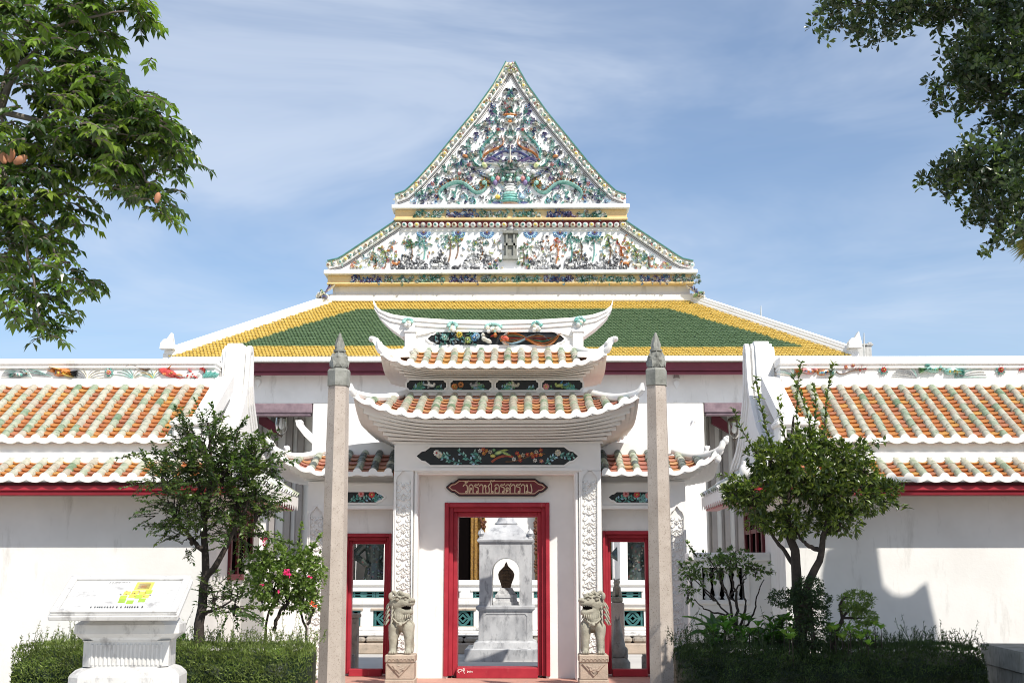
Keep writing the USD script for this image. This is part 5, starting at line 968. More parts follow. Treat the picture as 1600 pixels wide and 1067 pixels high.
# ------------------------------------------------------------ guardian lions
def hull_chain(parts_, edge=.02, rounds=8):
    """bones as hulls of two spheres, joined and smoothed into one skin"""
    acc = None
    for (a, ra, b, rb_) in parts_:
        s1 = manifold3d.Manifold.sphere(ra, 14).translate(tuple(map(float, a))); s2 = manifold3d.Manifold.sphere(rb_, 14).translate(tuple(map(float, b))); h = manifold3d.Manifold.batch_hull([s1, s2]); acc = h if acc is None else acc + h
    mm = acc.refine_to_length(edge).to_mesh(); tm_ = trimesh.Trimesh(mm.vert_properties[:, :3], mm.tri_verts); trimesh.smoothing.filter_taubin(tm_, iterations=rounds); return tm_
def ball_bone(c, r): return (c, r, (c[0] + 1e-3, c[1], c[2]), r)
def lion(label, px, sg, h_top):
    """sg +1: the head turned towards +x"""
    Y = -.95; base = P(px, 1062, Y); x0_ = base[0]; t = thing('stone_lion', label, 'stone lion', (x0_, Y, 0), 'stone lions flanking the gate')
    z1 = PZ(1021, Y, px); hw = .215
    m = MB(); m.box(x0_ - hw, x0_ + hw, Y - .21, Y + .25, 0, .10, ch=.012); m.box(x0_ - hw + .012, x0_ + hw - .012, Y - .198, Y + .238, .101, z1 - .115, ch=.012); m.box(x0_ - hw + .002, x0_ + hw - .002, Y - .212, Y + .25, z1 - .112, z1, ch=.015)
    ped = part(t, 'pedestal', m, 'sandstone')
    m = MB(); f_ = Y - .214
    m.prism([(x0_ - .17, z1 - .12), (x0_ + .17, z1 - .12), (x0_, z1 - .30)], 'y', f_ - .004, f_ + .02); m.prism(Polygon([(x0_ - .15, z1 - .130), (x0_ + .15, z1 - .130), (x0_, z1 - .285)]).buffer(-.02), 'y', f_ - .014, f_)
    for k in range(7): a = x0_ - .17 + k * .055; m.tube([(a, f_ + .004, z1 - .085), (a + .02, f_ - .006, z1 - .055), (a + .05, f_ + .004, z1 - .05), (a + .045, f_ - .004, z1 - .075)], .010, 5)
    for k in range(14): m.ball((x0_ + R.uniform(-.07, .07), f_ - .012, z1 - .15 - R.uniform(0, .07)), (.014, .01, .014), sub=0)
    part(ped, 'carving', m, 'sandstone', smooth=30)
    s_ = (PZ(925, Y, px) - z1) / .98; c = lambda x, y, z: np.array([x0_ + sg * x * s_, Y + y * s_, z1 + z * s_])
    r = lambda v: v * s_
    B = [(c(0, -.02, .52), r(.160), c(-.0, .12, .50), r(.140)), (c(0, .12, .50), r(.14), c(-.0, .24, .46), r(.14)), (c(-.01, -.04, .56), r(.15), c(.01, -.03, .70), r(.15)),
         (c(-.115, -.07, .42), r(.095), c(-.125, -.10, .20), r(.062)), (c(-.125, -.10, .20), r(.062), c(-.125, -.11, .06), r(.056)), (c(-.125, -.10, .045), r(.062), c(-.125, -.165, .035), r(.050)),
         (c(.115, -.07, .42), r(.095), c(.125, -.10, .20), r(.062)), (c(.125, -.10, .20), r(.062), c(.125, -.11, .06), r(.056)), (c(.125, -.10, .045), r(.062), c(.125, -.165, .035), r(.050)),
         (c(-.10, .22, .44), r(.10), c(-.125, .16, .26), r(.07)), (c(-.125, .16, .26), r(.065), c(-.135, .24, .06), r(.055)), (c(-.135, .24, .045), r(.055), c(-.135, .17, .035), r(.045)), (c(.10, .22, .44), r(.10), c(.125, .16, .26), r(.07)), (c(.125, .16, .26), r(.065), c(.135, .24, .06), r(.055)), (c(.135, .24, .045), r(.055), c(.135, .17, .035), r(.045)),
         (c(0, .34, .50), r(.05), c(.0, .38, .66), r(.065)), (c(.0, .38, .66), r(.065), c(0, .30, .80), r(.03)),
         # skull, upper jaw, lower jaw, brow, nose
         (c(-.05, -.03, .80), r(.150), c(.03, -.07, .83), r(.135)), (c(.05, -.11, .83), r(.105), c(.17, -.17, .82), r(.060)), (c(.17, -.17, .82), r(.055), c(.195, -.18, .845), r(.045)), (c(.0, -.10, .68), r(.085), c(.155, -.16, .665), r(.050)), (c(-.02, -.06, .70), r(.11), c(-.03, -.04, .80), r(.13)),
         (c(-.06, -.07, .93), r(.060), c(.10, -.13, .915), r(.055))]
    body = hull_chain(B, .024 * s_, 6)
    n_ = meshkit.fbm(body.vertices * 9, 3, 3); body.vertices += body.vertex_normals * ((n_ - .5) * .02)[:, None]
    bp = part(t, 'body', (body.vertices, body.faces), 'lion_stone', smooth=True)
    m = MB()
    def curl(p0, out, n=12, L=.05, rr=.016):
        out = np.asarray(out, float); out /= np.linalg.norm(out); m.tube([p0 - out * .01, p0 + out * L * .5 + [0, 0, -.01], p0 + out * L + [0, 0, -.035]], [rr * s_, rr * .8 * s_, rr * .2 * s_], 6)
    for k in range(9): # beard along the jaw
        q = k / 8; curl(c(-.10 + .23 * q, -.135 - .04 * q, .665 - .03 * math.sin(q * 3)), (.2 * sg, -.7, -.6), L=.06 * s_)
    for row in range(4):
        for k in range(8):
            a = -1.9 + k * .48; rr = .17 + .01 * row; curl(c(-.05 + rr * math.sin(a) * .95, -.02 - rr * math.cos(a) * .75 + .03, .80 - row * .085), (sg * math.sin(a), -math.cos(a), -.9), L=.075 * s_, rr=.02) if not (-.2 < a < 1.2) else None
    for k in range(10): m.ball(c(-.15 + .022 * k, -.10 - .006 * k, .965 + .02 * math.sin(k * 1.3)), r(.032), sub=1)
    part(bp, 'mane', m, 'lion_stone', smooth=True, kind='stuff')
    m = MB()
    for dx, dy in ((.06, -.20), (-.08, -.185)):
        m.ball(c(dx + .02, dy + .005, .875), r(.032), sub=2); m.tube([c(dx - .04, dy, .90), c(dx + .02, dy - .03, .925), c(dx + .07, dy, .90)], r(.018), 6)
    m.ball(c(.185, -.215, .86), (r(.05), r(.035), r(.035)), sub=2); m.ball(c(.155, -.225, .845), r(.022), sub=1); m.ball(c(.215, -.20, .845), r(.022), sub=1)
    for k in range(6): q = k / 5; m.lathe([(r(.014), 0), (.001, r(-.03))], c(.02 + .15 * q, -.185 - .03 * q, .775), 5); m.lathe([(r(.012), 0), (.001, r(.025))], c(.03 + .12 * q, -.165 - .03 * q, .71), 5)
    for sx_ in (-1, 1): m.ball(c(-.13 + (.03 if sx_ > 0 else -.04), -.06 + sx_ * .10, .92), (r(.035), r(.03), r(.06)), sub=2)
    part(bp, 'face', m, 'lion_stone', smooth=True)
    m = MB(); m.tube([c(.02, -.155, .735), c(.10, -.19, .742), c(.165, -.205, .742)], [r(.028), r(.034), r(.016)], 7); part(bp, 'mouth', m, 'dark_inside', smooth=True)
    for sx_ in (-.125, .125):
        m = MB()
        for k in (-1, 0, 1): m.ball(c(sx_ + k * .036, -.20, .03), (r(.024), r(.034), r(.028)), sub=1)
        part(bp, 'paw', m, 'lion_stone', smooth=True)
    m = MB(); m.tube([c(-.13, -.13, .57), c(-.05, -.20, .50), c(.05, -.20, .49), c(.13, -.12, .56)], r(.016), 6); m.ball(c(0, -.215, .47), r(.032), sub=1); part(bp, 'collar', m, 'lion_stone', smooth=True)
    return t
lion('grey stone lion left of the main doorway, its head turned to the right', 626, 1, 925)
lion('grey stone lion right of the main doorway, its head turned to the left', 927, -1, 925)

# ------------------------------------------------------------ marble map stand
IY = -9.6
def stand():
    k = PPX(IY, 960); cx_ = PX(187, IY, 1000); ang = math.radians(7)
    t = thing('map_stand', 'white marble map board tilted on a moulded marble pedestal', 'map stand', (cx_, IY, 0))
    ca, sa = math.cos(ang), math.sin(ang)
    def rot(v): v = np.asarray(v, float).copy(); x, y = v[:, 0].copy() - cx_, v[:, 1].copy() - (IY + .3); v[:, 0] = cx_ + x * ca - y * sa; v[:, 1] = IY + .3 + x * sa + y * ca; return v
    class RM(MB):
        def add(s, v, f, col=(.8, .8, .8)): return MB.add(s, rot(np.asarray(v, float).reshape(-1, 3)), f, col)
    z = lambda py: PZ(py, IY, 187)
    def ring(w_, d, zz, c=.16):
        c = min(c, w_ * .3); return [(cx_ - w_ + c, IY + .3 - d, zz), (cx_ + w_ - c, IY + .3 - d, zz), (cx_ + w_, IY + .3 - d + c, zz), (cx_ + w_, IY + .3 + d - c, zz), (cx_ + w_ - c, IY + .3 + d, zz), (cx_ - w_ + c, IY + .3 + d, zz), (cx_ - w_, IY + .3 + d - c, zz), (cx_ - w_, IY + .3 - d + c, zz)]
    m = RM(); L = [(.47, .0), (.47, .10), (.45, .12), (.45, .50), (.43, .52), (.43, z(1058)), (.42, z(1054)), (.385, z(1047)), (.33, z(1042))]
    rr = [ring(a, a * .75, b, .09) for a, b in L]; m.grid(rr, closed=True); m.add(rr[-1], [(0, 1, 2, 3), (0, 3, 4, 7), (4, 5, 6, 7)]); part(t, 'base', m, 'marble_white')
    m = RM(); rr = [ring(a, a * .75, b, .06) for a, b in ((.335, z(1042)), (.335, z(1003)), (.345, z(1001)))]; m.grid(rr, closed=True); sh = part(t, 'die', m, 'marble_white')
    m = RM(); yf = IY + .3 - .335 * .75
    for i in range(17): x = cx_ - .265 + i * .0335; m.box(x, x + .022, yf - .010, yf + .01, z(1040), z(1006), ch=.006)
    part(sh, 'fluting', m, 'marble_white')
    m = RM(); rr = [ring(a, a * .75, b, .10) for a, b in ((.345, z(1001) + .001), (.375, z(996)), (.40, z(991)), (.41, z(990)), (.41, z(976)), (.395, z(974)), (.37, z(970)), (.35, z(966)), (.345, z(963)), (.30, z(961)))]; m.grid(rr, closed=True); m.add(rr[-1], [(0, 1, 2, 3), (0, 3, 4, 7), (4, 5, 6, 7)]); part(t, 'capital', m, 'marble_white')
    # the board: corners measured at the photo, tilted about its lower edge
    A, Bq = PX(74, IY - .25, 962), PX(277, IY - .25, 962); wd = (Bq - A) * .985; tilt = math.radians(24); zb = PZ(962, IY - .25, 180); cX = (A + Bq) / 2
    e1 = np.array([1.0, .0, 0]); e2 = np.array([0, math.cos(tilt), math.sin(tilt)]); e3 = np.cross(e1, e2); o_ = np.array([A, IY - .25, zb]); yaw = math.radians(5)
    e1 = np.array([math.cos(yaw), math.sin(yaw), 0.0]); e2 = np.array([-math.sin(yaw) * math.cos(tilt), math.cos(yaw) * math.cos(tilt), math.sin(tilt)]); e3 = np.cross(e1, e2); dp = .70
    class BM(MB):
        def add(s, v, f, col=(.8, .8, .8)): v = np.asarray(v, float).reshape(-1, 3); return MB.add(s, o_ + v[:, :1] * e1 + v[:, 1:2] * e2 + v[:, 2:] * e3, f, col)
    m = BM(); m.box(0, wd, 0, dp, -.045, -.001, ch=.008); m.box(.0 + .01, wd - .01, .012, dp - .01, .0, .014, ch=.006)
    fr = .07; inn = BM()
    b = part(t, 'board', m, 'marble_white')
    m = BM()
    for a0, a1, c0, c1 in ((.012, wd - .012, .014, fr), (.012, wd - .012, dp - fr, dp - .012), (.012, fr, fr, dp - fr), (wd - fr, wd - .012, fr, dp - fr)): m.box(a0, a1, c0, c1, .0145, .036, ch=.008)
    part(b, 'rim', m, 'marble_white')
    m = BM(); zt_ = .0146; th = .0016
    gx0 = wd * .40; pv = lambda x, y: (wd * .06 + (wd * .88) * x, fr + (dp - 2 * fr) * y)
    def rect(x0, y0, x1, y1, c):
        a0, b0 = pv(x0, y0); a1, b1 = pv(x1, y1); m.box(a0, a1, b0, b1, zt_, zt_ + th, c)
    YL, LG, GR = (.72, .58, .10), (.42, .52, .06), (.30, .44, .05)
    rect(.575, .66, .735, .94, YL); rect(.60, .70, .71, .90, (.62, .52, .30)); rect(.63, .74, .68, .82, (.60, .25, .12))
    for k, (x, y, c) in enumerate(((.50, .50, YL), (.57, .52, YL), (.64, .50, YL), (.69, .54, LG), (.485, .36, LG), (.56, .40, YL), (.62, .38, LG), (.68, .40, YL), (.49, .24, GR), (.565, .20, GR), (.665, .26, GR))): rect(x, y, x + .062, y + .12, c)
    for k in range(9): a = .50 + R.uniform(0, .2); bq = .42 + R.uniform(0, .2); rect(a, bq, a + .015, bq + .03, (.35, .25, .15))
    rect(.73, .48, .755, .51, (.1, .1, .1)); rect(.47, .50, .485, .53, (.1, .1, .1))
    part(b, 'map_picture', m, 'map_print')
    m = BM()
    for k in range(30): a, bq = pv(.27 + .43 * k / 30, .045 + .03 * (k / 30)); 
    x = .27
    while x < .73: # a line of small carved characters, too small to read in the photograph
        wq = R.uniform(.010, .022); a, bq = pv(x, .045 + .02 * x); m.box(a, a + wq * wd * .8, bq, bq + .016, zt_, zt_ + th, (.03, .03, .03)) if R.random() < .85 else None; m.box(a, a + .009, bq, bq + .040, zt_, zt_ + th * .9, (.03, .03, .03)); x += wq + R.choice([.006, .006, .02])
    for (u0, u1, v) in ((.32, .50, .93), (.32, .42, .88)):
        x = u0
        while x < u1: a, bq = pv(x, v); m.box(a, a + .010, bq, bq + .012, zt_, zt_ + th, (.25, .25, .25)); x += R.uniform(.012, .03)
    for x in (.30, .735): a, bq = pv(x, .02); m.box(a, a + .003, bq, fr + (dp - 2 * fr) * .98, zt_, zt_ + th, (.45, .45, .44))
    part(b, 'map_lettering', m, 'map_print')
stand()

# ------------------------------------------------------------ courtyard behind the gate
CY = 4.85
sh = thing('marble_shrine', 'small grey marble shrine with an arched niche seen through the main doorway', 'shrine', (PX(790, CY), CY, 0))
sx_ = lambda p: PX(p, CY, 950); szz = lambda p: PZ(p, CY, 790); cS = PX(790, CY, 950)
def sq(parent, name, prof, mt='marble_grey', dy=.5, c=cS):
    m = MB(); m.loops([(c - a, c + a, CY + .55 - a, CY + .55 + a, z) for a, z in prof]); return part(parent, name, m, mt)
k = PPX(CY, 950)
sq(sh, 'plinth', [(63 * k, -.02), (63 * k, szz(1014)), (60 * k, szz(1012.5)), (51 * k, szz(1012)), (49 * k, szz(1004)), (44 * k, szz(1002)), (43 * k, szz(1001))])
sq(sh, 'pedestal', [(42.5 * k, szz(1001)), (42 * k, szz(955)), (44 * k, szz(953)), (46.5 * k, szz(951)), (46.5 * k, szz(947)), (44 * k, szz(945.5))])
m = MB(); hw_ = 42 * k; fy = CY + .55 - hw_
pan_ = Polygon([(sx_(757) + .03, szz(1002)), (sx_(823) - .03, szz(1002)), (sx_(823), szz(1002) + .04), (sx_(823), szz(959) - .04), (sx_(823) - .03, szz(959)), (sx_(757) + .03, szz(959)), (sx_(757), szz(959) - .04), (sx_(757), szz(1002) + .04)])
m.prism(pan_.buffer(.025).difference(pan_), 'y', fy - .012, fy + .01); m.prism(pan_.buffer(-.05), 'y', fy - .008, fy + .01); part(sh, 'panel', m, 'marble_grey')
z_a, z_b = szz(945.4), szz(848); bw = 41.5 * k; aw = 21.5 * k; zsp = szz(893)
hole = union_all([shapely.geometry.box(cS - aw, z_a - .1, cS + aw, zsp), Point(cS, zsp).buffer(aw * 1.0, quad_segs=10)])
m = MB(); m.prism(shapely.geometry.box(cS - bw, z_a, cS + bw, z_b).difference(hole), 'y', CY + .55 - bw, CY + .55 + bw); part(sh, 'chamber', m, 'marble_grey')
m = MB(); m.prism(hole.buffer(.02).difference(hole).intersection(shapely.geometry.box(-9, z_a, 9, z_b)), 'y', CY + .55 - bw - .012, CY + .55 - bw + .01); part(sh, 'niche_edge', m, 'marble_grey')
sq(sh, 'cornice', [(42 * k, z_b + .001), (45 * k, z_b + .03), (45.5 * k, z_b + .06), (43 * k, z_b + .075)])
sq(sh, 'roof', [(42 * k, z_b + .076), (33 * k, szz(832)), (24 * k, szz(824)), (18 * k, szz(818.5))])
m = MB(); m.lathe([(18 * k, szz(818)), (19 * k, szz(816)), (15 * k, szz(813)), (14 * k, szz(811)), (12 * k, szz(806)), (7 * k, szz(800)), (4 * k, szz(790)), (1.5 * k, szz(775)), (0, szz(765))], (cS, CY + .55, 0), 16); part(sh, 'spire', m, 'marble_grey', smooth=40)
for a, b in ((-1, -1), (1, -1), (-1, 1), (1, 1)):
    m = MB(); m.lathe([(.05, 0), (.055, .02), (.03, .04), (.035, .06), (.065, .10), (.05, .15), (.02, .18), (.0, .215)], (cS + a * 39 * k, CY + .55 + b * 39 * k, z_b + .075), 12); part(sh, 'corner_finial', m, 'marble_grey', smooth=50)
st = thing('boundary_stone', 'dark leaf shaped boundary stone on a stepped base inside the marble shrine', 'boundary stone', (cS, CY + .5, z_a))
cs2 = PX(791, CY + .5, 930); m = MB(); prof = []
for a, p_ in ((20, 945.2), (20, 940), (17.5, 939), (16.5, 934), (18, 933), (17.5, 929), (14, 926), (13, 923), (11, 921), (10, 918)): prof.append((a * k, PZ(p_, CY + .5, 790)))
m.loops([(cs2 - a, cs2 + a, CY + .5 - a, CY + .5 + a, z) for a, z in prof]); part(st, 'stepped_base', m, 'marble_grey')
leafp = [(-7, 918), (-8.5, 912), (-12, 903), (-13, 897), (-11, 892), (-6, 887), (-3, 884), (-2, 881), (0, 877)]
out = [(cs2 + a * k, PZ(b, CY + .5, 790)) for a, b in leafp] + [(cs2 - a * k, PZ(b, CY + .5, 790)) for a, b in leafp[::-1][1:]]
m = MB(); m.prism(out, 'y', CY + .42, CY + .56)
for b in range(888, 916, 5):
    for a in (-6, -2, 2, 6): m.ball((cs2 + a * k * (1 if b > 892 else .6), CY + .42, PZ(b, CY + .5, 790)), (.03, .025, .03), sub=1)
part(st, 'stone_leaf', m, 'dark_bronze')
# terraces of the hall: stone footing, steps, balustrades with glazed lattice tiles
base = thing('hall_terrace', 'white terrace with teal lattice balustrades at the foot of the hall', 'terrace', (.4, 8, 0))
Y1, Y2 = 7.2, 8.6
z = lambda p, Y: PZ(p, Y, 730)
surf('rubble', (.40, .35, .29), (.28, .25, .21), scale=9, rough=.9, bump=.6, bscale=14, bdist=.03, stain=((.12, .11, .10), 5, .55, .7, (1, 1, 1)))
m = MB(); m.box(-9, 9, Y1 - .2, Y1 + 4, -.02, z(1004, Y1), ch=.02); part(base, 'footing', m, 'sandstone')
x = -4.6
while x < 5: 
    w_ = R.uniform(.24, .5); m = MB(); m.box(x, x + w_ - .015, Y1 - .02 - R.uniform(0, .04), Y1 + .5, z(1004, Y1) + .004, z(994, Y1) + R.uniform(-.02, .0), ch=.04); part(base, 'stone', m, 'rubble'); x += w_
m = MB()
for k_, (ya, yb) in enumerate(((994, 990), (990, 986), (986, 981))): m.box(-9, 9, Y1 + .12 + .12 * k_, Y1 + 4, z(ya, Y1) + .002, z(yb, Y1), ch=.02)
part(base, 'step', m, 'plaster_worn')
def lattice(parent, xa, xb, za, zb, Y):
    m = MB(); w_ = xb - xa; h = zb - za; cx_, cz = (xa + xb) / 2, (za + zb) / 2; fr = shapely.geometry.box(xa, za, xb, zb); r_ = min(w_, h) * .5; shp = [fr.difference(fr.buffer(-.022))]
    shp.append(Point(cx_, cz).buffer(r_ * .92, 6).difference(Point(cx_, cz).buffer(r_ * .70, 6)))
    for a in range(4): 
        u, v_ = math.cos(a * 1.571) * r_, math.sin(a * 1.571) * r_; u2, v2 = math.cos((a + 1) * 1.571) * r_, math.sin((a + 1) * 1.571) * r_; shp.append(LineString([(cx_ + u, cz + v_), (cx_ + u2, cz + v2)]).buffer(.022))
    for sx2 in (-1, 1): shp.append(LineString([(cx_ + sx2 * w_ * .4, za), (cx_ + sx2 * w_ * .4, zb)]).buffer(.015)); shp.append(LineString([(cx_ + sx2 * r_ * .6, cz), (cx_ + sx2 * w_ * .5, cz)]).buffer(.015))
    shp.append(LineString([(cx_, cz - r_ * .45), (cx_ + r_ * .45, cz), (cx_, cz + r_ * .45), (cx_ - r_ * .45, cz), (cx_, cz - r_ * .45)]).buffer(.018))
    m.prism(union_all(shp).intersection(fr), 'y', Y - .03, Y + .03); part(parent, 'lattice_tile', m, 'teal_glaze')
def balustrade(Y, ztop, zl1, zl0, zbot, pitch, x_first, mt='plaster_clean', cap=.12):
    xs2 = np.arange(x_first, 5.5, pitch); body = shapely.geometry.box(-9, zbot, 9, ztop - cap)
    op = [(x, x + pitch * .78) for x in xs2]
    body = body.difference(union_all([shapely.geometry.box(a, zl0, b, zl1) for a, b in op]))
    m = MB(); m.prism(body, 'y', Y, Y + .2); m.box(-9, 9, Y - .05, Y + .25, ztop - cap + .002, ztop, ch=.02); m.box(-9, 9, Y - .03, Y + .23, zbot - .06, zbot - .002, ch=.01)
    b_ = part(base, 'balustrade', m, mt); m = MB(); m.box(-9, 9, Y + .17, Y + .199, zl0 - .05, zl1 + .05); part(b_, 'recess_back', m, 'dark_inside')
    for a, b in op:
        n = 2; ww = (b - a) / n
        for q in range(n): lattice(b_, a + ww * q + .006, a + ww * (q + 1) - .006, zl0, zl1, Y + .06)
    m = MB()
    for a, b in op:
        for (c0, c1, d0, d1) in ((a - .05, b + .05, zl1, zl1 + .05), (a - .05, b + .05, zl0 - .05, zl0)): m.box(c0, c1, Y - .03, Y + .02, d0 + .001, d1 - .001, ch=.01)
    part(b_, 'opening_frame', m, 'sandstone' if Y < 8.5 else mt)
balustrade(Y1 + .5, z(936, Y1 + .5), z(953.5, Y1 + .5), z(978, Y1 + .5), z(981, Y1 + .5), 1.20, PX(672, Y1 + .5) - 1.2 * 3, mt='plaster')
m = MB(); m.box(-9, 9, Y1 + .75, Y2 + 9, .4, z(934, Y2), ch=.02); part(base, 'terrace_floor', m, 'court_floor')
balustrade(Y2 + .4, z(906, Y2 + .4), z(923.5, Y2 + .4), z(933.5, Y2 + .4), z(935, Y2 + .4) - .05, 1.35, PX(739, Y2 + .4) - 1.35 * 3)
m = MB(); m.box(-9, 9, Y2 + .7, HW + 3, .05, .35, ch=.02); part(base, 'terrace_floor', m, 'court_floor')
# painted guardian statues on the hall's porch
def guardian(label, px, Y, sg):
    zf = .35; x = PX(px, Y, 880); t = thing('guardian_statue', label, 'statue', (x, Y, zf), 'dark guardian statues by the hall')
    zb = zf + .10; s_ = 2.5 / 1.80
    c = lambda a, b, d: np.array([x + a * s_ * sg, Y + b * s_, zb + d * s_])
    r = lambda v: v * s_
    B = [(c(0, 0, 1.00), r(.17), c(0, 0, 1.30), r(.20)), (c(-.17, 0, 1.40), r(.09), c(.17, 0, 1.40), r(.09)), (c(0, 0, 1.42), r(.08), c(0, -.02, 1.54), r(.07)), (c(0, -.02, 1.62), r(.10), c(0, -.03, 1.69), r(.105)),
         (c(.20, 0, 1.38), r(.085), c(.40, .0, 1.18), r(.07)), (c(.40, 0, 1.18), r(.07), c(.18, -.12, 1.02), r(.055)), (c(-.20, 0, 1.38), r(.085), c(-.34, -.02, 1.12), r(.07)), (c(-.34, -.02, 1.12), r(.07), c(-.22, -.20, 1.06), r(.055)),
         (c(0, 0, .95), r(.19), c(0, 0, .45), r(.27)), (c(0, .02, .45), r(.27), c(0, .02, .25), r(.28)), (c(-.11, 0, .3), r(.10), c(-.12, -.02, .05), r(.08)), (c(.11, 0, .3), r(.10), c(.12, -.02, .05), r(.08)), (c(-.12, -.04, .05), r(.06), c(-.14, -.18, .04), r(.05)), (c(.12, -.04, .05), r(.06), c(.14, -.18, .04), r(.05)),
         (c(.18, -.12, 1.02), r(.05), c(.12, -.17, 1.00), r(.045)), (c(-.22, -.20, 1.06), r(.05), c(-.18, -.25, 1.08), r(.045)), (c(0, -.125, 1.64), r(.02), c(0, -.135, 1.61), r(.026))]
    b = hull_chain(B, .035, 5); m = MB(); col = np.array([(.030, .042, .036)] * len(b.vertices)); n_ = meshkit.noise(b.vertices * 16, 5); n2 = meshkit.noise(b.vertices * 11, 9)
    col[n_ > .74] = (.05, .085, .075); col[n2 > .84] = (.12, .04, .04); col[(n_ < .12)] = (.13, .125, .11); zz = (b.vertices[:, 2] - zb) / s_; col[zz > 1.52] = (.30, .24, .19)
    m.add(b.vertices, b.faces, col); bp = part(t, 'body', m, 'porcelain', smooth=True)
    m = MB()
    for sx2 in (-1, 1): m.ball(c(sx2 * .04, -.128, 1.67), (r(.016), r(.008), r(.010)), (.03, .03, .03)); m.ball(c(sx2 * .108, -.02, 1.65), (r(.02), r(.03), r(.04)), (.30, .24, .19))
    m.tube([c(-.03, -.125, 1.575), c(0, -.134, 1.572), c(.03, -.125, 1.575)], r(.008), 6, (.30, .10, .08)); part(bp, 'face', m, 'porcelain', smooth=True)
    m = MB(); m.lathe([(r(.125), zb + s_ * 1.70), (r(.13), zb + s_ * 1.74), (r(.11), zb + s_ * 1.80), (r(.05), zb + s_ * 1.88), (r(.02), zb + s_ * 2.0), (0, zb + s_ * 2.04)], (x, Y - .03, 0), 12, (.05, .06, .05)); part(t, 'helmet', m, 'porcelain', smooth=40)
    m = MB()
    for k_ in range(46):
        a = R.uniform(-2.6, -.5); zz = R.uniform(.35, 1.35); rr = np.interp(zz, [.35, .9, 1.0, 1.35], [.28, .21, .19, .21]); m.ball(c(rr * math.cos(a), rr * math.sin(a), zz), r(.022), R.choice([(.07, .13, .11), (.16, .15, .13), (.05, .06, .09), (.04, .05, .06)]), sub=0)
    part(t, 'armour_studs', m, 'porcelain', kind='stuff')
    m = MB(); m.box(x - .42, x + .42, Y - .4, Y + .4, zf, zb, ch=.02); part(t, 'pedestal', m, 'grey_stone')
    return t
guardian('dark mosaic guardian statue seen through the left doorway', 587, 13.5, -1); guardian('dark mosaic guardian statue with elbow out, seen through the right doorway', 994, 13.5, -1)
# niche walls behind the statues
for a, b in ((556, 612), (972, 1024)):
    m = MB(); m.box(PX(a, 14.6), PX(b, 14.6), 14.6, 14.75, .35, 5.0, ch=.01); m.box(PX(a, 14.6) - .26, PX(b, 14.6) + .26, 11.7, 14.6, 3.75, 3.95); m.box(PX(a, 14.6) - .2, PX(a, 14.6) - .01, 12.5, 14.6, .35, 3.748); m.box(PX(b, 14.6) + .01, PX(b, 14.6) + .2, 12.5, 14.6, .35, 3.748); part(hall, 'statue_niche', m, 'plaster')
# small lion on a granite post, seated beast before it
X_ = PX(964, 3.0, 940); t = thing('lion_post', 'small seated stone lion on a granite post seen through the right doorway', 'lion post', (X_, 3.0, 0)); z = lambda p: PZ(p, 3.0, 964)
m = MB(); m.box(X_ - .12, X_ + .12, 2.9, 3.14, 0, z(941), ch=.015); part(t, 'post', m, 'granite'); m = MB(); m.box(X_ - .10, X_ + .10, 2.92, 3.12, z(941) + .002, z(932), ch=.02); part(t, 'base', m, 'lion_stone')
zz = z(932); c = lambda a, b, d: np.array([X_ + a, 3.02 + b, zz + d])
b = hull_chain([(c(0, .02, .06), .065, c(0, 0, .17), .055), (c(0, -.01, .24), .058, c(.01, -.03, .26), .05), (c(-.045, -.04, .15), .026, c(-.05, -.06, .02), .022), (c(.045, -.04, .15), .026, c(.05, -.06, .02), .022), (c(-.06, .02, .06), .035, c(-.07, -.03, .02), .022), (c(.06, .02, .06), .035, c(.07, -.03, .02), .022), (c(0, -.05, .24), .03, c(0, -.085, .235), .022), (c(-.04, 0, .29), .014, c(-.045, 0, .31), .012), (c(.04, 0, .29), .014, c(.045, 0, .31), .012)], .012, 4)
part(t, 'lion', (b.vertices, b.faces), 'lion_stone', smooth=True)
X_ = PX(966, 1.9, 990); t = thing('seated_beast', 'smooth grey stone beast seated behind the right doorway, seen from behind', 'stone animal', (X_, 1.9, 0)); z0 = PZ(1030, 1.9, 966); s_ = (PZ(962, 1.9, 966) - z0) / .70
c = lambda a, b, d: np.array([X_ + a * s_, 1.9 + b * s_, z0 + d * s_])
b = hull_chain([(c(0, 0, .14), .13 * s_, c(0, .04, .34), .095 * s_), (c(0, .04, .34), .095 * s_, c(-.005, .06, .50), .06 * s_), (c(-.005, .06, .52), .06 * s_, c(-.01, .08, .60), .055 * s_), (c(-.01, .14, .59), .045 * s_, c(-.01, .20, .57), .03 * s_), (c(-.10, -.02, .16), .055 * s_, c(-.115, .0, .03), .04 * s_), (c(.10, -.02, .16), .055 * s_, c(.115, .0, .03), .04 * s_), (c(-.05, .16, .30), .035 * s_, c(-.05, .18, .03), .03 * s_), (c(.05, .16, .30), .035 * s_, c(.05, .18, .03), .03 * s_), (c(-.03, .05, .64), .015 * s_, c(-.035, .05, .69), .010 * s_), (c(.02, .05, .64), .015 * s_, c(.025, .05, .69), .010 * s_)], .03, 5)
part(t, 'body', (b.vertices, b.faces), 'grey_stone', smooth=True); m = MB(); m.lathe([(.20, -.02), (.20, z0 - .05), (.17, z0 - .01), (.15, z0 + .03)], (X_, 1.97, 0), 14); part(t, 'base', m, 'grey_stone', smooth=40)
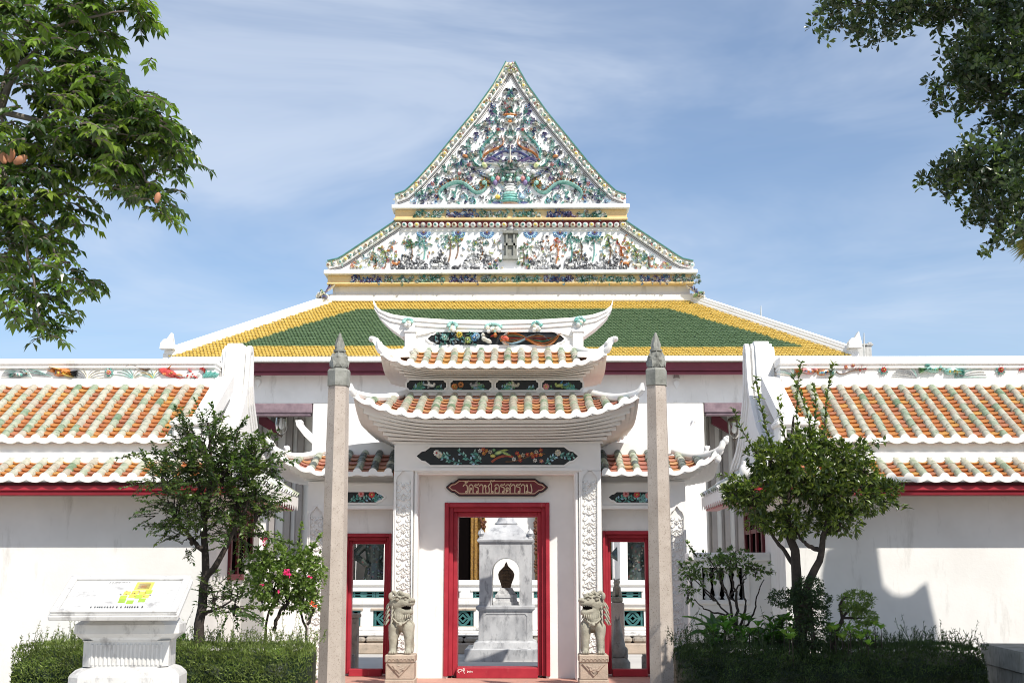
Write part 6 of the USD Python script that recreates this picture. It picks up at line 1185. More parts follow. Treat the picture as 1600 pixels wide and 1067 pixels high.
# pinkish pedestal and stone bollards by the side doors
X_ = PX(550, 2.2, 980); m = MB(); m.box(X_ - .16, X_ + .10, 2.1, 2.4, -.02, PZ(965, 2.2, 550), ch=.02); m.box(X_ - .19, X_ + .13, 2.07, 2.43, PZ(965, 2.2, 550) + .001, PZ(958, 2.2, 550), ch=.02); single('stone_pedestal', m, 'sandstone', 'pinkish stone pedestal just inside the left doorway', 'pedestal')
for i, (px, nm) in enumerate(((549, 'left'), (1008, 'right'))):
    X_ = PX(px, 1.5, 1040); m = MB(); m.box(X_ - .05, X_ + .05, 1.45, 1.6, -.02, PZ(1024, 1.5, px), ch=.02); m.box(X_ - .04, X_ + .04, 1.46, 1.59, PZ(1024, 1.5, px) + .001, PZ(1022, 1.5, px), ch=.01); single('door_stop', m, 'grey_stone', f'short grey stone block at the foot of the {nm} doorway', 'stone block')
# ------------------------------------------------------------ lantern and eave bells of the hall
LYn = HW + .9; lx, lzt = PX(440, LYn, 660), PZ(650, LYn, 440)
t = thing('hanging_lantern', 'glass lantern hanging inside the porch left of the gate', 'lantern', (lx, LYn, lzt)); k = PPX(LYn, 660)
m = MB(); m.lathe([(.02, .62), (.02, .1), (9 * k, .04), (10 * k, .0), (10.5 * k, -.03), (9.5 * k, -.05)], (lx, LYn, lzt), 14); part(t, 'hood', m, 'lamp_metal', smooth=40)
m = MB(); m.lathe([(9.3 * k, -.05), (9.6 * k, -.25), (8.6 * k, -.42), (5 * k, -.52), (2 * k, -.55)], (lx, LYn, lzt), 16); part(t, 'globe', m, 'lamp_glass', smooth=40)
m = MB(); m.lathe([(2.5 * k, -.06), (2.5 * k, -.15), (4.5 * k, -.27), (3.5 * k, -.36), (0, -.40)], (lx, LYn, lzt), 12); part(t, 'bulb', m, 'lamp_bulb', smooth=50)
m = MB(); 
for a in range(6): m.tube([(lx + 9.9 * k * math.cos(a), LYn + 9.9 * k * math.sin(a), lzt - .04), (lx + 10 * k * math.cos(a), LYn + 10 * k * math.sin(a), lzt - .25), (lx + 5 * k * math.cos(a), LYn + 5 * k * math.sin(a), lzt - .53)], .008, 4)
m.lathe([(2 * k, -.55), (2.5 * k, -.58), (1 * k, -.62), (0, -.64)], (lx, LYn, lzt), 8); part(t, 'cage', m, 'lamp_metal')
lx2 = PX(1147, LYn, 660)
def bell(x, y, zt_):
    t = thing('eave_bell', 'small bell with white leaf clapper hanging from the hall eave, left of the gate', 'bell', (x, y, zt_), 'eave bells')
    m = MB(); m.tube([(x, y, zt_ + .25), (x, y, zt_)], .008, 5); m.lathe([(.02, 0), (.07, -.03), (.085, -.12), (.095, -.15)], (x, y, zt_), 10); part(t, 'bell', m, 'grey_paint', smooth=40)
    m = MB(); m.tube([(x, y, zt_ - .12), (x, y, zt_ - .24)], .006, 4); out = [(x, zt_ - .22), (x + .07, zt_ - .24), (x + .085, zt_ - .30), (x + .04, zt_ - .38), (x, zt_ - .46), (x - .04, zt_ - .38), (x - .085, zt_ - .30), (x - .07, zt_ - .24)]; m.prism(out, 'y', y - .012, y + .012); part(t, 'clapper_leaf', m, 'white_paint'); return t
b1 = bell(PX(403, HE + .7, 590), HE + .7, PZ(581, HE + .7, 403)); copy_thing(b1, 'eave_bell', 'small bell with white leaf clapper hanging from the hall eave, right of the gate', 'bell', (PX(1057, HE + .7, 590), HE + .7, PZ(583, HE + .7, 1057)), 'eave bells')
tl2 = copy_thing(t, 'hanging_lantern', 'glass lantern hanging inside the porch right of the gate, behind branches', 'lantern', (lx2, LYn, PZ(656, LYn, 1147)))
# ------------------------------------------------------------ low stone wall, garden beds, pagoda beyond the right edge
bw_ = thing('bench_wall', 'low grey stone block wall at the right end of the clipped hedge', 'low wall', (5.9, -5.6, 0))
A_, B_ = np.array([5.83, -4.45]), np.array([5.55, -7.0]); e_ = (B_ - A_) / np.linalg.norm(B_ - A_); n_ = np.array([-e_[1], e_[0]]); Lb = np.linalg.norm(B_ - A_)
for z0_, z1_, ns, out_ in ((-.06, .28, 3, .03), (.284, .55, 4, .0), (.554, .78, 3, .02)):
    for k_ in range(ns):
        a, b = A_ + e_ * (Lb * k_ / ns + .006), A_ + e_ * (Lb * (k_ + 1) / ns - .006); q = [a - n_ * out_, b - n_ * out_, b + n_ * .55, a + n_ * .55]; m = MB(); m.prism([tuple(v) for v in q], 'z', z0_ + R.uniform(0, .006), z1_ - .004); part(bw_, 'stone_block', m, 'grey_stone')
kl = MB(); kl.box(-16, PX(494, -6.4, 1060), -7.4, -3.57, -.06, .03, ch=.02); single('garden_bed', kl, 'soil', None, kind='structure')
kl = MB(); kl.box(PX(1052, -6.4, 1060), 16, -7.4, -3.57, -.06, .03, ch=.02); single('garden_bed', kl, 'soil', None, kind='structure')
SY = -7.3; tt = (-3.56 - SY) / -SUN[1]
outl = [(1293, 1075), (1293, 950), (1290, 900), (1295, 866), (1325, 856), (1365, 860), (1367, 890), (1373, 925), (1390, 940), (1406, 943), (1425, 938), (1443, 922), (1449, 950), (1458, 990), (1464, 1075)]
pts = [(q[0] + SUN[0] * tt, max(q[2] + SUN[2] * tt, -.06)) for q in (P(a, b, -3.56) for a, b in outl)]; pts[0] = (pts[1][0] - .05, -.06); pts[-1] = (pts[-2][0] + .2, -.06)
t = thing('screen_wall', 'tall grey stone screen wall with an upturned coping outside the right edge', 'screen wall', (pts[0][0], SY, 0))
m = MB(); m.prism(pts, 'y', SY - .07, SY + .07); part(t, 'wall', m, 'grey_stone'); m = MB(); m.tube([(a, SY, b) for a, b in pts[2:12]], .055, 8); part(t, 'coping', m, 'grey_stone', smooth=40)
m = MB(); m.box(pts[0][0] - .1, pts[-1][0] + .1, SY - .3, SY + .3, -.06, .5, ch=.03); part(t, 'base', m, 'grey_stone')
# ------------------------------------------------------------ vegetation
def unit(v): v = np.asarray(v, float); return v / (np.linalg.norm(v, axis=-1, keepdims=True) + 1e-9)
def leaves(mb, pos, dirs, nrm_, L, Wd, col, fold=.22, droop=.12, wide=.42):
    """many leaves at once: a blade of four faces folded along its midrib, its tip drooping"""
    pos, d, n = np.asarray(pos, float), unit(dirs), np.asarray(nrm_, float); s = unit(np.cross(d, n)); n = unit(np.cross(s, d)); N = len(pos)
    L, Wd = np.broadcast_to(L, (N,))[:, None], np.broadcast_to(Wd, (N,))[:, None]
    V = np.stack([pos, pos + d * L * wide + s * Wd * .5 + n * Wd * fold, pos + d * L * (wide + .04), pos + d * L * wide - s * Wd * .5 + n * Wd * fold, pos + d * L - n * L * droop], 1)
    F = np.array([(0, 2, 1), (0, 3, 2), (1, 2, 4), (2, 3, 4)]); c = np.repeat(np.broadcast_to(np.asarray(col, float), (N, 3)), 5, axis=0)
    mb.add(V.reshape(-1, 3), (F[None] + 5 * np.arange(N)[:, None, None]).reshape(-1, 3), c)
def leafcol(n, cols, rng, j=.18):
    a = np.array(cols)[rng.integers(0, len(cols), n)]; return a * rng.uniform(1 - j, 1 + j, (n, 1)) * rng.uniform(.95, 1.05, (n, 3))
def compound(mb, rng, org, axis, length, npair, L, Wd, cols, hang=.5, stems=None):
    """pinnate leaves: a curved stalk with pairs of leaflets"""
    for o, ax, ln in zip(org, unit(axis), length):
        t = np.linspace(.15, 1, npair); g = np.array([0, 0, -1.0]); p = o + np.outer(t * ln, ax) + np.outer((t ** 2) * ln * hang, g); tg = unit(ax + np.outer(2 * t * hang, g))
        sd = unit(np.cross(tg, [0, 0, 1.0]) + rng.normal(0, .1, (npair, 3)))
        q = np.repeat(p, 2, 0); sg = np.tile([1, -1], npair)[:, None]; d = np.repeat(tg, 2, 0) * .55 + sg * np.repeat(sd, 2, 0) * .8 + [0, 0, -hang * .55] + rng.normal(0, .16, (2 * npair, 3))
        q = np.vstack([q, p[-1:]]); d = np.vstack([d, tg[-1:]]); nn = np.array([0, 0, 1.0]) + rng.normal(0, .25, (len(q), 3))
        k = rng.uniform(.75, 1.1, len(q)); leaves(mb, q, d, nn, L * k, Wd * k, leafcol(1, cols, rng)[0] * rng.uniform(.85, 1.15, (len(q), 1)))
        if stems is not None: stems.tube(np.vstack([o, p]), np.linspace(.006, .002, npair + 1) * (1 if L < .07 else 1.6), 3, cap=False)
def blob_pts(rng, n, c, r, shell=.55):
    d = unit(rng.normal(size=(n, 3))); k = (shell + (1 - shell) * rng.random(n)) ; return c + d * k[:, None] * r, d
def limb(mb, pts, r0, r1, n=14, wig=.0, rng=None):
    from scipy.interpolate import PchipInterpolator
    p = np.asarray(pts, float); d = np.r_[0, np.cumsum(np.linalg.norm(np.diff(p, axis=0), axis=1))]; q = PchipInterpolator(d, p, axis=0)(np.linspace(0, d[-1], n)) if len(p) > 2 else p[0] + np.outer(np.linspace(0, 1, n), p[1] - p[0])
    if wig: q[1:-1] += rng.normal(0, wig, (n - 2, 3))
    mb.tube(q, np.linspace(r0, r1, n), 7); return q
# --- large tree leaning in from the left, with drooping compound leaves and brown woody fruit
rng = np.random.default_rng(11)
t = thing('mahogany_tree', 'large tree leaning in from the left with drooping leaves and brown woody fruits', 'tree', (-7.2, -10.6, 0))
tr = MB(); YT = -11.0
limb(tr, [(-7.2, -10.6, -.1), (-7.0, -10.7, 2.5), (-7.3, -10.5, 5.5), (-6.8, -10.6, 9)], .34, .16, 16); part(t, 'trunk', tr, 'bark_grey', smooth=True)
br = MB(); main = [(-7.2, -10.5, 4.6), P(-130, 150, YT), P(0, 174, YT), P(70, 192, YT - .1), P(130, 214, YT), P(190, 262, YT + .1)]
limb(br, main, .075, .012, 26); part(t, 'branch', br, 'bark_grey', smooth=True)
for pts, r0 in (([main[2], P(45, 90, YT), P(100, 40, YT - .2), P(200, 18, YT - .3)], .03), ([main[3], P(160, 150, YT + .2), P(235, 200, YT + .1), P(280, 225, YT)], .022), ([main[4], P(210, 250, YT), P(235, 300, YT - .1), P(250, 325, YT - .1)], .014), ([main[1], P(20, 300, YT - .3), P(36, 370, YT - .3), P(52, 440, YT - .2), P(62, 500, YT - .2)], .03), ([P(36, 340, YT - .3), P(75, 372, YT - .2), P(95, 420, YT - .2)], .012), ([main[2], P(10, 120, YT + .3), P(60, 60, YT + .4), P(120, 20, YT + .4)], .025), ([main[3], P(80, 130, YT + .3), P(150, 110, YT + .3)], .016), ([main[2], P(30, 230, YT), P(80, 290, YT)], .014), ([P(80, 185, YT - .1), P(150, 205, YT - .3), P(215, 212, YT - .3)], .010)): br = MB(); limb(br, pts, r0, .005, 16, .008, rng); part(t, 'branch', br, 'bark_grey', smooth=True)
cr_ = MB(); tw_ = MB(); BR = [(.145, .225, .034), (.11, .18, .030), (.19, .27, .045), (.085, .145, .028)]; DK = [(.042, .075, .022), (.032, .06, .020), (.055, .095, .026)]
for px, py, rx, ry, n in ((55, 25, 75, 42, 46), (150, 22, 55, 30, 30), (212, 12, 30, 20, 12), (35, 85, 45, 30, 22), (125, 80, 55, 45, 34), (95, 150, 75, 40, 40), (160, 165, 52, 42, 36), (200, 185, 42, 40, 26), (245, 212, 34, 36, 22), (264, 225, 20, 34, 12), (212, 245, 46, 38, 26), (185, 285, 40, 26, 16), (243, 330, 20, 22, 9), (150, 235, 50, 42, 28), (95, 245, 45, 45, 24), (30, 245, 40, 40, 20), (40, 305, 55, 50, 36), (92, 325, 28, 42, 16), (30, 370, 42, 36, 20), (82, 385, 26, 18, 9), (20, 420, 22, 26, 8), (98, 438, 26, 32, 12), (55, 475, 40, 30, 17), (66, 520, 22, 24, 9), (-60, 40, 70, 60, 26), (-60, 150, 70, 60, 26), (-70, 280, 70, 60, 26), (-60, 380, 60, 40, 18)):
    c = P(px, py, YT); s_ = np.linalg.norm(c - CAM) / FPX
    for k in range(int(n * 2.3)):
        o = c + np.array([rng.uniform(-1, 1) * max(rx - 16, rx * .6), 0, rng.uniform(-1, 1) * max(ry - 12, ry * .6)]) * s_ + [0, rng.normal(0, .32), .05]
        az = rng.uniform(0, 6.28); bright = rng.random() < .58
        compound(cr_, rng, [o], [(math.cos(az) * .8 + .15, math.sin(az) * .8 - .1, .25)], [rng.uniform(.10, .17)], 4, .098, .042, BR if bright else DK, hang=.55, stems=tw_)
part(t, 'crown', cr_, 'leaf_gloss', kind='stuff'); part(t, 'twigs', tw_, 'bark_grey', kind='stuff')
for px, py, dx in ((4, 246, -.5), (17, 243, .1), (32, 250, 1.0), (246, 309, .2)):
    m = MB(); c = P(px, py, YT - .45); m.lathe([(0, -.055), (.018, -.045), (.030, -.01), (.028, .02), (.016, .045), (0, .055)], (0, 0, 0), 12)
    v, f, _ = m.get(); a = 1.0 * dx; v = np.c_[v[:, 0] * math.cos(a) + v[:, 2] * math.sin(a), v[:, 1], -v[:, 0] * math.sin(a) + v[:, 2] * math.cos(a)] * (1.0 if px < 100 else .75) + c; part(t, 'fruit', (v, f), 'fruit_brown', smooth=True)
# --- large dark tree overhanging at the right
rng = np.random.default_rng(12)
t = thing('terminalia_tree', 'large dark tree overhanging the top right corner with small clustered leaves', 'tree', (8.6, -12.6, 0))
tr = MB(); limb(tr, [(8.6, -12.6, -.1), (8.4, -12.5, 2.5), (8.7, -12.4, 5), (8.0, -12.3, 9)], .32, .12, 16); part(t, 'trunk', tr, 'bark_grey', smooth=True)
YT = -11.0; br = MB(); a0 = np.array([8.6, -12.4, 5.2])
for pts, r0 in (([a0, P(1750, 60, YT), P(1600, 40, YT), P(1480, 10, YT), P(1320, 5, YT)], .05), ([a0, P(1720, 180, YT), P(1590, 150, YT), P(1500, 112, YT)], .04), ([a0, P(1730, 300, YT), P(1600, 290, YT), P(1470, 262, YT)], .035), ([P(1730, 300, YT), P(1620, 330, YT), P(1580, 370, YT)], .02), ([a0, (7.5, -11, 6.2), (6.2, -10.2, 6.3)], .08), ([(8.2, -12.3, 7.5), (6.5, -12.6, 8.3), (5.0, -13, 8.4)], .06)): br = MB(); limb(br, pts, r0, .006, 18, .01, rng); part(t, 'branch', br, 'bark', smooth=True)
cr_ = MB(); CD = [(.034, .056, .022), (.024, .042, .018), (.046, .072, .026), (.030, .050, .022)]; CL = [(.085, .13, .04), (.115, .16, .055)]
def rosette_leaves(c, n, L, Wd, cols):
    d = unit(rng.normal(size=(n, 3)) + [0, 0, .5]); leaves(cr_, c + d * .008, d, rng.normal(size=(n, 3)) + [0, 0, 1], L * rng.uniform(.7, 1.15, n), Wd * rng.uniform(.8, 1.1, n), leafcol(n, cols, rng), fold=.12, droop=.05, wide=.66)
for px, py, rx, ry, n in ((1296, 14, 20, 14, 24), (1335, 16, 32, 18, 44), (1390, 22, 40, 20, 54), (1445, 8, 50, 18, 60), (1520, 10, 60, 22, 84), (1575, 28, 38, 40, 76), (1530, 62, 34, 34, 54), (1488, 108, 24, 18, 26), (1530, 108, 34, 30, 50), (1575, 110, 36, 40, 76), (1525, 142, 42, 18, 44), (1582, 165, 28, 34, 44), (1585, 205, 22, 24, 28), (1478, 266, 26, 14, 22), (1505, 250, 30, 18, 34), (1528, 280, 44, 26, 70), (1578, 262, 32, 30, 54), (1572, 312, 40, 30, 66), (1545, 325, 20, 14, 16), (1584, 358, 24, 24, 34), (1650, 40, 60, 50, 70), (1655, 130, 60, 50, 70), (1660, 220, 60, 50, 70), (1650, 310, 55, 45, 60), (1745, 120, 60, 80, 80), (1745, 260, 60, 80, 80)):
    c = P(px, py, YT); s_ = np.linalg.norm(c - CAM) / FPX
    for k in range(int(n * 1.5)):
        rr_ = math.sqrt(rng.random()); aa_ = rng.uniform(0, 6.283); o = c + np.array([math.cos(aa_) * rr_ * rx * .95, 0, math.sin(aa_) * rr_ * ry * .95]) * s_ + [0, np.clip(rng.normal(0, .28), -.5, .5), 0]; rosette_leaves(o, 9, .062, .030, CL if rng.random() < .16 else CD)
for c, r, n in (((6.9, -10.0, 6.2), (1.6, 1.4, 1.1), 420), ((8.6, -10.5, 6.4), (1.7, 1.4, 1.1), 420), ((5.4, -12.9, 8.5), (1.8, 1.5, .9), 420), ((7.0, -12.4, 9.2), (2.0, 1.6, 1.0), 420), ((9.8, -11.4, 7.0), (1.4, 1.4, 1.2), 200)):
    p, d = blob_pts(rng, n, np.array(c), np.array(r), .3)
    for q in p: rosette_leaves(q, 9, .17, .085, CD)
part(t, 'crown', cr_, 'leaf_gloss', kind='stuff')
m = MB(); c = P(1612, 372, -10.4)
t2 = thing('palm_tree', 'fan palm with dry yellowish frond tips at the right edge', 'palm', (c[0] + 1.2, -10.4, 0)); b = np.array([c[0] + 1.2, -10.4, c[2] + .25])
for k in range(26):
    a = 2.2 + k * .085; d = np.array([math.cos(a), rng.normal(0, .1), -.15 + math.sin(a) * .9 - .6]); d = unit(d); leaves(m, [c + [.05, 0, 0]], [d], [(0, -1, .4)], .24 * rng.uniform(.8, 1.1), .022, (.36, .30, .13) if k % 3 else (.22, .24, .08), droop=.25)
st_ = MB(); limb(st_, [(c[0] + 1.2, -10.4, -.1), (c[0] + 1.15, -10.4, 2), b], .13, .10); part(t2, 'trunk', st_, 'bark_grey', smooth=True); part(t2, 'frond', m, 'leaf_matt'); st_ = MB(); limb(st_, [b, (b + c) / 2 + [0, 0, .12], c + [.05, 0, 0]], .02, .012); part(t2, 'frond_stalk', st_, 'bark_grey', smooth=True)

# --- ornamental trees in the beds
def small_tree(name, label, base_px, Y, stems, blobs, shoots, cols, L, Wd, npair, ln, seed, hang, leafmat='leaf_gloss', stem_r=.05, extra=None, dens=1.0, group=None):
    rng = np.random.default_rng(seed); b = P(base_px[0], base_px[1], Y); t = thing(name, label, 'tree' if 'tree' in name else 'shrub', (b[0], Y, 0), group)
    tr, cw, tw_ = MB(), MB(), MB()
    for pts, r0, r1 in stems: m_ = MB(); limb(m_, [P(*q, Y + dy) for (*q, dy) in pts], r0, r1, 18, .006, rng); part(t, 'trunk' if not tr.n and r0 > .02 else 'branch', m_, 'bark', smooth=True); tr.n += 1
    for (px, py, rx, ry, rd, n) in blobs:
        c = P(px, py, Y); s_ = np.linalg.norm(c - CAM) / FPX; n = int(n * dens)
        p, d = blob_pts(rng, n, c, np.array([rx * s_, rd, ry * s_]), .35)
        for k in range(5):
            e = p[rng.integers(0, n)]; limb(tw_, [c + [0, 0, -ry * s_ * .7], (c + e) / 2, e], stem_r * .3, .004, 8, .008, rng)
        if npair: compound(cw, rng, p, d * .8 + rng.normal(0, .45, (n, 3)) + [0, 0, .35], rng.uniform(.7, 1.2, n) * ln, npair, L, Wd, cols, hang=hang, stems=tw_)
        else:
            for q, dd in zip(p, d):
                k = 7; d2 = unit(dd + rng.normal(0, .75, (k, 3)) + [0, 0, .25]); leaves(cw, q + d2 * .015, d2, rng.normal(0, .5, (k, 3)) + [0, 0, 1], L * rng.uniform(.7, 1.15, k), Wd * rng.uniform(.8, 1.1, k), leafcol(k, cols, rng))
    for pts, n in shoots:
        from scipy.interpolate import CubicSpline
        q = np.array([P(*w[:2], Y + w[2]) for w in pts]); d = np.r_[0, np.cumsum(np.linalg.norm(np.diff(q, axis=0), axis=1))]; cs = CubicSpline(d, q, axis=0) if len(q) > 2 else None
        u = np.linspace(.05, 1, n) * d[-1]; pp = cs(u) if cs is not None else q[0] + np.outer(u / d[-1], q[1] - q[0]); tg = unit(np.gradient(pp, axis=0)); tw_.tube(pp, np.linspace(.008, .003, n), 4)
        for j in range(3):
            dd = unit(tg * .6 + unit(rng.normal(size=(n, 3))) * .9 + [0, 0, .1]); leaves(cw, pp + rng.normal(0, .006, (n, 3)), dd, rng.normal(0, .4, (n, 3)) + [0, 0, 1], L * rng.uniform(.7, 1.2, n), Wd * rng.uniform(.8, 1.1, n), leafcol(n, cols, rng))
    part(t, 'twigs', tw_, 'bark', kind='stuff') if tw_.n else None; part(t, 'crown', cw, leafmat, kind='stuff')
    if extra: extra(t, rng, Y)
    return t
GD = [(.062, .100, .032), (.045, .076, .027), (.085, .13, .040), (.13, .18, .052)]
small_tree('ornamental_tree', 'small dark leafy tree with fern like twigs before the left gallery', (312, 1000), -5.7,
    [([(312, 1115, 0), (312, 990, 0), (316, 940, 0), (322, 890, 0), (318, 830, .1), (330, 740, 0), (325, 660, 0)], .075, .012), ([(322, 900, 0), (345, 870, -.1), (370, 820, -.1), (395, 770, -.2)], .04, .01), ([(312, 960, 0), (340, 950, -.1), (365, 935, -.2)], .025, .008), ([(318, 860, 0), (290, 830, .1), (262, 780, .1)], .03, .008), ([(322, 820, 0), (300, 740, .1), (250, 720, .2)], .02, .006), ([(328, 780, 0), (370, 720, -.1), (420, 700, -.1)], .02, .006)],
    [(318, 760, 66, 64, .55, 120), (372, 765, 54, 56, .5, 90), (275, 790, 40, 36, .4, 40), (322, 690, 46, 44, .35, 62), (350, 730, 60, 40, .4, 70), (255, 745, 38, 26, .3, 36), (400, 795, 34, 30, .35, 30), (300, 835, 40, 22, .4, 22), (368, 830, 34, 20, .35, 20), (366, 945, 28, 22, .3, 28), (335, 930, 20, 22, .2, 14), (395, 720, 40, 30, .3, 30)],
    [([(300, 720, 0), (240, 708, .1), (185, 716, .2)], 34), ([(330, 690, 0), (336, 665, 0), (330, 632, 0)], 22), ([(318, 700, 0), (290, 670, 0), (284, 640, .1)], 22), ([(380, 750, 0), (420, 725, -.1), (462, 722, -.1)], 30), ([(390, 800, 0), (430, 786, -.1), (452, 778, -.1)], 26), ([(380, 830, 0), (420, 840, -.1), (462, 850, -.1)], 30), ([(370, 700, 0), (372, 672, 0), (384, 655, 0)], 20), ([(390, 690, 0), (425, 678, 0)], 18), ([(280, 800, 0), (235, 790, .1), (215, 800, .1)], 20), ([(262, 820, 0), (226, 822, .1)], 14), ([(355, 950, 0), (390, 960, -.1), (412, 972, -.1)], 18)],
    GD, .060, .034, 7, .22, 21, .05, stem_r=.04, dens=1.45)
small_tree('ornamental_tree', 'round crowned small tree with forked dark trunk before the right gallery', (1250, 1000), -5.7,
    [([(1250, 1115, 0), (1250, 985, 0), (1246, 920, 0), (1244, 870, 0), (1228, 820, .1), (1232, 740, 0), (1240, 650, 0)], .095, .012), ([(1262, 985, -.1), (1262, 920, -.1), (1282, 868, -.1), (1288, 830, -.1), (1300, 760, 0)], .065, .012), ([(1248, 890, 0), (1210, 840, .1), (1180, 790, .1)], .03, .008), ([(1285, 860, -.1), (1255, 845, -.1), (1244, 830, 0)], .03, .012), ([(1290, 830, 0), (1330, 800, 0), (1360, 770, 0)], .025, .006)],
    [(1258, 738, 78, 46, .6, 230), (1178, 768, 46, 34, .45, 90), (1345, 774, 50, 32, .45, 95), (1238, 815, 44, 24, .4, 70), (1308, 812, 40, 24, .4, 62), (1205, 716, 40, 28, .4, 66), (1318, 712, 42, 24, .4, 60), (1150, 772, 24, 16, .25, 26), (1386, 764, 20, 11, .2, 16), (1262, 690, 36, 18, .3, 40), (1190, 812, 24, 16, .25, 22), (1350, 735, 24, 14, .25, 22), (1282, 770, 40, 22, .5, 60)],
    [([(1215, 720, 0), (1192, 650, .1), (1180, 590, .1)], 33), ([(1250, 700, 0), (1245, 640, 0), (1252, 568, 0)], 36), ([(1270, 700, 0), (1262, 650, -.1), (1240, 590, -.1)], 25), ([(1290, 700, 0), (1290, 640, 0), (1302, 570, 0)], 33), ([(1200, 730, 0), (1170, 690, .1), (1146, 640, .1)], 25), ([(1230, 700, 0), (1222, 660, 0), (1216, 622, 0)], 17), ([(1340, 760, 0), (1385, 762, 0), (1412, 752, 0)], 18), ([(1350, 780, 0), (1390, 785, 0), (1416, 794, 0)], 15), ([(1320, 720, 0), (1348, 700, 0), (1380, 690, 0)], 14), ([(1180, 770, 0), (1148, 748, 0), (1124, 742, 0)], 14), ([(1180, 790, 0), (1145, 790, 0)], 10), ([(1265, 690, 0), (1275, 640, 0), (1270, 600, 0)], 21)],
    [(.080, .115, .030), (.060, .088, .026), (.12, .16, .036), (.18, .22, .05), (.045, .07, .024)], .078, .034, 0, .1, 22, .2, stem_r=.05, dens=2.0)
def pinkflowers(t, rng, Y):
    for i, (px, py, n) in enumerate(((413, 843, 7), (446, 894, 8), (480, 906, 1), (412, 912, 1), (489, 944, 2), (433, 925, 1))):
        m = MB(); c = P(px, py, Y - .42)
        for k in range(n):
            o = c + rng.normal(0, .022, 3); d = unit(rng.normal(size=(5, 3))); leaves(m, np.tile(o, (5, 1)), d, rng.normal(size=(5, 3)), .034, .028, (.75, .05, .22) if i != 4 else (.75, .12, .06))
        part(t, 'flower', m, 'flower')
YG = [(.16, .23, .055), (.12, .18, .045), (.20, .27, .075), (.085, .135, .035)]
small_tree('bougainvillea', 'bright green bougainvillea with a few pink flowers left of the gate', (440, 1000), -4.9,
    [([(418, 1090, 0), (416, 985, 0), (425, 940, 0), (440, 880, 0)], .022, .008), ([(428, 985, 0), (438, 955, 0), (452, 935, 0), (440, 900, 0)], .026, .008), ([(478, 1090, 0), (478, 985, 0), (470, 955, 0), (482, 930, 0), (490, 890, 0)], .024, .007), ([(480, 975, 0), (490, 950, 0), (497, 920, 0)], .018, .006)],
    [(425, 900, 46, 36, .4, 95), (468, 900, 36, 42, .4, 85), (488, 890, 20, 40, .3, 45), (440, 870, 50, 22, .35, 62), (410, 925, 30, 24, .3, 34), (480, 940, 24, 20, .25, 28), (445, 940, 34, 18, .25, 34), (400, 880, 24, 20, .25, 22)],
    [([(470, 880, 0), (468, 845, 0), (472, 818, 0)], 20), ([(480, 880, 0), (492, 850, 0), (502, 835, 0)], 16), ([(420, 870, 0), (440, 840, 0), (400, 835, 0)], 18), ([(400, 890, 0), (375, 880, 0)], 12)],
    YG, .052, .036, 0, .1, 23, .2, 'leaf_matt', stem_r=.02, extra=pinkflowers, dens=1.9)
small_tree('bare_shrub', 'spreading shrub with tangled dark bare stems right of the gate', (1150, 1000), -4.9,
    [([(1150, 1090, 0), (1148, 985, 0), (1120, 940, 0), (1085, 905, 0)], .020, .006), ([(1148, 985, 0), (1140, 940, -.1), (1125, 900, -.1), (1105, 870, -.1)], .018, .006), ([(1150, 985, 0), (1150, 930, 0), (1140, 890, 0), (1150, 860, 0)], .022, .006), ([(1152, 985, 0), (1165, 945, 0), (1160, 910, .1), (1180, 880, .1)], .018, .006), ([(1156, 990, 0), (1178, 955, -.1), (1185, 925, -.1), (1194, 905, -.1)], .015, .005), ([(1145, 960, 0), (1110, 955, 0), (1085, 935, 0)], .014, .005), ([(1150, 940, 0), (1130, 920, .1), (1118, 880, .1)], .012, .004), ([(1140, 930, 0), (1165, 900, 0), (1170, 870, 0)], .012, .004), ([(1125, 945, .1), (1100, 920, .1), (1090, 890, .1)], .012, .004)],
    [(1110, 885, 46, 22, .4, 60), (1080, 900, 22, 24, .3, 30), (1150, 875, 40, 18, .35, 46), (1180, 890, 22, 16, .25, 18), (1075, 925, 16, 16, .2, 12)],
    [([(1090, 870, 0), (1078, 855, 0), (1074, 848, 0)], 12), ([(1160, 880, 0), (1190, 892, 0), (1210, 893, 0)], 16), ([(1070, 890, 0), (1062, 880, 0)], 8)],
    [(.085, .135, .04), (.06, .10, .032), (.11, .165, .05)], .055, .028, 0, .1, 24, .2, 'leaf_matt', stem_r=.015)
def bonsai(label, trunk, pads, Y, cols, seed, L=.030):
    rng = np.random.default_rng(seed); b = P(trunk[0][0], 1000, Y); t = thing('bonsai_tree', label, 'bonsai', (b[0], Y, 0)); tr = MB(); limb(tr, [P(a, b_, Y) for a, b_ in trunk], .04, .012, 16)
    cw = MB()
    for px, py, rx, ry, n in pads:
        c = P(px, py, Y); s_ = np.linalg.norm(c - CAM) / FPX; limb(tr, [P(*trunk[len(trunk) // 2], Y), c], .015, .006, 6); p, d = blob_pts(rng, n, c, np.array([rx * s_, .22, ry * s_]), .6)
        for k in range(4): d2 = unit(d + rng.normal(0, .6, d.shape)); leaves(cw, p + rng.normal(0, .01, p.shape), d2, rng.normal(0, .5, p.shape) + [0, 0, 1], L * rng.uniform(.7, 1.2, n), L * .55, leafcol(n, cols, rng))
    part(t, 'trunk', tr, 'bark', smooth=True); part(t, 'crown', cw, 'leaf_matt', kind='stuff')
DKB = [(.030, .055, .024), (.022, .042, .020), (.045, .075, .030)]
bonsai('dark clipped bonsai with cloud shaped pads beside the forked trunk', [(1268, 1080), (1270, 990), (1262, 950), (1258, 930)], [(1226, 934, 24, 14, 260), (1262, 918, 24, 16, 260), (1254, 944, 30, 14, 240), (1280, 936, 18, 14, 180), (1275, 960, 22, 14, 180), (1270, 988, 34, 24, 380)], -6.0, DKB, 31)
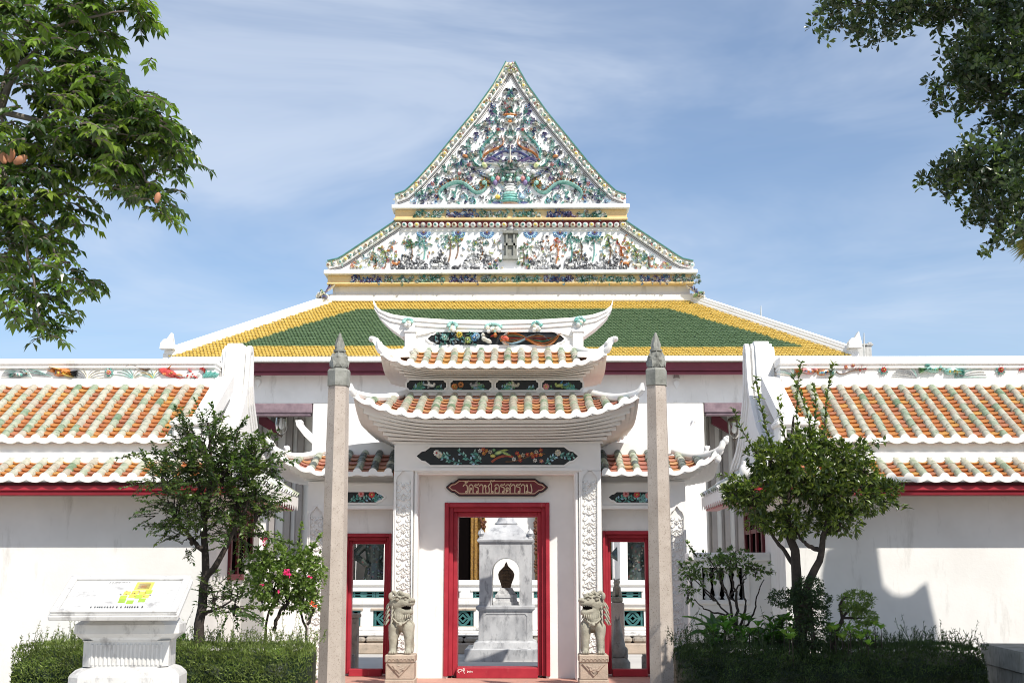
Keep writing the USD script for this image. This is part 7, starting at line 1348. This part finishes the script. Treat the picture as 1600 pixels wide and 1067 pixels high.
bonsai('light green bonsai with curved trunk and flat pads before the right gallery wall', [(1300, 1080), (1308, 985), (1316, 965), (1312, 945), (1326, 930)], [(1338, 938, 27, 15, 300), (1352, 965, 20, 11, 180), (1330, 950, 18, 10, 120), (1320, 985, 20, 10, 100)], -5.9, YG[:2] + GD[2:], 32)
def broad(name, label, cx_, cy, rx, ry, n, Y, L, Wd, cols, seed, group=None, up=.8):
    rng = np.random.default_rng(seed); b = P(cx_, 1000, Y); t = thing(name, label, 'shrub', (b[0], Y, 0), group); c = P(cx_, cy, Y); s_ = np.linalg.norm(c - CAM) / FPX; cw, st_ = MB(), MB()
    for k in range(n):
        o = c + np.array([rng.uniform(-1, 1) * rx * s_, rng.uniform(-.35, .25), rng.uniform(-1, .6) * ry * s_]); m_ = 7; a = rng.uniform(0, 6.28) + np.arange(m_) * 2.4; d = np.c_[np.cos(a), np.sin(a), np.full(m_, up) + rng.normal(0, .2, m_)]
        leaves(cw, np.tile(o, (m_, 1)) + rng.normal(0, .008, (m_, 3)), d, np.tile([0, 0, 1.0], (m_, 1)), L * rng.uniform(.7, 1.1, m_), Wd * rng.uniform(.8, 1.1, m_), leafcol(m_, cols, rng), wide=.6); st_.tube([[o[0], o[1], .0], o], [.006, .004], 4)
    part(t, 'stem', st_, 'bark', kind='stuff'); part(t, 'foliage', cw, 'leaf_gloss', kind='stuff')
broad('broadleaf_shrub', 'glossy green broadleaf shrub behind the clipped hedge right of the gate', 1165, 985, 62, 26, 60, -5.3, .13, .055, [(.06, .14, .03), (.045, .11, .025), (.09, .18, .035)], 41)
broad('broadleaf_shrub', 'glossy shrub at the foot of the forked trunk', 1222, 980, 26, 22, 22, -5.4, .12, .05, [(.05, .12, .03), (.08, .17, .035)], 42)
broad('lime_shrub', 'bright lime leaved plant right of the dark bonsai', 1330, 985, 40, 18, 26, -5.9, .10, .05, [(.20, .34, .06), (.14, .27, .05), (.26, .38, .08)], 43)
broad('lime_shrub', 'bright lime leaved sprig before the dark bonsai', 1238, 992, 14, 10, 7, -6.05, .10, .05, [(.24, .36, .08), (.18, .32, .06)], 44)
broad('low_plant', 'low green plant at the foot of the left tree', 275, 1000, 18, 14, 12, -5.6, .08, .03, [(.10, .2, .04), (.07, .15, .03)], 45)
rng = np.random.default_rng(51); Y = -5.0; b = P(1118, 998, Y); t = thing('strap_leaf_plant', 'plant with long strap leaves beside the right relief pilaster', 'plant', (b[0], Y, 0))
for k, (tx_, ty) in enumerate(((1066, 962), (1070, 998), (1092, 958), (1100, 962), (1085, 975), (1110, 955), (1128, 960))):
    m = MB(); e = P(tx_, ty, Y - .2 + .08 * k); q = limb(MB(), [b + [0, 0, -.1], (b + e) / 2 + [0, 0, .09], e], .01, .01, 10); d = unit(np.gradient(q, axis=0)); sd = unit(np.cross(d, [0, -.6, 1.0])); w_ = np.array([.012, .02, .03, .036, .04, .04, .036, .028, .016, .002])[:, None]
    m.grid(np.stack([q + sd * w_, q - [0, 0, .012], q - sd * w_], 1), np.array([(.055, .115, .03), (.04, .10, .03)][k % 2])); part(t, 'leaf', m, 'leaf_gloss')
# --- clipped hedges: fine needle-like leaves over a dense core
def hedge(label, x0, x1, y0, y1, ztop, seed, cols, n, rl_=.0, rr_=.0):
    rng = np.random.default_rng(seed); t = thing('clipped_hedge', label, 'hedge', ((x0 + x1) / 2, (y0 + y1) / 2, 0))
    nx, ny = 80, 10; core = MB()
    def surf_pt(u, v, w_): # u along, v across the profile (0 front foot .. 1 rear foot)
        pass
    prof = [(0, 0), (0, .25), (0, .5), (0, .72), (.05, .88), (.14, .96), (.5, 1.0), (.86, .96), (1, .8), (1, 0)]
    X = np.linspace(x0, x1, nx); G = []
    for i, x in enumerate(X):
        e0 = min(1, (x - x0) / max(rl_, 1e-3)) if rl_ else 1; e1 = min(1, (x1 - x) / max(rr_, 1e-3)) if rr_ else 1; sh_ = math.sqrt(max(.02, 1 - (1 - min(e0, e1)) ** 2)); G.append([(x, (y0 + y1) / 2 + ((a - .5) * (y1 - y0)) * sh_, b_ * ztop * (.93 + .07 * sh_)) for a, b_ in prof])
    G = np.array(G); nz = meshkit.fbm(G.reshape(-1, 3) * 3.1, 3, seed).reshape(G.shape[:2]); G2 = G.copy(); G2[:, :, 2] *= .90 + .14 * (nz - .5) * 2; ctr = G.mean(1, keepdims=True); G2 = ctr + (G2 - ctr) * .965
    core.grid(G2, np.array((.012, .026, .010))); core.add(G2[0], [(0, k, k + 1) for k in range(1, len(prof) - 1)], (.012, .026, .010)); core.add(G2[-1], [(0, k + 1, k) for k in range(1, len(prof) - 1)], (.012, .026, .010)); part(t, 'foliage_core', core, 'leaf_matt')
    i = rng.integers(0, nx - 1, n); j = rng.integers(0, len(prof) - 1, n); a, b_ = rng.random((2, n, 1)); p = (G[i, j] * (1 - a) + G[i + 1, j] * a) * (1 - b_) + (G[i, j + 1] * (1 - a) + G[i + 1, j + 1] * a) * b_
    # ends
    m_ = n // 12; 
    for xe, sg in ((x0, -1), (x1, 1)): q = np.c_[np.full(m_, xe), rng.uniform(y0, y1, m_), rng.uniform(0, ztop, m_)]; p = np.vstack([p, q]) if not (rl_ if sg < 0 else rr_) else p
    N = len(p); o = unit(p - np.c_[p[:, 0] * 1.0, np.full(N, (y0 + y1) / 2), np.full(N, ztop * .45)]); o[:, 0] += rng.normal(0, .4, N); bump_ = meshkit.fbm(p * 5, 3, seed + 3)[:, None]
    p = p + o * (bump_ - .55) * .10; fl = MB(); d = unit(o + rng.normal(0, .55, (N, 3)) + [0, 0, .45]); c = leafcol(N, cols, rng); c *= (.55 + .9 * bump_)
    leaves(fl, p - d * .02, d, rng.normal(size=(N, 3)), rng.uniform(.035, .07, N), .011, c, droop=.15)
    k = n // 70; q = np.c_[rng.uniform(x0, x1, k), rng.uniform(y0 + .1, y1, k), np.full(k, ztop * .96)]; sp = MB()
    for s_ in q:
        h = rng.uniform(.05, .2) * (2.0 if rng.random() < .12 else 1); e = s_ + [rng.normal(0, .3) * h, rng.normal(0, .3) * h, h]; pts = np.linspace(s_, e, 9); pts[1:-1] += rng.normal(0, .006, (7, 3)); fl.tube(pts, .0022, 3, c[0] * .9, cap=False)
        dd = unit(np.repeat((e - s_)[None], 18, 0) + rng.normal(0, h * .7, (18, 3))); leaves(fl, np.repeat(pts, 2, 0), dd, rng.normal(size=(18, 3)), .035, .009, leafcol(18, cols, rng))
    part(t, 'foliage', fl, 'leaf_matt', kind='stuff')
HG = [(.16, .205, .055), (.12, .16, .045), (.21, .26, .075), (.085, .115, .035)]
hedge('clipped green hedge left of the gate, behind the map stand', PX(18, -6.3, 1030), PX(480, -6.1, 1030), -6.3, -4.9, PZ(1006, -5.9, 250), 61, HG, 26000, .0, .35)
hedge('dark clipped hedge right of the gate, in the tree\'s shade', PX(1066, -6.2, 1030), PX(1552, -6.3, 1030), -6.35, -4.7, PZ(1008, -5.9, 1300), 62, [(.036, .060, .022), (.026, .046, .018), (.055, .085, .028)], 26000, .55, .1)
# fallen edging stones by the pillar's foot
for i, (px, w_, lab) in enumerate(((1075, .30, 'pale edging stone at the left end of the right hedge'),)):
    m = MB(); a = PX(px, -3.2, 1060); m.box(a - .2, a + .55, -3.6, -3.0, -.06, PZ(1056, -3.2, px) if PZ(1056, -3.2, px) > 0 else .06, ch=.04); single('edging_stone', m, 'sandstone', lab, 'stone')
